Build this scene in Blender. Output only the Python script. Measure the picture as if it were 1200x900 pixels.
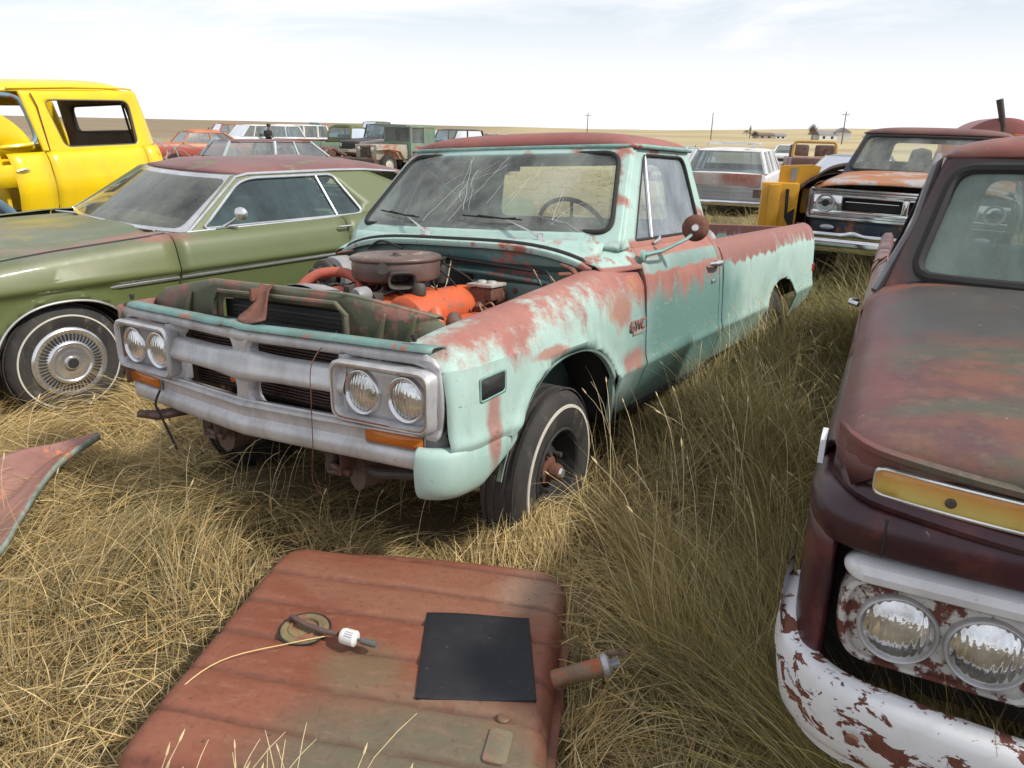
import bpy, bmesh, math, random
import numpy as np
from mathutils import Matrix, Vector, noise as mnoise
random.seed(7); rng = np.random.default_rng(11)
for o in list(bpy.data.objects): bpy.data.objects.remove(o)
scene = bpy.context.scene
COL = scene.collection
R = math.radians

# ---------------------------------------------------------------- camera, sky, sun, exposure
CAM_H = 1.66
cam_d = bpy.data.cameras.new('camera'); cam = bpy.data.objects.new('camera', cam_d); COL.objects.link(cam)
cam_d.sensor_width = 36; cam_d.lens = 26.45; cam_d.clip_start = 0.05; cam_d.clip_end = 6000
AT = [[0.9997469710678708, 0.022494306849027094, 0.0], [0.0072765927047894665, -0.32340412021286513, 0.9462329661494316], [0.02128485469123038, -0.9459935418324612, -0.32348597152279834]]
m = Matrix.Identity(4)
for i in range(3):
    m[i][0] = AT[i][0]; m[i][1] = -AT[i][1]; m[i][2] = -AT[i][2]
m[2][3] = CAM_H
cam.matrix_world = m
scene.camera = cam
SUN_AZ, SUN_EL = R(112), R(44)      # azimuth clockwise from +Y
world = bpy.data.worlds.new('World'); scene.world = world; world.use_nodes = True
wt = world.node_tree; wt.nodes.clear()
def wn(t, **k):
    n = wt.nodes.new(t)
    for a, b in k.items(): setattr(n, a, b)
    return n
sky = wn('ShaderNodeTexSky', sky_type='NISHITA', sun_disc=False, sun_elevation=SUN_EL, sun_rotation=SUN_AZ, air_density=1.0, dust_density=0.6)
bg = wn('ShaderNodeBackground'); bg.inputs[1].default_value = 0.11
wo = wn('ShaderNodeOutputWorld')
tc = wn('ShaderNodeTexCoord')
mp = wn('ShaderNodeMapping'); mp.inputs['Scale'].default_value = (1.0, 1.0, 5.0)
nz = wn('ShaderNodeTexNoise'); nz.inputs['Scale'].default_value = 2.2; nz.inputs['Detail'].default_value = 7; nz.inputs['Roughness'].default_value = .58
nz.inputs['Distortion'].default_value = .6
rp = wn('ShaderNodeMapRange'); rp.inputs[1].default_value = .44; rp.inputs[2].default_value = .64
sep = wn('ShaderNodeSeparateXYZ')
hz = wn('ShaderNodeMapRange'); hz.inputs[1].default_value = .03; hz.inputs[2].default_value = .13; hz.inputs[3].default_value = 1.0; hz.inputs[4].default_value = 0.0
mx = wn('ShaderNodeMath', operation='MAXIMUM')
mc = wn('ShaderNodeMix', data_type='RGBA')
mc.inputs[7].default_value = (9.0, 9.05, 9.4, 1)
L = wt.links.new
L(tc.outputs['Generated'], mp.inputs[0]); L(mp.outputs[0], nz.inputs['Vector']); L(nz.outputs[0], rp.inputs[0])
L(tc.outputs['Generated'], sep.inputs[0]); L(sep.outputs[2], hz.inputs[0]); L(rp.outputs[0], mx.inputs[0]); L(hz.outputs[0], mx.inputs[1])
sc = wn('ShaderNodeMapRange'); sc.inputs[3].default_value = .54; sc.inputs[4].default_value = .97; L(mx.outputs[0], sc.inputs[0])
L(sc.outputs[0], mc.inputs[0]); L(sky.outputs[0], mc.inputs[6]); L(mc.outputs[2], bg.inputs[0]); L(bg.outputs[0], wo.inputs[0])
sun_d = bpy.data.lights.new('sun', 'SUN'); sun_d.energy = 3.5; sun_d.angle = R(4); sun_d.color = (1, .95, .87)
sun = bpy.data.objects.new('sun', sun_d); COL.objects.link(sun)
sdir = Vector((math.sin(SUN_AZ) * math.cos(SUN_EL), math.cos(SUN_AZ) * math.cos(SUN_EL), math.sin(SUN_EL)))
sun.rotation_euler = sdir.to_track_quat('Z', 'Y').to_euler(); sun.location = (20, -5, 30)
scene.view_settings.view_transform = 'Standard'; scene.view_settings.look = 'None'
scene.view_settings.gamma = 1; scene.view_settings.exposure = 0.14
scene.render.engine = 'CYCLES'
scene.cycles.max_bounces = 8; scene.cycles.transparent_max_bounces = 12

# ---------------------------------------------------------------- materials
class NT:
    def __init__(s, name):
        s.m = bpy.data.materials.new(name); s.m.use_nodes = True; s.t = s.m.node_tree; s.t.nodes.clear()
        s.out = s.t.nodes.new('ShaderNodeOutputMaterial'); s._co = None
    def n(s, t, **k):
        x = s.t.nodes.new(t)
        for a, b in k.items(): setattr(x, a, b)
        return x
    def set(s, inp, v):
        if v is None: return
        if hasattr(v, 'is_linked') or isinstance(v, bpy.types.NodeSocket): s.t.links.new(v, inp)
        else:
            if isinstance(v, tuple) and len(v) == 3 and inp.type == 'RGBA': v = (*v, 1)
            inp.default_value = v
    def co(s):
        if s._co is None: s._co = s.n('ShaderNodeTexCoord').outputs['Object']
        return s._co
    def xyz(s):
        x = s.n('ShaderNodeSeparateXYZ'); s.set(x.inputs[0], s.co()); return x.outputs
    def mapping(s, scale=(1, 1, 1), loc=(0, 0, 0)):
        x = s.n('ShaderNodeMapping'); s.set(x.inputs[0], s.co()); x.inputs['Scale'].default_value = scale; x.inputs['Location'].default_value = loc; return x.outputs[0]
    def noise(s, scale=5, detail=5, rough=.55, stretch=(1, 1, 1), loc=(0, 0, 0), dist=0.0, color=False):
        x = s.n('ShaderNodeTexNoise'); s.set(x.inputs['Vector'], s.mapping(stretch, loc)); x.inputs['Scale'].default_value = scale
        x.inputs['Detail'].default_value = detail; x.inputs['Roughness'].default_value = rough; x.inputs['Distortion'].default_value = dist
        return x.outputs[1 if color else 0]
    def step(s, v, a, b, lo=0., hi=1.):
        x = s.n('ShaderNodeMapRange'); x.interpolation_type = 'SMOOTHSTEP'; s.set(x.inputs[0], v); x.inputs[1].default_value = a; x.inputs[2].default_value = b
        x.inputs[3].default_value = lo; x.inputs[4].default_value = hi; return x.outputs[0]
    def math(s, op, a, b=None, c=None):
        x = s.n('ShaderNodeMath', operation=op); s.set(x.inputs[0], a); s.set(x.inputs[1], b); s.set(x.inputs[2], c); return x.outputs[0]
    def mix(s, f, a, b, mode='MIX'):
        x = s.n('ShaderNodeMix', data_type='RGBA', blend_type=mode); s.set(x.inputs[0], f); s.set(x.inputs[6], a); s.set(x.inputs[7], b); return x.outputs[2]
    def ell(s, c, r, soft=.5, wob=.5, nscale=6, stretch=(1, 1, 1)):
        """soft noisy ellipsoid mask round c with radii r"""
        x = s.n('ShaderNodeVectorMath', operation='SUBTRACT'); s.set(x.inputs[0], s.co()); x.inputs[1].default_value = c
        y = s.n('ShaderNodeVectorMath', operation='DIVIDE'); s.set(y.inputs[0], x.outputs[0]); y.inputs[1].default_value = r
        z = s.n('ShaderNodeVectorMath', operation='LENGTH'); s.set(z.inputs[0], y.outputs[0])
        d = s.math('ADD', z.outputs['Value'], s.math('MULTIPLY', s.math('SUBTRACT', s.noise(nscale, stretch=stretch), .5), wob * 2))
        return s.step(d, 1 - soft / 2, 1 + soft / 2, 1., 0.)
    def bump(s, h, strength=.3, dist=.01):
        x = s.n('ShaderNodeBump'); s.set(x.inputs['Height'], h); x.inputs['Strength'].default_value = strength; x.inputs['Distance'].default_value = dist; return x.outputs[0]
    def bsdf(s, color, rough=.5, metal=0., normal=None, spec=.5, coat=0., alpha=None, emis=None, trans=None):
        b = s.n('ShaderNodeBsdfPrincipled'); s.set(b.inputs['Base Color'], color); s.set(b.inputs['Roughness'], rough); s.set(b.inputs['Metallic'], metal)
        s.set(b.inputs['Normal'], normal); b.inputs['Specular IOR Level'].default_value = spec; b.inputs['Coat Weight'].default_value = coat
        if trans: b.inputs['Transmission Weight'].default_value = trans
        s.t.links.new(b.outputs[0], s.out.inputs[0]); return s.m

def aged(name, col, col2=None, rust=(.16, .055, .025), amount=.45, rough=.5, metal=0., scale=6, streak=1., dirt=.35, bump=.15, spec=.5, fine=1.0, coat=0.):
    """paint or metal with colour drift, rust blotches and a film of dirt"""
    t = NT(name); col2 = col2 or tuple(c * .75 for c in col)
    c = t.mix(t.step(t.noise(scale * .5, 4), .35, .65), col, col2)
    dn = t.noise(scale * 1.3, 7, .65, stretch=(1, 1, .45), loc=(3, 1, 2))
    c = t.mix(t.math('MULTIPLY', t.step(dn, .35, .75), dirt), c, (.12, .095, .07))
    rn = t.noise(scale, 9, .68, stretch=(1, 1, streak), loc=(7, 3, 5))
    rm = t.step(rn, 1 - amount - .03, 1 - amount + .03)
    rc = t.mix(t.noise(scale * 7, 5), rust, tuple(x * 1.9 for x in rust))
    c = t.mix(rm, c, rc)
    rr = t.math('ADD', t.math('MULTIPLY', rm, max(0, .85 - rough)), t.math('ADD', rough - .08, t.math('MULTIPLY', dn, .16)))
    mt = t.math('MULTIPLY', t.math('SUBTRACT', 1.0, rm), metal) if metal else 0.
    sp = t.math('MULTIPLY', t.step(t.noise(scale * 9, 6, .7, loc=(9, 2, 4)), .60, .68), .35)
    c = t.mix(sp, c, tuple(x * 1.3 for x in rust)); lg = t.math('MULTIPLY', t.step(t.noise(scale * 5, 7, .75, stretch=(1, 1, .3), loc=(2, 8, 3)), .50, .80), .28)
    c = t.mix(lg, c, t.mix(.5, c, (.45, .42, .37)))
    h = t.math('ADD', t.math('MULTIPLY', rm, -.6), t.math('MULTIPLY', t.noise(scale * 14 * fine, 4), .4))
    return t.bsdf(c, rr, mt, t.bump(h, bump, .004), spec, coat)

def plain(name, col, rough=.6, metal=0., var=.25, scale=12, bump=.1, spec=.5):
    t = NT(name); n = t.noise(scale, 6, .6)
    c = t.mix(n, tuple(x * (1 - var) for x in col), tuple(min(1, x * (1 + var)) for x in col))
    return t.bsdf(c, t.math('ADD', rough - .06, t.math('MULTIPLY', n, .12)), metal, t.bump(t.noise(scale * 8, 3), bump, .003), spec)

def glass(name, tint=(.85, .93, .9), dirt=.25, dcol=(.42, .42, .36), refl=1.0, cracks=False, scale=3):
    t = NT(name)
    tr = t.n('ShaderNodeBsdfTransparent'); tr.inputs[0].default_value = (*tint, 1)
    gl = t.n('ShaderNodeBsdfGlossy'); gl.inputs['Roughness'].default_value = .04; gl.inputs[0].default_value = (.95, .97, 1, 1)
    df = t.n('ShaderNodeBsdfDiffuse'); df.inputs[0].default_value = (*dcol, 1)
    fr = t.n('ShaderNodeFresnel'); fr.inputs[0].default_value = 1.52
    m1 = t.n('ShaderNodeMixShader'); t.set(m1.inputs[0], t.math('MULTIPLY', fr.outputs[0], refl)); t.set(m1.inputs[1], tr.outputs[0]); t.set(m1.inputs[2], gl.outputs[0])
    dn = t.noise(scale, 7, .65, stretch=(1, 1, .35)); d = t.math('MULTIPLY', t.step(dn, .2, .8), dirt)
    d = t.math('ADD', d, t.math('MULTIPLY', t.step(t.noise(60, 3), .6, .8), dirt * .12))
    m2 = t.n('ShaderNodeMixShader'); t.set(m2.inputs[0], d); t.set(m2.inputs[1], m1.outputs[0]); t.set(m2.inputs[2], df.outputs[0])
    t.t.links.new(m2.outputs[0], t.out.inputs[0]); return t.m

M = {}
M['rubber'] = plain('black_rubber', (.022, .021, .02), .75, var=.4, scale=9, bump=.2)
M['tyre'] = aged('old_tyre', (.022, .021, .020), (.034, .032, .029), rust=(.07, .06, .045), amount=.36, rough=.8, scale=5, dirt=.25, bump=.3)
M['white_rubber'] = plain('whitewall', (.55, .52, .45), .7, var=.2, scale=14)
M['chrome'] = aged('aged_chrome', (.78, .78, .79), (.66, .66, .67), rust=(.25, .2, .15), amount=.28, rough=.22, metal=.85, scale=9, dirt=.15, bump=.05)
M['dullalu'] = aged('oxidised_aluminium', (.60, .60, .61), (.48, .48, .49), rust=(.22, .19, .16), amount=.33, rough=.46, metal=.4, scale=7, streak=.6, dirt=.40, bump=.25)
M['rust'] = aged('rusty_steel', (.20, .075, .045), (.13, .05, .032), rust=(.09, .035, .022), amount=.5, rough=.8, scale=8, bump=.4)
M['rustbrown'] = aged('brown_rusty_steel', (.10, .062, .05), (.16, .09, .07), rust=(.07, .03, .02), amount=.45, rough=.55, scale=7, bump=.3)
M['dark'] = plain('dark_metal', (.02, .02, .02), .7, var=.4)
M['dkinterior'] = plain('faded_interior', (.10, .11, .105), .85, var=.3, scale=6)
M['grime'] = plain('greasy_metal', (.06, .05, .042), .6, var=.5, scale=15, bump=.4)
M['glass'] = glass('dusty_glass')
M['seat'] = aged('torn_vinyl', (.12, .16, .15), (.07, .09, .085), rust=(.3, .25, .16), amount=.42, rough=.7, scale=6)
def lens_mat(name, col, rough=.15):
    t = NT(name); n = t.noise(90, 2, stretch=(1, 1, .15))
    return t.bsdf(t.mix(t.noise(8), col, tuple(c * .6 for c in col)), rough, 0., t.bump(n, .35, .003), .6)
M['amber'] = lens_mat('amber_lens', (.62, .17, .015))
M['redlens'] = lens_mat('red_lens', (.45, .03, .02))
def headlamp_mat():
    t = NT('headlamp_glass')
    w = t.n('ShaderNodeTexWave', wave_type='BANDS', bands_direction='Y'); t.set(w.inputs[0], t.co()); w.inputs['Scale'].default_value = 22; w.inputs['Distortion'].default_value = 3.5
    n = t.noise(18, 5)
    c = t.mix(t.step(n, .35, .7), (.80, .81, .82), (.42, .41, .38))
    return t.bsdf(c, .10, .8, t.bump(t.math('ADD', t.math('MULTIPLY', w.outputs[1], .45), n), .5, .006), .8)
M['lamp'] = headlamp_mat()

# ---------------------------------------------------------------- object helpers
def link(o, parent=None, label=None, cat=None, group=None, kind=None):
    COL.objects.link(o)
    if parent is not None: o.parent = parent
    if label: o['label'] = label
    if cat: o['category'] = cat
    if group: o['group'] = group
    if kind: o['kind'] = kind
    return o
def thing(name, label, cat, group=None, mat=None, loc=None, yaw=0., pitch=0., roll=0.):
    o = bpy.data.objects.new(name, None); o.empty_display_size = .2
    link(o, None, label, cat, group)
    if mat is not None: o.matrix_world = mat
    elif loc is not None: o.location = loc; o.rotation_euler = (roll, pitch, yaw)
    return o
def empty(name, parent, loc=(0, 0, 0), label=None):
    o = bpy.data.objects.new(name, None); o.empty_display_size = .1; link(o, parent, label); o.location = loc; return o
def copy_tree(o, parent=None):
    c = o.copy(); COL.objects.link(c)
    if parent is not None: c.parent = parent
    for ch in o.children: copy_tree(ch, c)
    return c

class MB:
    """collects geometry for one mesh"""
    def __init__(s): s.v = []; s.f = []; s.m = []; s.cur = 0
    def add(s, v, f):
        k = len(s.v); s.v += [tuple(p) for p in v]; s.f += [tuple(i + k for i in q) for q in f]; s.m += [s.cur] * len(f); return s
    def grid(s, rows, closed_u=False, closed_v=False, flip=False):
        nu = len(rows); nv = len(rows[0]); v = [p for r in rows for p in r]; f = []
        for i in range(nu if closed_u else nu - 1):
            for j in range(nv if closed_v else nv - 1):
                a = i * nv + j; b = i * nv + (j + 1) % nv; c = ((i + 1) % nu) * nv + (j + 1) % nv; d = ((i + 1) % nu) * nv + j
                f.append((a, d, c, b) if flip else (a, b, c, d))
        return s.add(v, f)
    def box(s, a, b, bevel=0, M4=None):
        x0, y0, z0 = a; x1, y1, z1 = b
        bm = bmesh.new(); bmesh.ops.create_cube(bm, size=1)
        for v in bm.verts: v.co = Vector(((x0 + x1) / 2 + v.co.x * (x1 - x0), (y0 + y1) / 2 + v.co.y * (y1 - y0), (z0 + z1) / 2 + v.co.z * (z1 - z0)))
        if bevel: bmesh.ops.bevel(bm, geom=bm.edges[:], offset=bevel, segments=2, affect='EDGES', profile=.6)
        if M4 is not None: bm.transform(M4)
        bm.verts.index_update(); s.add([v.co[:] for v in bm.verts], [[v.index for v in f.verts] for f in bm.faces]); bm.free(); return s
    def tube(s, path, r, n=8, cap=True, flat=1.):
        P = [Vector(p) for p in path]; rr = r if hasattr(r, '__len__') else [r] * len(P)
        rows = []; up = None
        for i, p in enumerate(P):
            d = (P[min(i + 1, len(P) - 1)] - P[max(i - 1, 0)]).normalized()
            if up is None: up = d.orthogonal().normalized() if abs(d.z) > .95 else Vector((0, 0, 1))
            a = d.cross(up).normalized(); u = a.cross(d).normalized(); up = u
            rows.append([tuple(p + (a * math.cos(2 * math.pi * k / n) + u * math.sin(2 * math.pi * k / n) * flat) * rr[i]) for k in range(n)])
        k0 = len(s.v); s.grid(rows, closed_v=True)
        if cap:
            s.f.append(tuple(k0 + k for k in range(n))); s.f.append(tuple(k0 + (len(P) - 1) * n + k for k in reversed(range(n)))); s.m += [s.cur] * 2
        return s
    def lathe(s, prof, c=(0, 0, 0), axis='Y', n=40, sq=(1, 1), close=False):
        """prof: (radius, offset along axis)"""
        rows = []
        for r, h in prof:
            row = []
            for k in range(n):
                a = 2 * math.pi * k / n; p, q = r * math.cos(a) * sq[0], r * math.sin(a) * sq[1]
                v = {'X': (h, p, q), 'Y': (p, h, q), 'Z': (p, q, h)}[axis]
                row.append((v[0] + c[0], v[1] + c[1], v[2] + c[2]))
            rows.append(row)
        return s.grid(rows, closed_u=close, closed_v=True)
    def prism(s, poly, fn, t):
        """poly 2D; fn(u,v,w)->3D, w = 0..t"""
        n = len(poly); v = [fn(u, w, 0) for u, w in poly] + [fn(u, w, t) for u, w in poly]
        f = [tuple(range(n)), tuple(range(2 * n - 1, n - 1, -1))] + [(i, (i + 1) % n, n + (i + 1) % n, n + i) for i in range(n)]
        return s.add(v, f)
    def build(s, name, mat, parent=None, smooth=35, thick=0, bevel=0, sub=0, label=None, cat=None, group=None, kind=None, off=-1, merge=1e-5):
        me = bpy.data.meshes.new(name); me.from_pydata(s.v, [], s.f)
        bm = bmesh.new(); bm.from_mesh(me)
        bmesh.ops.remove_doubles(bm, verts=bm.verts, dist=merge)
        bmesh.ops.dissolve_degenerate(bm, edges=bm.edges, dist=1e-6)
        bmesh.ops.recalc_face_normals(bm, faces=bm.faces)
        bm.to_mesh(me); bm.free()
        mats = mat if isinstance(mat, (list, tuple)) else [mat]
        for mm in mats: me.materials.append(mm)
        o = bpy.data.objects.new(name, me); link(o, parent, label, cat, group, kind)
        if sub:
            q = o.modifiers.new('s', 'SUBSURF'); q.levels = sub; q.render_levels = sub
        if thick:
            q = o.modifiers.new('t', 'SOLIDIFY'); q.thickness = thick; q.offset = off
        if bevel:
            q = o.modifiers.new('b', 'BEVEL'); q.width = bevel; q.segments = 2; q.limit_method = 'ANGLE'; q.angle_limit = R(40)
        if smooth:
            me.shade_smooth() if hasattr(me, 'shade_smooth') else None
            if hasattr(me, 'set_sharp_from_angle'): me.set_sharp_from_angle(angle=R(smooth))
        return o

def rpoly(pts, r, seg=4):
    """closed polygon with rounded corners; r scalar or list"""
    n = len(pts); out = []
    for i in range(n):
        p = Vector(pts[i]); a = Vector(pts[i - 1]) - p; b = Vector(pts[(i + 1) % n]) - p
        ri = r[i] if hasattr(r, '__len__') else r
        ri = min(ri, a.length * .48, b.length * .48); a.normalize(); b.normalize()
        if ri < 1e-5: out.append(tuple(p)); continue
        for k in range(seg + 1):
            t = k / seg; out.append(tuple((p + a * ri) * (1 - t) ** 2 + p * 2 * t * (1 - t) + (p + b * ri) * t ** 2))
    return out
def resample(poly, n, c=None):
    """n points of a closed polygon at equal angles round c (star-shaped)"""
    P = np.array(poly, float); c = np.array(c) if c is not None else P.mean(0)
    out = []
    sx = np.ptp(P[:, 0]) / 2; sy = np.ptp(P[:, 1]) / 2
    for k in range(n):
        a = 2 * math.pi * k / n; d = np.array([math.cos(a) * sx, math.sin(a) * sy]); best = 0
        for i in range(len(P)):
            p = P[i] - c; q = P[(i + 1) % len(P)] - c; e = q - p
            den = d[0] * e[1] - d[1] * e[0]
            if abs(den) < 1e-12: continue
            t = (p[0] * e[1] - p[1] * e[0]) / den; s_ = (p[0] * d[1] - p[1] * d[0]) / den
            if t > 0 and -1e-6 <= s_ <= 1 + 1e-6: best = max(best, t)
        out.append(tuple(c + d * best))
    return out
def holed(mb, outer, inner, fn, rows=4, n=96, c=None):
    c = c if c is not None else tuple(np.array(inner).mean(0))
    # keep outer corners: use the outer corner angles too
    O = resample(outer, n, c); I = resample(inner, n, c)
    sx = np.ptp(np.array(outer)[:, 0]) / 2; sy = np.ptp(np.array(outer)[:, 1]) / 2
    # same direction set for both
    def cast(poly):
        P = np.array(poly, float) - np.array(c); out = []
        for k in range(n):
            a = 2 * math.pi * k / n; d = np.array([math.cos(a) * sx, math.sin(a) * sy]); best = 0
            for i in range(len(P)):
                p = P[i]; q = P[(i + 1) % len(P)]; e = q - p; den = d[0] * e[1] - d[1] * e[0]
                if abs(den) < 1e-12: continue
                t = (p[0] * e[1] - p[1] * e[0]) / den; s_ = (p[0] * d[1] - p[1] * d[0]) / den
                if t > 0 and -1e-6 <= s_ <= 1 + 1e-6: best = max(best, t)
            out.append(np.array(c) + d * best)
        return out
    O, I = cast(outer), cast(inner)
    # snap nearest ray to each outer corner
    for p in outer:
        k = min(range(n), key=lambda k: (O[k][0] - p[0]) ** 2 + (O[k][1] - p[1]) ** 2); O[k] = np.array(p)
    rws = []
    for i in range(rows + 1):
        t = i / rows; rws.append([fn(*(O[k] * (1 - t) + I[k] * t)) for k in range(n)])
    return mb.grid(rws, closed_v=True)
def filled(mb, poly, fn, rows=5, n=96, c=None):
    c = np.array(c) if c is not None else np.array(poly).mean(0)
    I = resample(poly, n, c); rws = []
    for i in range(rows + 1):
        t = 1 - i / rows * .995; rws.append([fn(*(c + (np.array(p) - c) * t)) for p in I])
    k0 = len(mb.v); mb.grid(rws, closed_v=True)
    mb.f.append(tuple(k0 + rows * n + k for k in range(n))); mb.m.append(mb.cur); return mb
def ring(mb, poly, fn, r, n=6, flat=1.):
    """tube following a closed 2D polygon mapped to 3D"""
    P = [Vector(fn(*p)) for p in poly]; N = len(P); rows = []
    for i in range(N):
        d = (P[(i + 1) % N] - P[i - 1]).normalized()
        nrm = Vector(fn(*poly[i])) ; 
        c0 = sum(P, Vector()) / N; a = (P[i] - c0); a = (a - d * a.dot(d)).normalized(); u = d.cross(a).normalized()
        rows.append([tuple(P[i] + (a * math.cos(2 * math.pi * k / n) + u * math.sin(2 * math.pi * k / n) * flat) * r) for k in range(n)])
    return mb.grid(rows, closed_u=True, closed_v=True)
def clip_loft(mb, xs, sec, zb, s=1):
    """body side: sec(x) -> [(y,z)...] bottom to top; everything below zb(x) collapses on to zb"""
    rows = []
    for x in xs:
        S = sec(x); b = zb(x); row = []
        ys = [p[0] for p in S]; zs = [p[1] for p in S]
        # first index where z>=b along the rising part
        yb = None
        for i in range(len(S) - 1):
            if zs[i] <= b <= zs[i + 1]: t = (b - zs[i]) / max(1e-9, zs[i + 1] - zs[i]); yb = ys[i] + (ys[i + 1] - ys[i]) * t; k = i; break
        if yb is None: row = [(x, s * y, z) for y, z in S]
        else: row = [(x, s * (yb if i <= k else S[i][0]), (b if i <= k else S[i][1])) for i in range(len(S))]
        rows.append(row)
    return mb.grid(rows)
def dense(P, n):
    """subdivide a polyline with Catmull-Rom"""
    P = [np.array(p, float) for p in P]; out = []
    for i in range(len(P) - 1):
        p0 = P[max(i - 1, 0)]; p1 = P[i]; p2 = P[i + 1]; p3 = P[min(i + 2, len(P) - 1)]
        for k in range(n):
            t = k / n; out.append(tuple(.5 * ((2 * p1) + (-p0 + p2) * t + (2 * p0 - 5 * p1 + 4 * p2 - p3) * t * t + (-p0 + 3 * p1 - 3 * p2 + p3) * t ** 3)))
    out.append(tuple(P[-1])); return out
def lerp(x, X, Y): return float(np.interp(x, X, Y))
def text_mesh(txt, name, mat, parent, fn4, size=.1, depth=.004, shear=0., space=1.):
    cu = bpy.data.curves.new('t', 'FONT'); cu.body = txt; cu.size = size; cu.extrude = depth / 2; cu.shear = shear; cu.space_character = space; cu.align_x = 'CENTER'; cu.align_y = 'CENTER'
    to = bpy.data.objects.new('t', cu); COL.objects.link(to); bpy.context.view_layer.update()
    me = bpy.data.meshes.new_from_object(to.evaluated_get(bpy.context.evaluated_depsgraph_get())); bpy.data.objects.remove(to); bpy.data.curves.remove(cu)
    me.materials.clear(); me.materials.append(mat); me.transform(fn4)
    o = bpy.data.objects.new(name, me); link(o, parent); return o

# ---------------------------------------------------------------- wheels
def arch_xs(cx, hw, x0, x1, step=.05):
    """x samples from x0 to x1 (x0>x1), dense near the arch ends"""
    xs = set(np.round(np.arange(min(x0, x1), max(x0, x1), step), 4)) | {x0, x1}
    xs |= {round(cx + hw * math.cos(a), 4) for a in np.linspace(0, math.pi, 41)}
    xs |= {cx + hw + .001, cx - hw - .001}
    return sorted([x for x in xs if min(x0, x1) <= x <= max(x0, x1)], reverse=True)
def arch_z(cx, cz, hw, h, pw=2.3):
    def f(x, base):
        t = abs(x - cx) / hw
        return base if t >= 1 else max(base, cz + h * (1 - t ** pw) ** (1 / pw))
    return f
def make_wheel(parent, loc, r=.355, w=.20, side=1, style='steel', white=.0, rimr=.195, tilt=0., tyre=None, lbl=None):
    wh = empty('wheel', parent, loc, lbl); s = side
    h = w / 2
    prof = [(rimr - .01, -h * .8), (rimr + .02, -h * .95), (rimr + (r - rimr) * .5, -h * 1.04), (r - .035, -h * .93), (r - .008, -h * .72), (r, -h * .4), (r + .002, 0), (r, h * .4), (r - .008, h * .72), (r - .035, h * .93), (rimr + (r - rimr) * .5, h * 1.04), (rimr + .02, h * .95), (rimr - .01, h * .8)]
    mb = MB().lathe([(a, b * 1.0) for a, b in dense(prof, 2)], n=56)
    # tread grooves
    for g in (-.55, -.2, .2, .55):
        mb.lathe([(r + .001, g * h * 1.1 - .006), (r + .007, g * h * 1.1 - .004), (r + .007, g * h * 1.1 + .012), (r + .001, g * h * 1.1 + .014)], n=56)
    mb.build('tyre', tyre or M['tyre'], wh)
    if white:
        rm = rimr + (r - rimr) * .55
        MB().lathe([(rm, s * (h * 1.045)), (rm + .001, s * (h * 1.06)), (rm + white - .001, s * (h * 1.05)), (rm + white, s * (h * 1.0))], n=64).build('whitewall_stripe', M['white_rubber'], wh)
    if style in ('steel', 'bare', 'white'):
        p = [(rimr, s * h * .82), (rimr + .006, s * h * .92), (rimr - .004, s * h * .98), (rimr - .012, s * h * .9), (rimr - .018, s * h * .4), (rimr - .03, s * h * .1), (rimr - .05, s * h * .05), (rimr - .07, s * h * .15), (rimr - .09, s * h * .42), (.075, s * h * .5), (.07, s * h * .35), (.0, s * h * .35)]
        MB().lathe(p, n=48).build('rim', M['dark'] if style == 'steel' else (M['hubwhite'] if style == 'white' else M['rust']), wh)
        hb = MB().lathe([(.0, s * h * 1.05), (.028, s * h * 1.03), (.036, s * h * .9), (.036, s * h * .55), (.062, s * h * .5), (.062, s * h * .34)], n=24)
        hb.build('hub', M['rust'], wh)
        for k in range(5):
            a = k * math.tau / 5; MB().lathe([(0, s * h * .72), (.012, s * h * .70), (.012, s * h * .4)], c=(.085 * math.cos(a), 0, .085 * math.sin(a)), n=8).build('lug_nut', M['grime'], wh)
        if style == 'steel': MB().lathe([(0, s * h * 1.16), (.018, s * h * 1.14), (.022, s * h * 1.04)], n=16).build('grease_cap', M['chrome'], wh)
    elif style == 'cover':
        p = [(rimr + .012, s * h * .85), (rimr + .012, s * h * .98), (rimr - .002, s * h * 1.08), (rimr - .022, s * h * 1.02), (rimr - .030, s * h * 1.0), (rimr - .045, s * h * 1.03), (rimr - .062, s * h * 1.05), (rimr - .072, s * h * 1.16), (rimr - .085, s * h * 1.2), (rimr - .10, s * h * 1.12), (.055, s * h * 1.22), (.04, s * h * 1.2), (.038, s * h * 1.32), (.03, s * h * 1.36), (0, s * h * 1.36)]
        MB().lathe(dense(p, 2), n=64).build('hubcap', M['chrome'], wh)
        sl = MB()
        for k in range(48):
            a = k * math.tau / 48; ca, sa = math.cos(a), math.sin(a)
            M4 = Matrix.Rotation(-a, 4, 'Y')
            sl.box((rimr - .064, s * h * 1.02, -.0035), (rimr - .026, s * h * 1.09 + s * .002, .0035), M4=M4)
        sl.build('hubcap_slots', M['dark'], wh)
        MB().lathe([(.030, s * h * 1.37), (.028, s * h * 1.385), (0, s * h * 1.385)], n=24).build('hubcap_centre', M['dark'], wh)
    return wh
M['hubwhite'] = aged('dirty_white_rim', (.55, .53, .48), amount=.4, scale=12)
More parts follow.
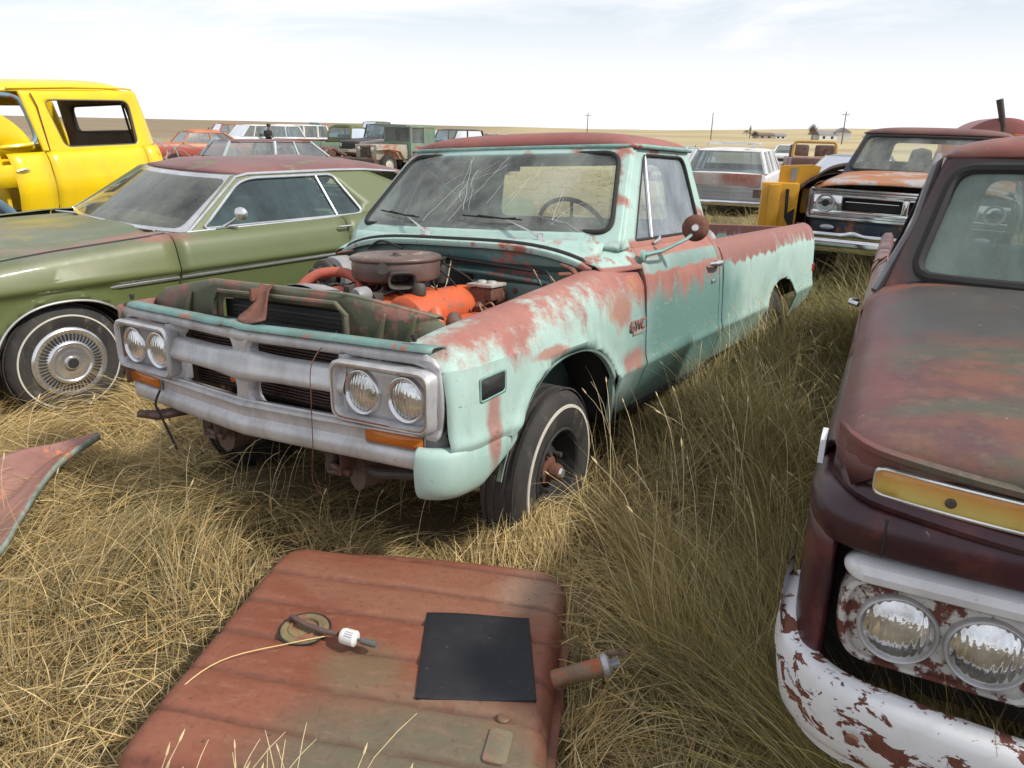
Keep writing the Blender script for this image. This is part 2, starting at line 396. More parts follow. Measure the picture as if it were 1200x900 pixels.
# ================================================================ mint pickup (main subject); local frame X forward, Y driver's side, Z up
def mint_paint():
    t = NT('faded_mint_paint_over_primer'); X, Y, Z = t.xyz()
    st = t.noise(7, 7, .62, stretch=(1.6, 1.6, .35)); st2 = t.noise(16, 6, .7, stretch=(1, 1, .45), loc=(2, 5, 1))
    base = t.mix(t.step(t.noise(1.6, 4), .3, .7), (.40, .555, .495), (.33, .485, .43))
    base = t.mix(t.math('MULTIPLY', t.step(st2, .4, .8), .55), base, (.49, .60, .55))
    # door and lower body mixed towards a deeper teal
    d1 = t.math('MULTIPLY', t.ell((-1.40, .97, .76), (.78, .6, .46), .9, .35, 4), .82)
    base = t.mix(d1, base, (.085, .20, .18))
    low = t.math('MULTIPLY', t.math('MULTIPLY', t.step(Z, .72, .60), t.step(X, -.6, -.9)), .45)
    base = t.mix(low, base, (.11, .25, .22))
    # primer: everything above a ragged line that follows the shoulder
    thr = t.math('ADD', t.math('MULTIPLY', t.math('SUBTRACT', st, .5), .46), t.math('MULTIPLY', t.math('SUBTRACT', t.noise(2.2, 3), .5), .35))
    v = t.math('ADD', Z, thr)
    front = t.math('MULTIPLY', t.step(X, -.45, .55), -.05)
    v = t.math('SUBTRACT', v, front)
    v = t.math('ADD', v, t.math('MULTIPLY', t.math('SUBTRACT', t.noise(55, 6, .75), .5), .16))
    pm = t.step(v, .925, 1.085)
    # a mint strip survives under the window and on the door's sill
    sill = t.math('MULTIPLY', t.math('MULTIPLY', t.step(t.math('ADD', Z, t.math('MULTIPLY', thr, .12)), 1.075, 1.09), t.step(Z, 1.155, 1.14)), t.math('MULTIPLY', t.step(X, -.75, -.85), t.step(X, -1.86, -1.83)))
    pm = t.math('MULTIPLY', pm, t.math('SUBTRACT', 1., t.math('MULTIPLY', sill, .9)))
    bedtop = t.math('MULTIPLY', t.step(X, -1.8, -1.9), t.step(t.math('ADD', Z, t.math('MULTIPLY', thr, .3)), 1.05, 1.03))
    pm = t.math('MULTIPLY', pm, t.math('SUBTRACT', 1., bedtop))
    cowl = t.math('MULTIPLY', t.math('MULTIPLY', t.step(Z, 1.122, 1.130), t.step(X, -.80, -.78)), t.step(t.noise(7, 5, loc=(5, 0, 0)), .60, .52))
    pm = t.math('MULTIPLY', pm, t.math('SUBTRACT', 1., cowl))
    up = t.math('MULTIPLY', t.step(Z, 1.215, 1.25), t.step(Z, 1.70, 1.685))
    pm = t.math('MULTIPLY', pm, t.math('SUBTRACT', 1., t.math('MULTIPLY', up, t.step(t.noise(5, 5), .62, .50))))
    for c, r in (((-.66, .98, .70), (.12, .2, .06)), ((.50, .97, .66), (.035, .2, .16)), ((-.52, .97, .97), (.12, .2, .10)), ((.1, .97, .87), (.12, .2, .02))):
        pm = t.math('MAXIMUM', pm, t.math('MULTIPLY', t.ell(c, r, .8, 1.1, 15, (1, 1, .5)), .85))
    prim = t.mix(t.step(t.noise(4, 6, .6), .35, .65), (.37, .165, .13), (.31, .12, .10))
    prim = t.mix(t.math('MULTIPLY', t.step(t.noise(3.2, 6, .65, loc=(4, 4, 1)), .50, .70), .75), prim, (.42, .15, .06))
    bedp = t.step(X, -1.8, -1.95); prim = t.mix(t.math('MULTIPLY', bedp, .75), prim, (.24, .115, .10))
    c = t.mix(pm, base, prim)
    scr = t.math('MULTIPLY', t.step(t.noise(9, 8, .8, stretch=(1, 1, 4), loc=(3, 3, 3)), .56, .66), .30); c = t.mix(scr, c, t.mix(pm, (.52, .62, .57), (.52, .30, .25)))
    chip = t.step(t.noise(34, 6, .7, loc=(1, 9, 4)), .645, .69)
    c = t.mix(t.math('MULTIPLY', chip, .8), c, (.13, .05, .03))
    dirt = t.math('MULTIPLY', t.step(Z, .64, .40), .55)
    c = t.mix(t.math('MULTIPLY', dirt, t.noise(9, 5)), c, (.20, .15, .09))
    gr = t.step(t.noise(11, 8, .7, stretch=(1, 1, .3), loc=(0, 3, 8)), .5, .8)
    c = t.mix(t.math('MULTIPLY', gr, .35), c, (.16, .17, .13))
    rg = t.math('ADD', .54, t.math('MULTIPLY', pm, .22))
    return t.bsdf(c, rg, 0., t.bump(t.math('ADD', t.math('MULTIPLY', pm, -.5), t.math('MULTIPLY', t.noise(70, 4), .5)), .12, .003), .45)
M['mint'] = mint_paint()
M['teal_in'] = aged('teal_engine_bay_paint', (.11, .24, .22), (.075, .17, .16), rust=(.27, .075, .055), amount=.43, rough=.5, scale=3.2, dirt=.5)
M['mint_in'] = aged('mint_header_paint', (.24, .43, .38), (.16, .33, .30), rust=(.2, .08, .05), amount=.36, rough=.5, scale=7, dirt=.5)
M['olive'] = aged('olive_painted_steel', (.085, .10, .055), (.14, .135, .08), rust=(.17, .085, .065), amount=.47, rough=.5, scale=5, dirt=.6)
M['orange'] = aged('orange_engine_enamel', (.72, .13, .025), (.60, .10, .03), rust=(.15, .08, .05), amount=.38, rough=.45, scale=9, dirt=.45, bump=.3)
M['roofp'] = aged('faded_red_oxide_roof', (.26, .075, .065), (.33, .11, .09), rust=(.10, .05, .04), amount=.36, rough=.6, scale=4, dirt=.4)
M['bedin'] = aged('rusty_bed_paint', (.12, .05, .04), (.17, .08, .06), rust=(.10, .22, .20), amount=.42, rough=.8, scale=5)
M['grey_plastic'] = aged('grey_weathered_metal', (.30, .30, .30), (.22, .22, .23), amount=.33, rough=.5, scale=9)
M['wsglass'] = glass('cracked_windshield_glass', tint=(.92, .97, .95), dirt=.44, dcol=(.52, .56, .50), scale=3, refl=.8)
M['cabglass'] = glass('cloudy_side_glass', tint=(.85, .93, .97), dirt=.75, dcol=(.50, .56, .60), scale=2.5)

RW = [[-0.5476489898146886, 0.8364470412438643, -0.02090289810855878], [-0.8355161606213719, -0.545365041479108, 0.06700534958503548], [0.04464671651390603, 0.05416012118594751, 0.9975336345094588]]
TW = (-0.5860889202080829, 3.317544482946183, -0.07936134732133748)
m4 = Matrix.Identity(4)
for i in range(3):
    for j in range(3): m4[i][j] = RW[i][j]
    m4[i][3] = TW[i]
GM4 = m4
g = thing('pickup_truck', 'mint green pickup with missing hood and pink primer patches, orange engine exposed', 'pickup truck', 'old vehicles parked in the dry grass', mat=m4)

LOW = [(.895, .42), (.915, .46), (.94, .53), (.962, .60), (.980, .640), (.985, .655), (.982, .672), (.975, .70), (.972, .76), (.971, .82)]
def flare(row_y, x, z, cx, cz, hw, h):
    d = math.hypot((x - cx) / hw, (z - cz) / h)
    return row_y + .016 * max(0, 1 - abs(d - 1.07) / .075) ** 1 if z > cz - .3 else row_y
def sec_fender(x):
    zt = .995 + (.70 - x) * .098
    if x > .5: zt -= ((x - .5) / .2) ** 3 * .035
    tp = ((x - .58) / .12) if x > .58 else 0
    S = dense(LOW, 2) + [(.968, .87), (.962, .91), (.953, zt - .115), (.940, zt - .085), (.920, zt - .055), (.895, zt - .030), (.865, zt - .012), (.83, zt - .002), (.795, zt), (.76, zt - .004), (.735, zt - .016), (.722, zt - .035), (.720, zt - .09)]
    S = [(y - max(0, tp) ** 2 * (.035 + .02 * max(0, (z - .8) / .2)), z) for y, z in S]
    S = [(flare(y, x, z, -.06, .42, .455, .425), z) for y, z in S]
    # keep z strictly rising until the crest
    return S
az = arch_z(-.06, .42, .455, .425, 2.2)
def zb_f(x): return az(x, .415) if x < .39 else .62
mb = MB(); clip_loft(mb, arch_xs(-.06, .455, .705, -.775), sec_fender, zb_f)
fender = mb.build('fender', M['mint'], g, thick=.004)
# rolled lip inside the wheel arch
lip = MB(); rows = []
for a in np.linspace(0.02, math.pi - .02, 40):
    ca, sa = math.cos(a), math.sin(a); pw = 2 / 2.2
    x = -.06 + .455 * abs(ca) ** pw * (1 if ca > 0 else -1); z = .42 + .425 * abs(sa) ** pw
    y = .972 + .012 if z > .66 else .972 - (.66 - z) * .18
    rows.append([(x, y, z), (x + (-.06 - x) * .03, y - .006, z - .008), (x + (-.06 - x) * .03, y - .03, z - .008)])
lip.grid(rows); lip.build('wheel_arch_lip', M['mint'], fender)
# inner wheel house (dark)
wh = MB(); rows = []
for y in (.93, .7, .62):
    rows.append([(-.06 + .50 * math.cos(a), y, .36 + .50 * math.sin(a)) for a in np.linspace(.22, math.pi - .05, 24)])
wh.grid(rows); wh.add([(-.58, .62, .42), (.42, .62, .48), (.42, .62, .95), (-.58, .62, .95)], [(0, 1, 2, 3)])
wh.build('wheel_house', M['dark'], g, thick=.004)
# side marker hole with frame
mk = [(.43, .800), (.57, .790), (.57, .862), (.43, .868)]
fm = lambda u, w: (u, .9745 - max(0, (u - .58)) * .1, w)
mb = MB(); holed(mb, rpoly([(.42, .792), (.578, .782), (.578, .870), (.42, .876)], .012), rpoly(mk, .01), fm, 1, 48); mb.build('side_marker_frame', M['mint_in'], fender, thick=.004)
mb = MB(); filled(mb, rpoly(mk, .008), lambda u, w: (u, .9735, w), 1, 24); mb.build('side_marker_hole', M['dark'], fender, thick=.002)
# fender rear ledge closing piece between fender, cowl and door
# front valance corner bulb
def valance(s):
    path = dense([(.34, .955), (.46, .966), (.58, .966), (.67, .955), (.722, .925), (.752, .88), (.762, .84)], 4)
    P = [np.array(p) for p in path]; rows = []
    for i, p in enumerate(P):
        d = P[min(i + 1, len(P) - 1)] - P[max(i - 1, 0)]; d /= np.linalg.norm(d); nrm = np.array([-d[1], d[0]]); nrm = nrm if nrm @ np.array([1, 1]) > 0 else -nrm
        f_ = i / (len(P) - 1); row = []
        zl = .455 + .10 * max(0, .3 - f_) / .3
        for o, z in dense([(-.02, .655), (.004, .640), (.012, .60), (.012, .55), (.004, .50), (-.02, .47), (-.06, .455)], 2):
            z2 = .655 - (.655 - z) * (.655 - zl) / .2
            row.append((p[0] + nrm[0] * o, s * (p[1] + nrm[1] * o), z2))
        rows.append(row)
    return MB().grid(rows)
valance(1).build('valance', M['mint'], g, thick=.005)

# ---- doors, cab lower, bed sides
UP = [(.968, .90), (.965, .96), (.960, 1.02), (.950, 1.07), (.935, 1.11), (.915, 1.145), (.893, 1.172), (.872, 1.192), (.862, 1.200)]
def sec_door(x): return dense(LOW, 2) + UP
for s in (1, -1):
    dr = MB(); clip_loft(dr, list(np.linspace(-.787, -1.825, 16)), sec_door, lambda x: .425, s)
    # front edge return
    dr.grid([[(x, s * (y + o), z) for y, z in sec_door(0)] for x, o in ((-.787, 0), (-.783, -.03))]); dr.grid([[(x, s * (y + o), z) for y, z in sec_door(0)] for x, o in ((-1.825, 0), (-1.829, -.03))])
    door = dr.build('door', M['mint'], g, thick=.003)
    if s == 1: door_d = door
    cs = MB(); clip_loft(cs, [-1.833, -1.86, -1.885], sec_door, lambda x: .44, s); cs.grid([[(x, s * (y + o), z) for y, z in sec_door(0)] for x, o in ((-1.833, 0), (-1.829, -.04))])
    cs.grid([[(-1.885, s * (y - o), z) for y, z in sec_door(0)] for o in (0, .12)]).build('cab_corner', M['mint'], g, thick=.003)
for s in (1, -1): MB().box((-1.88, min(s * .80, s * .91), .40), (-.78, max(s * .80, s * .91), .435), .01).build('rocker', M['dark'], g)
# cowl side (mint corner ahead of the door, below the windshield corner)
for s in (1, -1):
    A_ = dense([(.845, 1.092), (.838, 1.118), (.82, 1.132), (.80, 1.138), (.775, 1.142), (.74, 1.145), (.70, 1.150)], 3)
    B_ = dense([(.935, 1.108), (.918, 1.142), (.896, 1.168), (.872, 1.190), (.858, 1.204), (.83, 1.222), (.76, 1.240)], 3)
    rows = []
    for x in np.linspace(-.53, -.783, 12):
        t = ((x + .53) / -.253) ** .8
        rows.append([(x, s * (a[0] * (1 - t) + b[0] * t), a[1] * (1 - t) + b[1] * t) for a, b in zip(A_, B_)])
    MB().grid(rows).build('cowl_side', M['mint'], g, thick=.004)
def sec_bed(x):
    return dense(LOW, 2) + [(.969, .90), (.967, .98), (.960, 1.04), (.948, 1.085), (.928, 1.125), (.900, 1.152), (.870, 1.166), (.845, 1.168), (.838, 1.160), (.836, 1.12)]
az2 = arch_z(-3.24, .42, .46, .385, 2.3)
for s in (1, -1):
    def sb(x):
        S = sec_bed(x); tp = max(0, (-4.25 - x) / .08)
        S = [(flare(y, x, z, -3.24, .42, .46, .385) - tp ** 2 * .02, z) for y, z in S]; return S
    xs = arch_xs(-3.24, .46, -1.90, -4.33, .1)
    mb = MB(); clip_loft(mb, xs, sb, lambda x: az2(x, .44 if x > -3.7 else .44 + (-3.7 - x) * .16), s)
    mb.grid([[(-1.90, s * y, z) for y, z in sec_bed(0)], [(-1.896, s * (y - .05), z) for y, z in sec_bed(0)]])
    mb.grid([[(-4.33, s * (y - .02), z) for y, z in sec_bed(0) if z > .53], [(-4.335, s * (y - .06), z) for y, z in sec_bed(0) if z > .53]])
    bs = mb.build('bed_side', M['mint'], g, thick=.004)
    if s == 1:
        MB().box((-4.27, .955, .775), (-4.20, .978, .835), .004).build('side_marker', M['redlens'], bs)
bd = MB()
bd.box((-4.33, -.84, .60), (-1.95, .84, .62)); bd.box((-1.96, -.90, .60), (-1.93, .90, 1.155), .006)
for s in (1, -1):
    bd.box((-4.33, s * .835 if s > 0 else -.845, .62), (-1.95, .845 if s > 0 else -.835, 1.15))
    bd.box((-3.62, min(s * .60, s * .84), .62), (-2.86, max(s * .60, s * .84), .84), .05)
    for x in (-2.1, -2.5, -2.9, -3.3, -3.7, -4.1): bd.box((x, min(s * .815, s * .84), .64), (x + .05, max(s * .815, s * .84), 1.13), .004)
for y in np.linspace(-.75, .75, 9): bd.box((-4.3, y - .02, .62), (-1.97, y + .02, .63))
bd.build('bed', M['bedin'], g)
MB().box((-4.35, -.83, .58), (-4.32, .83, 1.13), .01).build('tailgate', M['mint'], g)

# ---- upper cab
sy = lambda z: .865 - (z - 1.195) * .315
for s in (1, -1):
    fn = lambda u, w, s=s: (u, s * sy(w), w)
    out = [(-.70, 1.195), (-1.10, 1.672), (-1.845, 1.672), (-1.885, 1.195)]
    inn = rpoly([(-.865, 1.222), (-1.205, 1.642), (-1.765, 1.640), (-1.775, 1.222)], [.015, .05, .07, .04])
    mb = MB(); holed(mb, out, inn, fn, 4, 96); mb.build('door_frame', M['mint'], g, thick=.03)
    ri = rpoly([(-.872, 1.228), (-1.207, 1.637), (-1.76, 1.635), (-1.77, 1.228)], [.015, .05, .07, .04], 5)
    mb = MB(); ring(mb, ri, lambda u, w: (u, s * (sy(w) - .004), w), .008); mb.build('window_seal', M['rubber'], g)
    mb = MB(); mb.tube([(-1.075, s * (sy(1.225) - .008), 1.225), (-1.232, s * (sy(1.638) - .008), 1.638)], .011, 8); mb.build('vent_post', M['chrome'], g)
    mb = MB(); filled(mb, resample(rpoly([(-1.085, 1.225), (-1.24, 1.64), (-1.765, 1.64), (-1.775, 1.225)], .03), 60), lambda u, w: (u, s * (sy(w) - .016), w), 3, 60); mb.build('door_glass', M['cabglass'] if s > 0 else M['glass'], g, smooth=0)
    mb = MB(); filled(mb, [(-.875, 1.225), (-1.065, 1.225), (-1.225, 1.635), (-1.212, 1.635)], lambda u, w: (u, s * (sy(w) - .014), w), 3, 60); mb.build('vent_glass', M['cabglass'], g, smooth=0)
    # crease under window
MB().tube([(-1.05, .872, 1.205), (-1.10, .880, 1.222), (-1.12, .875, 1.235)], [.008, .009, .006]).build('vent_latch', M['chrome'], g)
def wsx(y, z):
    t = (z - 1.24) / .43
    return -.575 - .455 * t - (.125 - .03 * t) * (abs(y) / .82) ** 2.6
fw = lambda u, w: (wsx(u, w), u, w)
outw = [(-.862, 1.205), (.862, 1.205), (.715, 1.675), (-.715, 1.675)]
innw = rpoly([(-.800, 1.272), (.800, 1.272), (.668, 1.642), (-.668, 1.642)], .07, 6)
mb = MB(); holed(mb, outw, innw, fw, 5, 120); mb.build('windshield_frame', M['mint'], g, thick=.03)
mb = MB(); ring(mb, innw, lambda u, w: (wsx(u, w) + .006, u, w), .013, 8); mb.build('windshield_seal', M['rubber'], g)
mb = MB(); filled(mb, innw, lambda u, w: (wsx(u, w) + .002, u, w), 6, 80); wsg = mb.build('windshield', M['wsglass'], g)
# cracks: bright fracture lines lying in the glass
M['crack'] = plain('glass_fracture', (.55, .58, .55), .4, var=.2)
cr = MB(); rr = random.Random(5)
def crack(y0, z0, ang, ln, w=.0014):
    w *= .45
    p = [(y0, z0)]; a = ang; n = max(3, int(ln / .04))
    for k in range(n):
        a += rr.uniform(-.38, .38); p.append((p[-1][0] + math.cos(a) * ln / n, p[-1][1] + math.sin(a) * ln / n))
    p = [q for q in p if abs(q[0]) < .78 - (q[1] - 1.27) * .3 and 1.275 < q[1] < 1.635]
    if len(p) > 2: cr.tube([(wsx(*q) + .007, q[0], q[1]) for q in p], w, 4)
for k in range(8): crack(-.12 + rr.uniform(-.03, .03), 1.50 + rr.uniform(-.05, .05), rr.uniform(0, 6.28), rr.uniform(.06, .22))
crack(-.28, 1.30, 1.0, .48, .002); crack(-.20, 1.62, -1.25, .30, .002); crack(.05, 1.63, -2.3, .45, .0016); crack(.5, 1.30, 1.2, .20, .0016)
for k in range(9): crack(.50 + rr.uniform(-.03, .03), 1.32, rr.uniform(0, 6.28), rr.uniform(.05, .2))
for k in range(6): crack(rr.uniform(-.3, .4), rr.uniform(1.35, 1.6), rr.uniform(.6, 1.3), rr.uniform(.05, .15))
cr.build('windshield_crack', M['crack'], wsg)
# rear window wall
fr_ = lambda u, w: (-1.885 + (w - 1.2) * .09, u, w)
mb = MB(); holed(mb, [(-.86, 1.195), (.86, 1.195), (.715, 1.672), (-.715, 1.672)], rpoly([(-.62, 1.28), (.62, 1.28), (.56, 1.60), (-.56, 1.60)], .06), fr_, 3, 96); mb.build('cab_back', M['mint'], g, thick=.02)
mb = MB(); filled(mb, rpoly([(-.62, 1.28), (.62, 1.28), (.56, 1.60), (-.56, 1.60)], .06), fr_, 2, 60); mb.build('rear_glass', glass('clear_rear_glass', dirt=.08), g)
MB().box((-1.89, -.86, .5), (-1.875, .86, 1.2)).build('cab_back_panel', M['teal_in'], g)
# roof
rows = []
for i in range(29):
    v = -1 + 2 * i / 28; row = []
    for j in range(33):
        u = -1 + 2 * j / 32
        xx = -1.455 + .415 * math.copysign(abs(v) ** .85, v); e = (1 - abs(u) ** 5) * (1 - abs(v) ** 5)
        hw = .735 - .0 * abs(v)
        xf = xx - (.055 * (abs(u)) ** 2.6 * (1 if v > 0 else .0) * max(0, v))
        z = 1.678 + .072 * max(0, e) ** .55 + .02 * (1 - u * u) * (1 - v * v)
        row.append((xf, hw * u, z))
    rows.append(row)
MB().grid(rows).build('roof', M['roofp'], g, thick=.015)
edge = []
for k in range(64):
    a = k / 64 * math.tau; u = max(-1, min(1, 1.35 * math.cos(a))); v = max(-1, min(1, 1.35 * math.sin(a)))
    edge.append((-1.455 + .418 * v - (.055 * abs(u) ** 2.6 * max(0, v)), .738 * u))
mb = MB(); ring(mb, edge, lambda u, w: (u, w, 1.676), .011, 8); mb.build('drip_rail', M['mint_in'], g)
# ---- cabin inside
ib = MB(); ib.box((-1.70, -.72, .72), (-1.20, .72, .98), .05); ib.box((-1.84, -.72, .90), (-1.66, .72, 1.22), .05); ib.build('bench_seat', M['seat'], g)
db = MB(); rows = []
for y in np.linspace(-.80, .80, 21): rows.append([(wsx(y, 1.27) - .01, y, 1.262), (-.84, y, 1.255), (-.90, y, 1.235), (-.915, y, 1.19), (-.89, y, 1.02)])
db.grid(rows); db.box((-.60, -.82, .5), (-.58, .82, 1.15)); db.build('dashboard', M['teal_in'], g, thick=.01)
MB().box((-1.88, -.84, .42), (-.60, .84, .46)).build('cab_floor', M['dark'], g)
sw = empty('steering_wheel', g, (-1.07, .40, 1.235)); sw.rotation_euler = (0, R(-62), 0)
MB().lathe([(.205 + .012 * math.cos(a), .012 * math.sin(a)) for a in np.linspace(0, math.tau, 9)], axis='Z', n=40, close=False).build('wheel_rim', M['rubber'], sw)
mb = MB()
for a in (.2, 2.94, 4.7): mb.tube([(.03 * math.cos(a), .03 * math.sin(a), -.02), (.2 * math.cos(a), .2 * math.sin(a), 0)], .009, 6)
mb.lathe([(0, .01), (.045, .005), (.05, -.03), (.02, -.06), (.02, -.3)], axis='Z', n=16); mb.build('wheel_spokes', M['dkinterior'], sw)
MB().box((-.97, -.13, 1.555), (-.955, .13, 1.60), .01).build('rear_view_mirror', M['dark'], g)

# ---- cowl, firewall, weather strip, wipers
zc = lambda y: 1.222 - .095 * (abs(y) / .80) ** 4
rows = []
for y in np.linspace(-.80, .80, 33):
    x1 = -.475 - .05 * (abs(y) / .8) ** 3; z0 = zc(y)
    rows.append([(wsx(y, 1.24) + .045, y, max(1.238, z0 + .01) if abs(y) < .76 else 1.225), (wsx(y, 1.24) + .07, y, (z0 + 1.235) / 2 + .004), (x1 - .03, y, z0 + .004), (x1, y, z0 - .006), (x1 + .006, y, z0 - .03)])
MB().grid(rows).build('cowl', M['mint'], g, thick=.004)
gr = MB()
for y in np.linspace(-.55, .55, 24): gr.box((-.545, y - .017, zc(y) + .004), (-.515, y + .017, zc(y) + .0075))
gr.build('cowl_vent', M['dark'], g)
sp = [(-.505 - .05 * (abs(y) / .8) ** 3, y, zc(y) + .002) for y in np.linspace(-.74, .74, 25)]
MB().tube([(-.55, -.83, 1.075)] + sp + [(-.55, .80, 1.10)], .013, 8).build('hood_seal', M['rubber'], g)
fwl = MB(); rows = []
for y in np.linspace(-.80, .80, 25): rows.append([(-.50 - .03 * (abs(y) / .8) ** 3, y, zc(y) - .02), (-.515, y, 1.12), (-.545, y, 1.09), (-.55, y, .98), (-.55, y, .8), (-.53, y, .55)])
fwl.grid(rows)
fwl.box((-.545, .15, .80), (-.475, .70, 1.035), .02)      # pedal box pressing
fwl.box((-.545, -.72, .74), (-.50, -.30, 1.06), .02)
fwl.tube([(-.49, .05, 1.075), (-.485, .25, 1.070), (-.48, .60, 1.045), (-.48, .72, 1.0)], .012, 8)
fw_o = fwl.build('firewall', M['teal_in'], g, thick=.004)
MB().tube([(-.500, -.25, 1.145), (-.490, .0, 1.132), (-.487, .25, 1.118), (-.485, .5, 1.100), (-.49, .58, 1.088)], [.014, .018, .020, .015, .008], 8, flat=.6).build('wiring_harness', M['rubber'], g)
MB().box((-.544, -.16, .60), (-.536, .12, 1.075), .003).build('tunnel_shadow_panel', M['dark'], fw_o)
rv = MB()
for y, z in ((.42, 1.0), (.60, .99), (.62, .92), (.30, .88), (-.45, 1.0), (.55, .82)): rv.lathe([(0, -.466), (.012, -.467), (.014, -.476)], c=(0, y, z), axis='X', n=12)
rv.build('grommets', M['rust'], g)
def wiper(y0, tip, el):
    b = Vector((wsx(y0, 1.245) + .04, y0, 1.245)); w_ = empty('windshield_wiper', g)
    e = Vector((wsx(el[0], el[1]) + .035, el[0], el[1]))
    MB().tube([b, b.lerp(e, .35) + Vector((.012, 0, .008)), e], [.010, .007, .004], 8, flat=.6).lathe([(0, .022), (.014, .018), (.017, -.01)], c=b, axis='Z', n=12).build('wiper_arm', M['chrome'], w_)
    a = Vector((wsx(*tip) + .025, tip[0], tip[1])); c = e + (e - a) * .35; c.x = wsx(c.y, c.z) + .025
    MB().tube([a, e.lerp(a, .5) + Vector((.006, 0, 0)), e + Vector((-.006, 0, 0)), c], .0045, 6).tube([a.lerp(e, .4) + Vector((.008, 0, .006)), e + Vector((.006, 0, 0)), e.lerp(c, .7) + Vector((.008, 0, .006))], .005, 6).build('wiper_blade', M['rubber'], w_)
wiper(-.17, (-.66, 1.345), (-.40, 1.325)); wiper(.50, (-.02, 1.335), (.25, 1.325))

# ---- engine bay
MB().add([(-.50, -.70, .45), (.50, -.70, .45), (.50, -.70, .60), (-.50, -.70, .60)], [(0, 1, 2, 3)]).build('frame_skirt', M['dark'], g, thick=.004)
rows = [[(x, .715, z) for z in (.50, .7, .9, .955 + (.70 - x) * .098 - .06)] for x in np.linspace(-.52, .48, 12)]
MB().grid(rows).build('inner_fender', M['teal_in'], g, thick=.003)
fr = MB()
for s in (1, -1):
    fr.tube([(.60, s * .40, .42), (.45, s * .42, .42), (.1, s * .43, .48), (-.6, s * .43, .40), (-4.2, s * .43, .45)], .055, 8, flat=1.4)
fr.box((-.15, -.44, .36), (.08, .44, .46), .03); fr.box((.45, -.42, .42), (.52, .42, .50), .01)
fr.tube([(-3.225, -.85, .36), (-3.225, .85, .36)], .05, 10)
fr.build('frame', M['rustbrown'], g)
# lower arms / spindle
sa = MB()
for s in (1, -1): sa.tube([(-.05, s * .42, .33), (0, s * .80, .33)], .04, 8); sa.tube([(-.05, s * .45, .52), (0, s * .76, .48)], .028, 8); sa.lathe([(0, s * .70), (.15, s * .70), (.15, s * .78), (.05, s * .82)], c=(0, 0, .36), n=24)
sa.build('suspension', M['rust'], g)
eng = MB(); eng.box((-.45, -.16, .50), (.30, .16, .96), .05); eng.box((-.40, -.30, .62), (.20, .30, .86), .05); eng.tube([(.20, 0, .72), (.36, 0, .72)], [.10, .09], 16)
for a, b in ((.17, .60), (-.14, .62), (0.02, .88)): eng.lathe([(0, .355), (.065, .355), (.075, .34), (.06, .33), (.075, .32), (.065, .30), (0, .30)], c=(0, a, b), axis='X', n=20)
engo = eng.build('engine_block', M['grime'], g)
def valve_cover(s, x0, x1):
    rows = []
    for x in np.linspace(x0, x1, 13):
        e = 1 - abs((x - (x0 + x1) / 2) / ((x1 - x0) / 2)) ** 8; hh = .085 * max(0, e) ** .4
        tl = .40
        row = []
        for a in np.linspace(0, math.pi, 13):
            py = .095 * math.cos(a); pz = (hh + .006) * math.sin(a) ** .6
            py *= .75 + .25 * (1 if math.sin(a) < .3 else .85) * (.4 + .6 * max(0, e) ** .3) / .9
            row.append((x, s * (.235 + py * math.cos(tl) + pz * math.sin(tl)), .935 - py * math.sin(tl) + pz * math.cos(tl)))
        rows.append(row)
    mb = MB().grid(rows)
    mb.tube([(x0 - .005, s * .148, .972), (x1 + .005, s * .148, .972)], .008, 6); mb.tube([(x0 - .005, s * .325, .898), (x1 + .005, s * .325, .898)], .010, 6)
    return mb
valve_cover(1, -.42, .15).build('valve_cover', M['orange'], g, thick=.004)
valve_cover(-1, -.34, .20).build('valve_cover', M['orange'], g, thick=.004)
im = MB(); im.box((-.36, -.15, .93), (.14, .15, 1.00), .03); im.box((-.34, .24, .78), (.10, .40, .92), .03); im.tube([(.02, .30, .88), (.10, .40, .96), (.13, .44, .88), (.14, .46, .7)], [.035, .035, .036, .036], 12)
im.build('intake_manifold', M['orange'], g)
MB().tube([(-.05, .36, .86), (.0, .42, .93), (.06, .47, .90), (.10, .52, .80)], .034, 12).build('exhaust_manifold', M['rustbrown'], g)
mb = MB().lathe([(0, .03), (.07, .03), (.085, 0), (.085, -.06), (.06, -.10), (.07, -.16)], c=(-.14, -.02, 1.09), axis='Z', n=24)
for k in range(6):
    a = k; mb.tube([(-.14 + .08 * math.cos(a), -.02 + .08 * math.sin(a), 1.0), (-.14 + .11 * math.cos(a), -.02 + .11 * math.sin(a), 1.06)], .012, 6)
mb.build('carburettor', M['grime'], g)
AC = (-.14, -.03, 1.165)
acm = aged('rusty_air_cleaner', (.10, .058, .048), (.15, .10, .085), rust=(.22, .15, .11), amount=.42, rough=.42, scale=8, dirt=.3, bump=.25)
ac = MB().lathe(dense([(0, .0), (.02, .002), (.09, .001), (.15, .004), (.178, .012), (.19, .010), (.205, .006), (.214, -.002), (.214, -.012), (.205, -.018)], 2), c=AC, axis='Z', n=64)
ac.lathe([(.202, -.016), (.206, -.03), (.206, -.085), (.198, -.10), (.15, -.115), (.07, -.12)], c=AC, axis='Z', n=64); aco = ac.build('air_cleaner', acm, g)
MB().lathe([(0, .016), (.012, .016), (.014, .006), (.03, .003)], c=AC, axis='Z', n=16).build('wing_nut', M['grime'], aco)
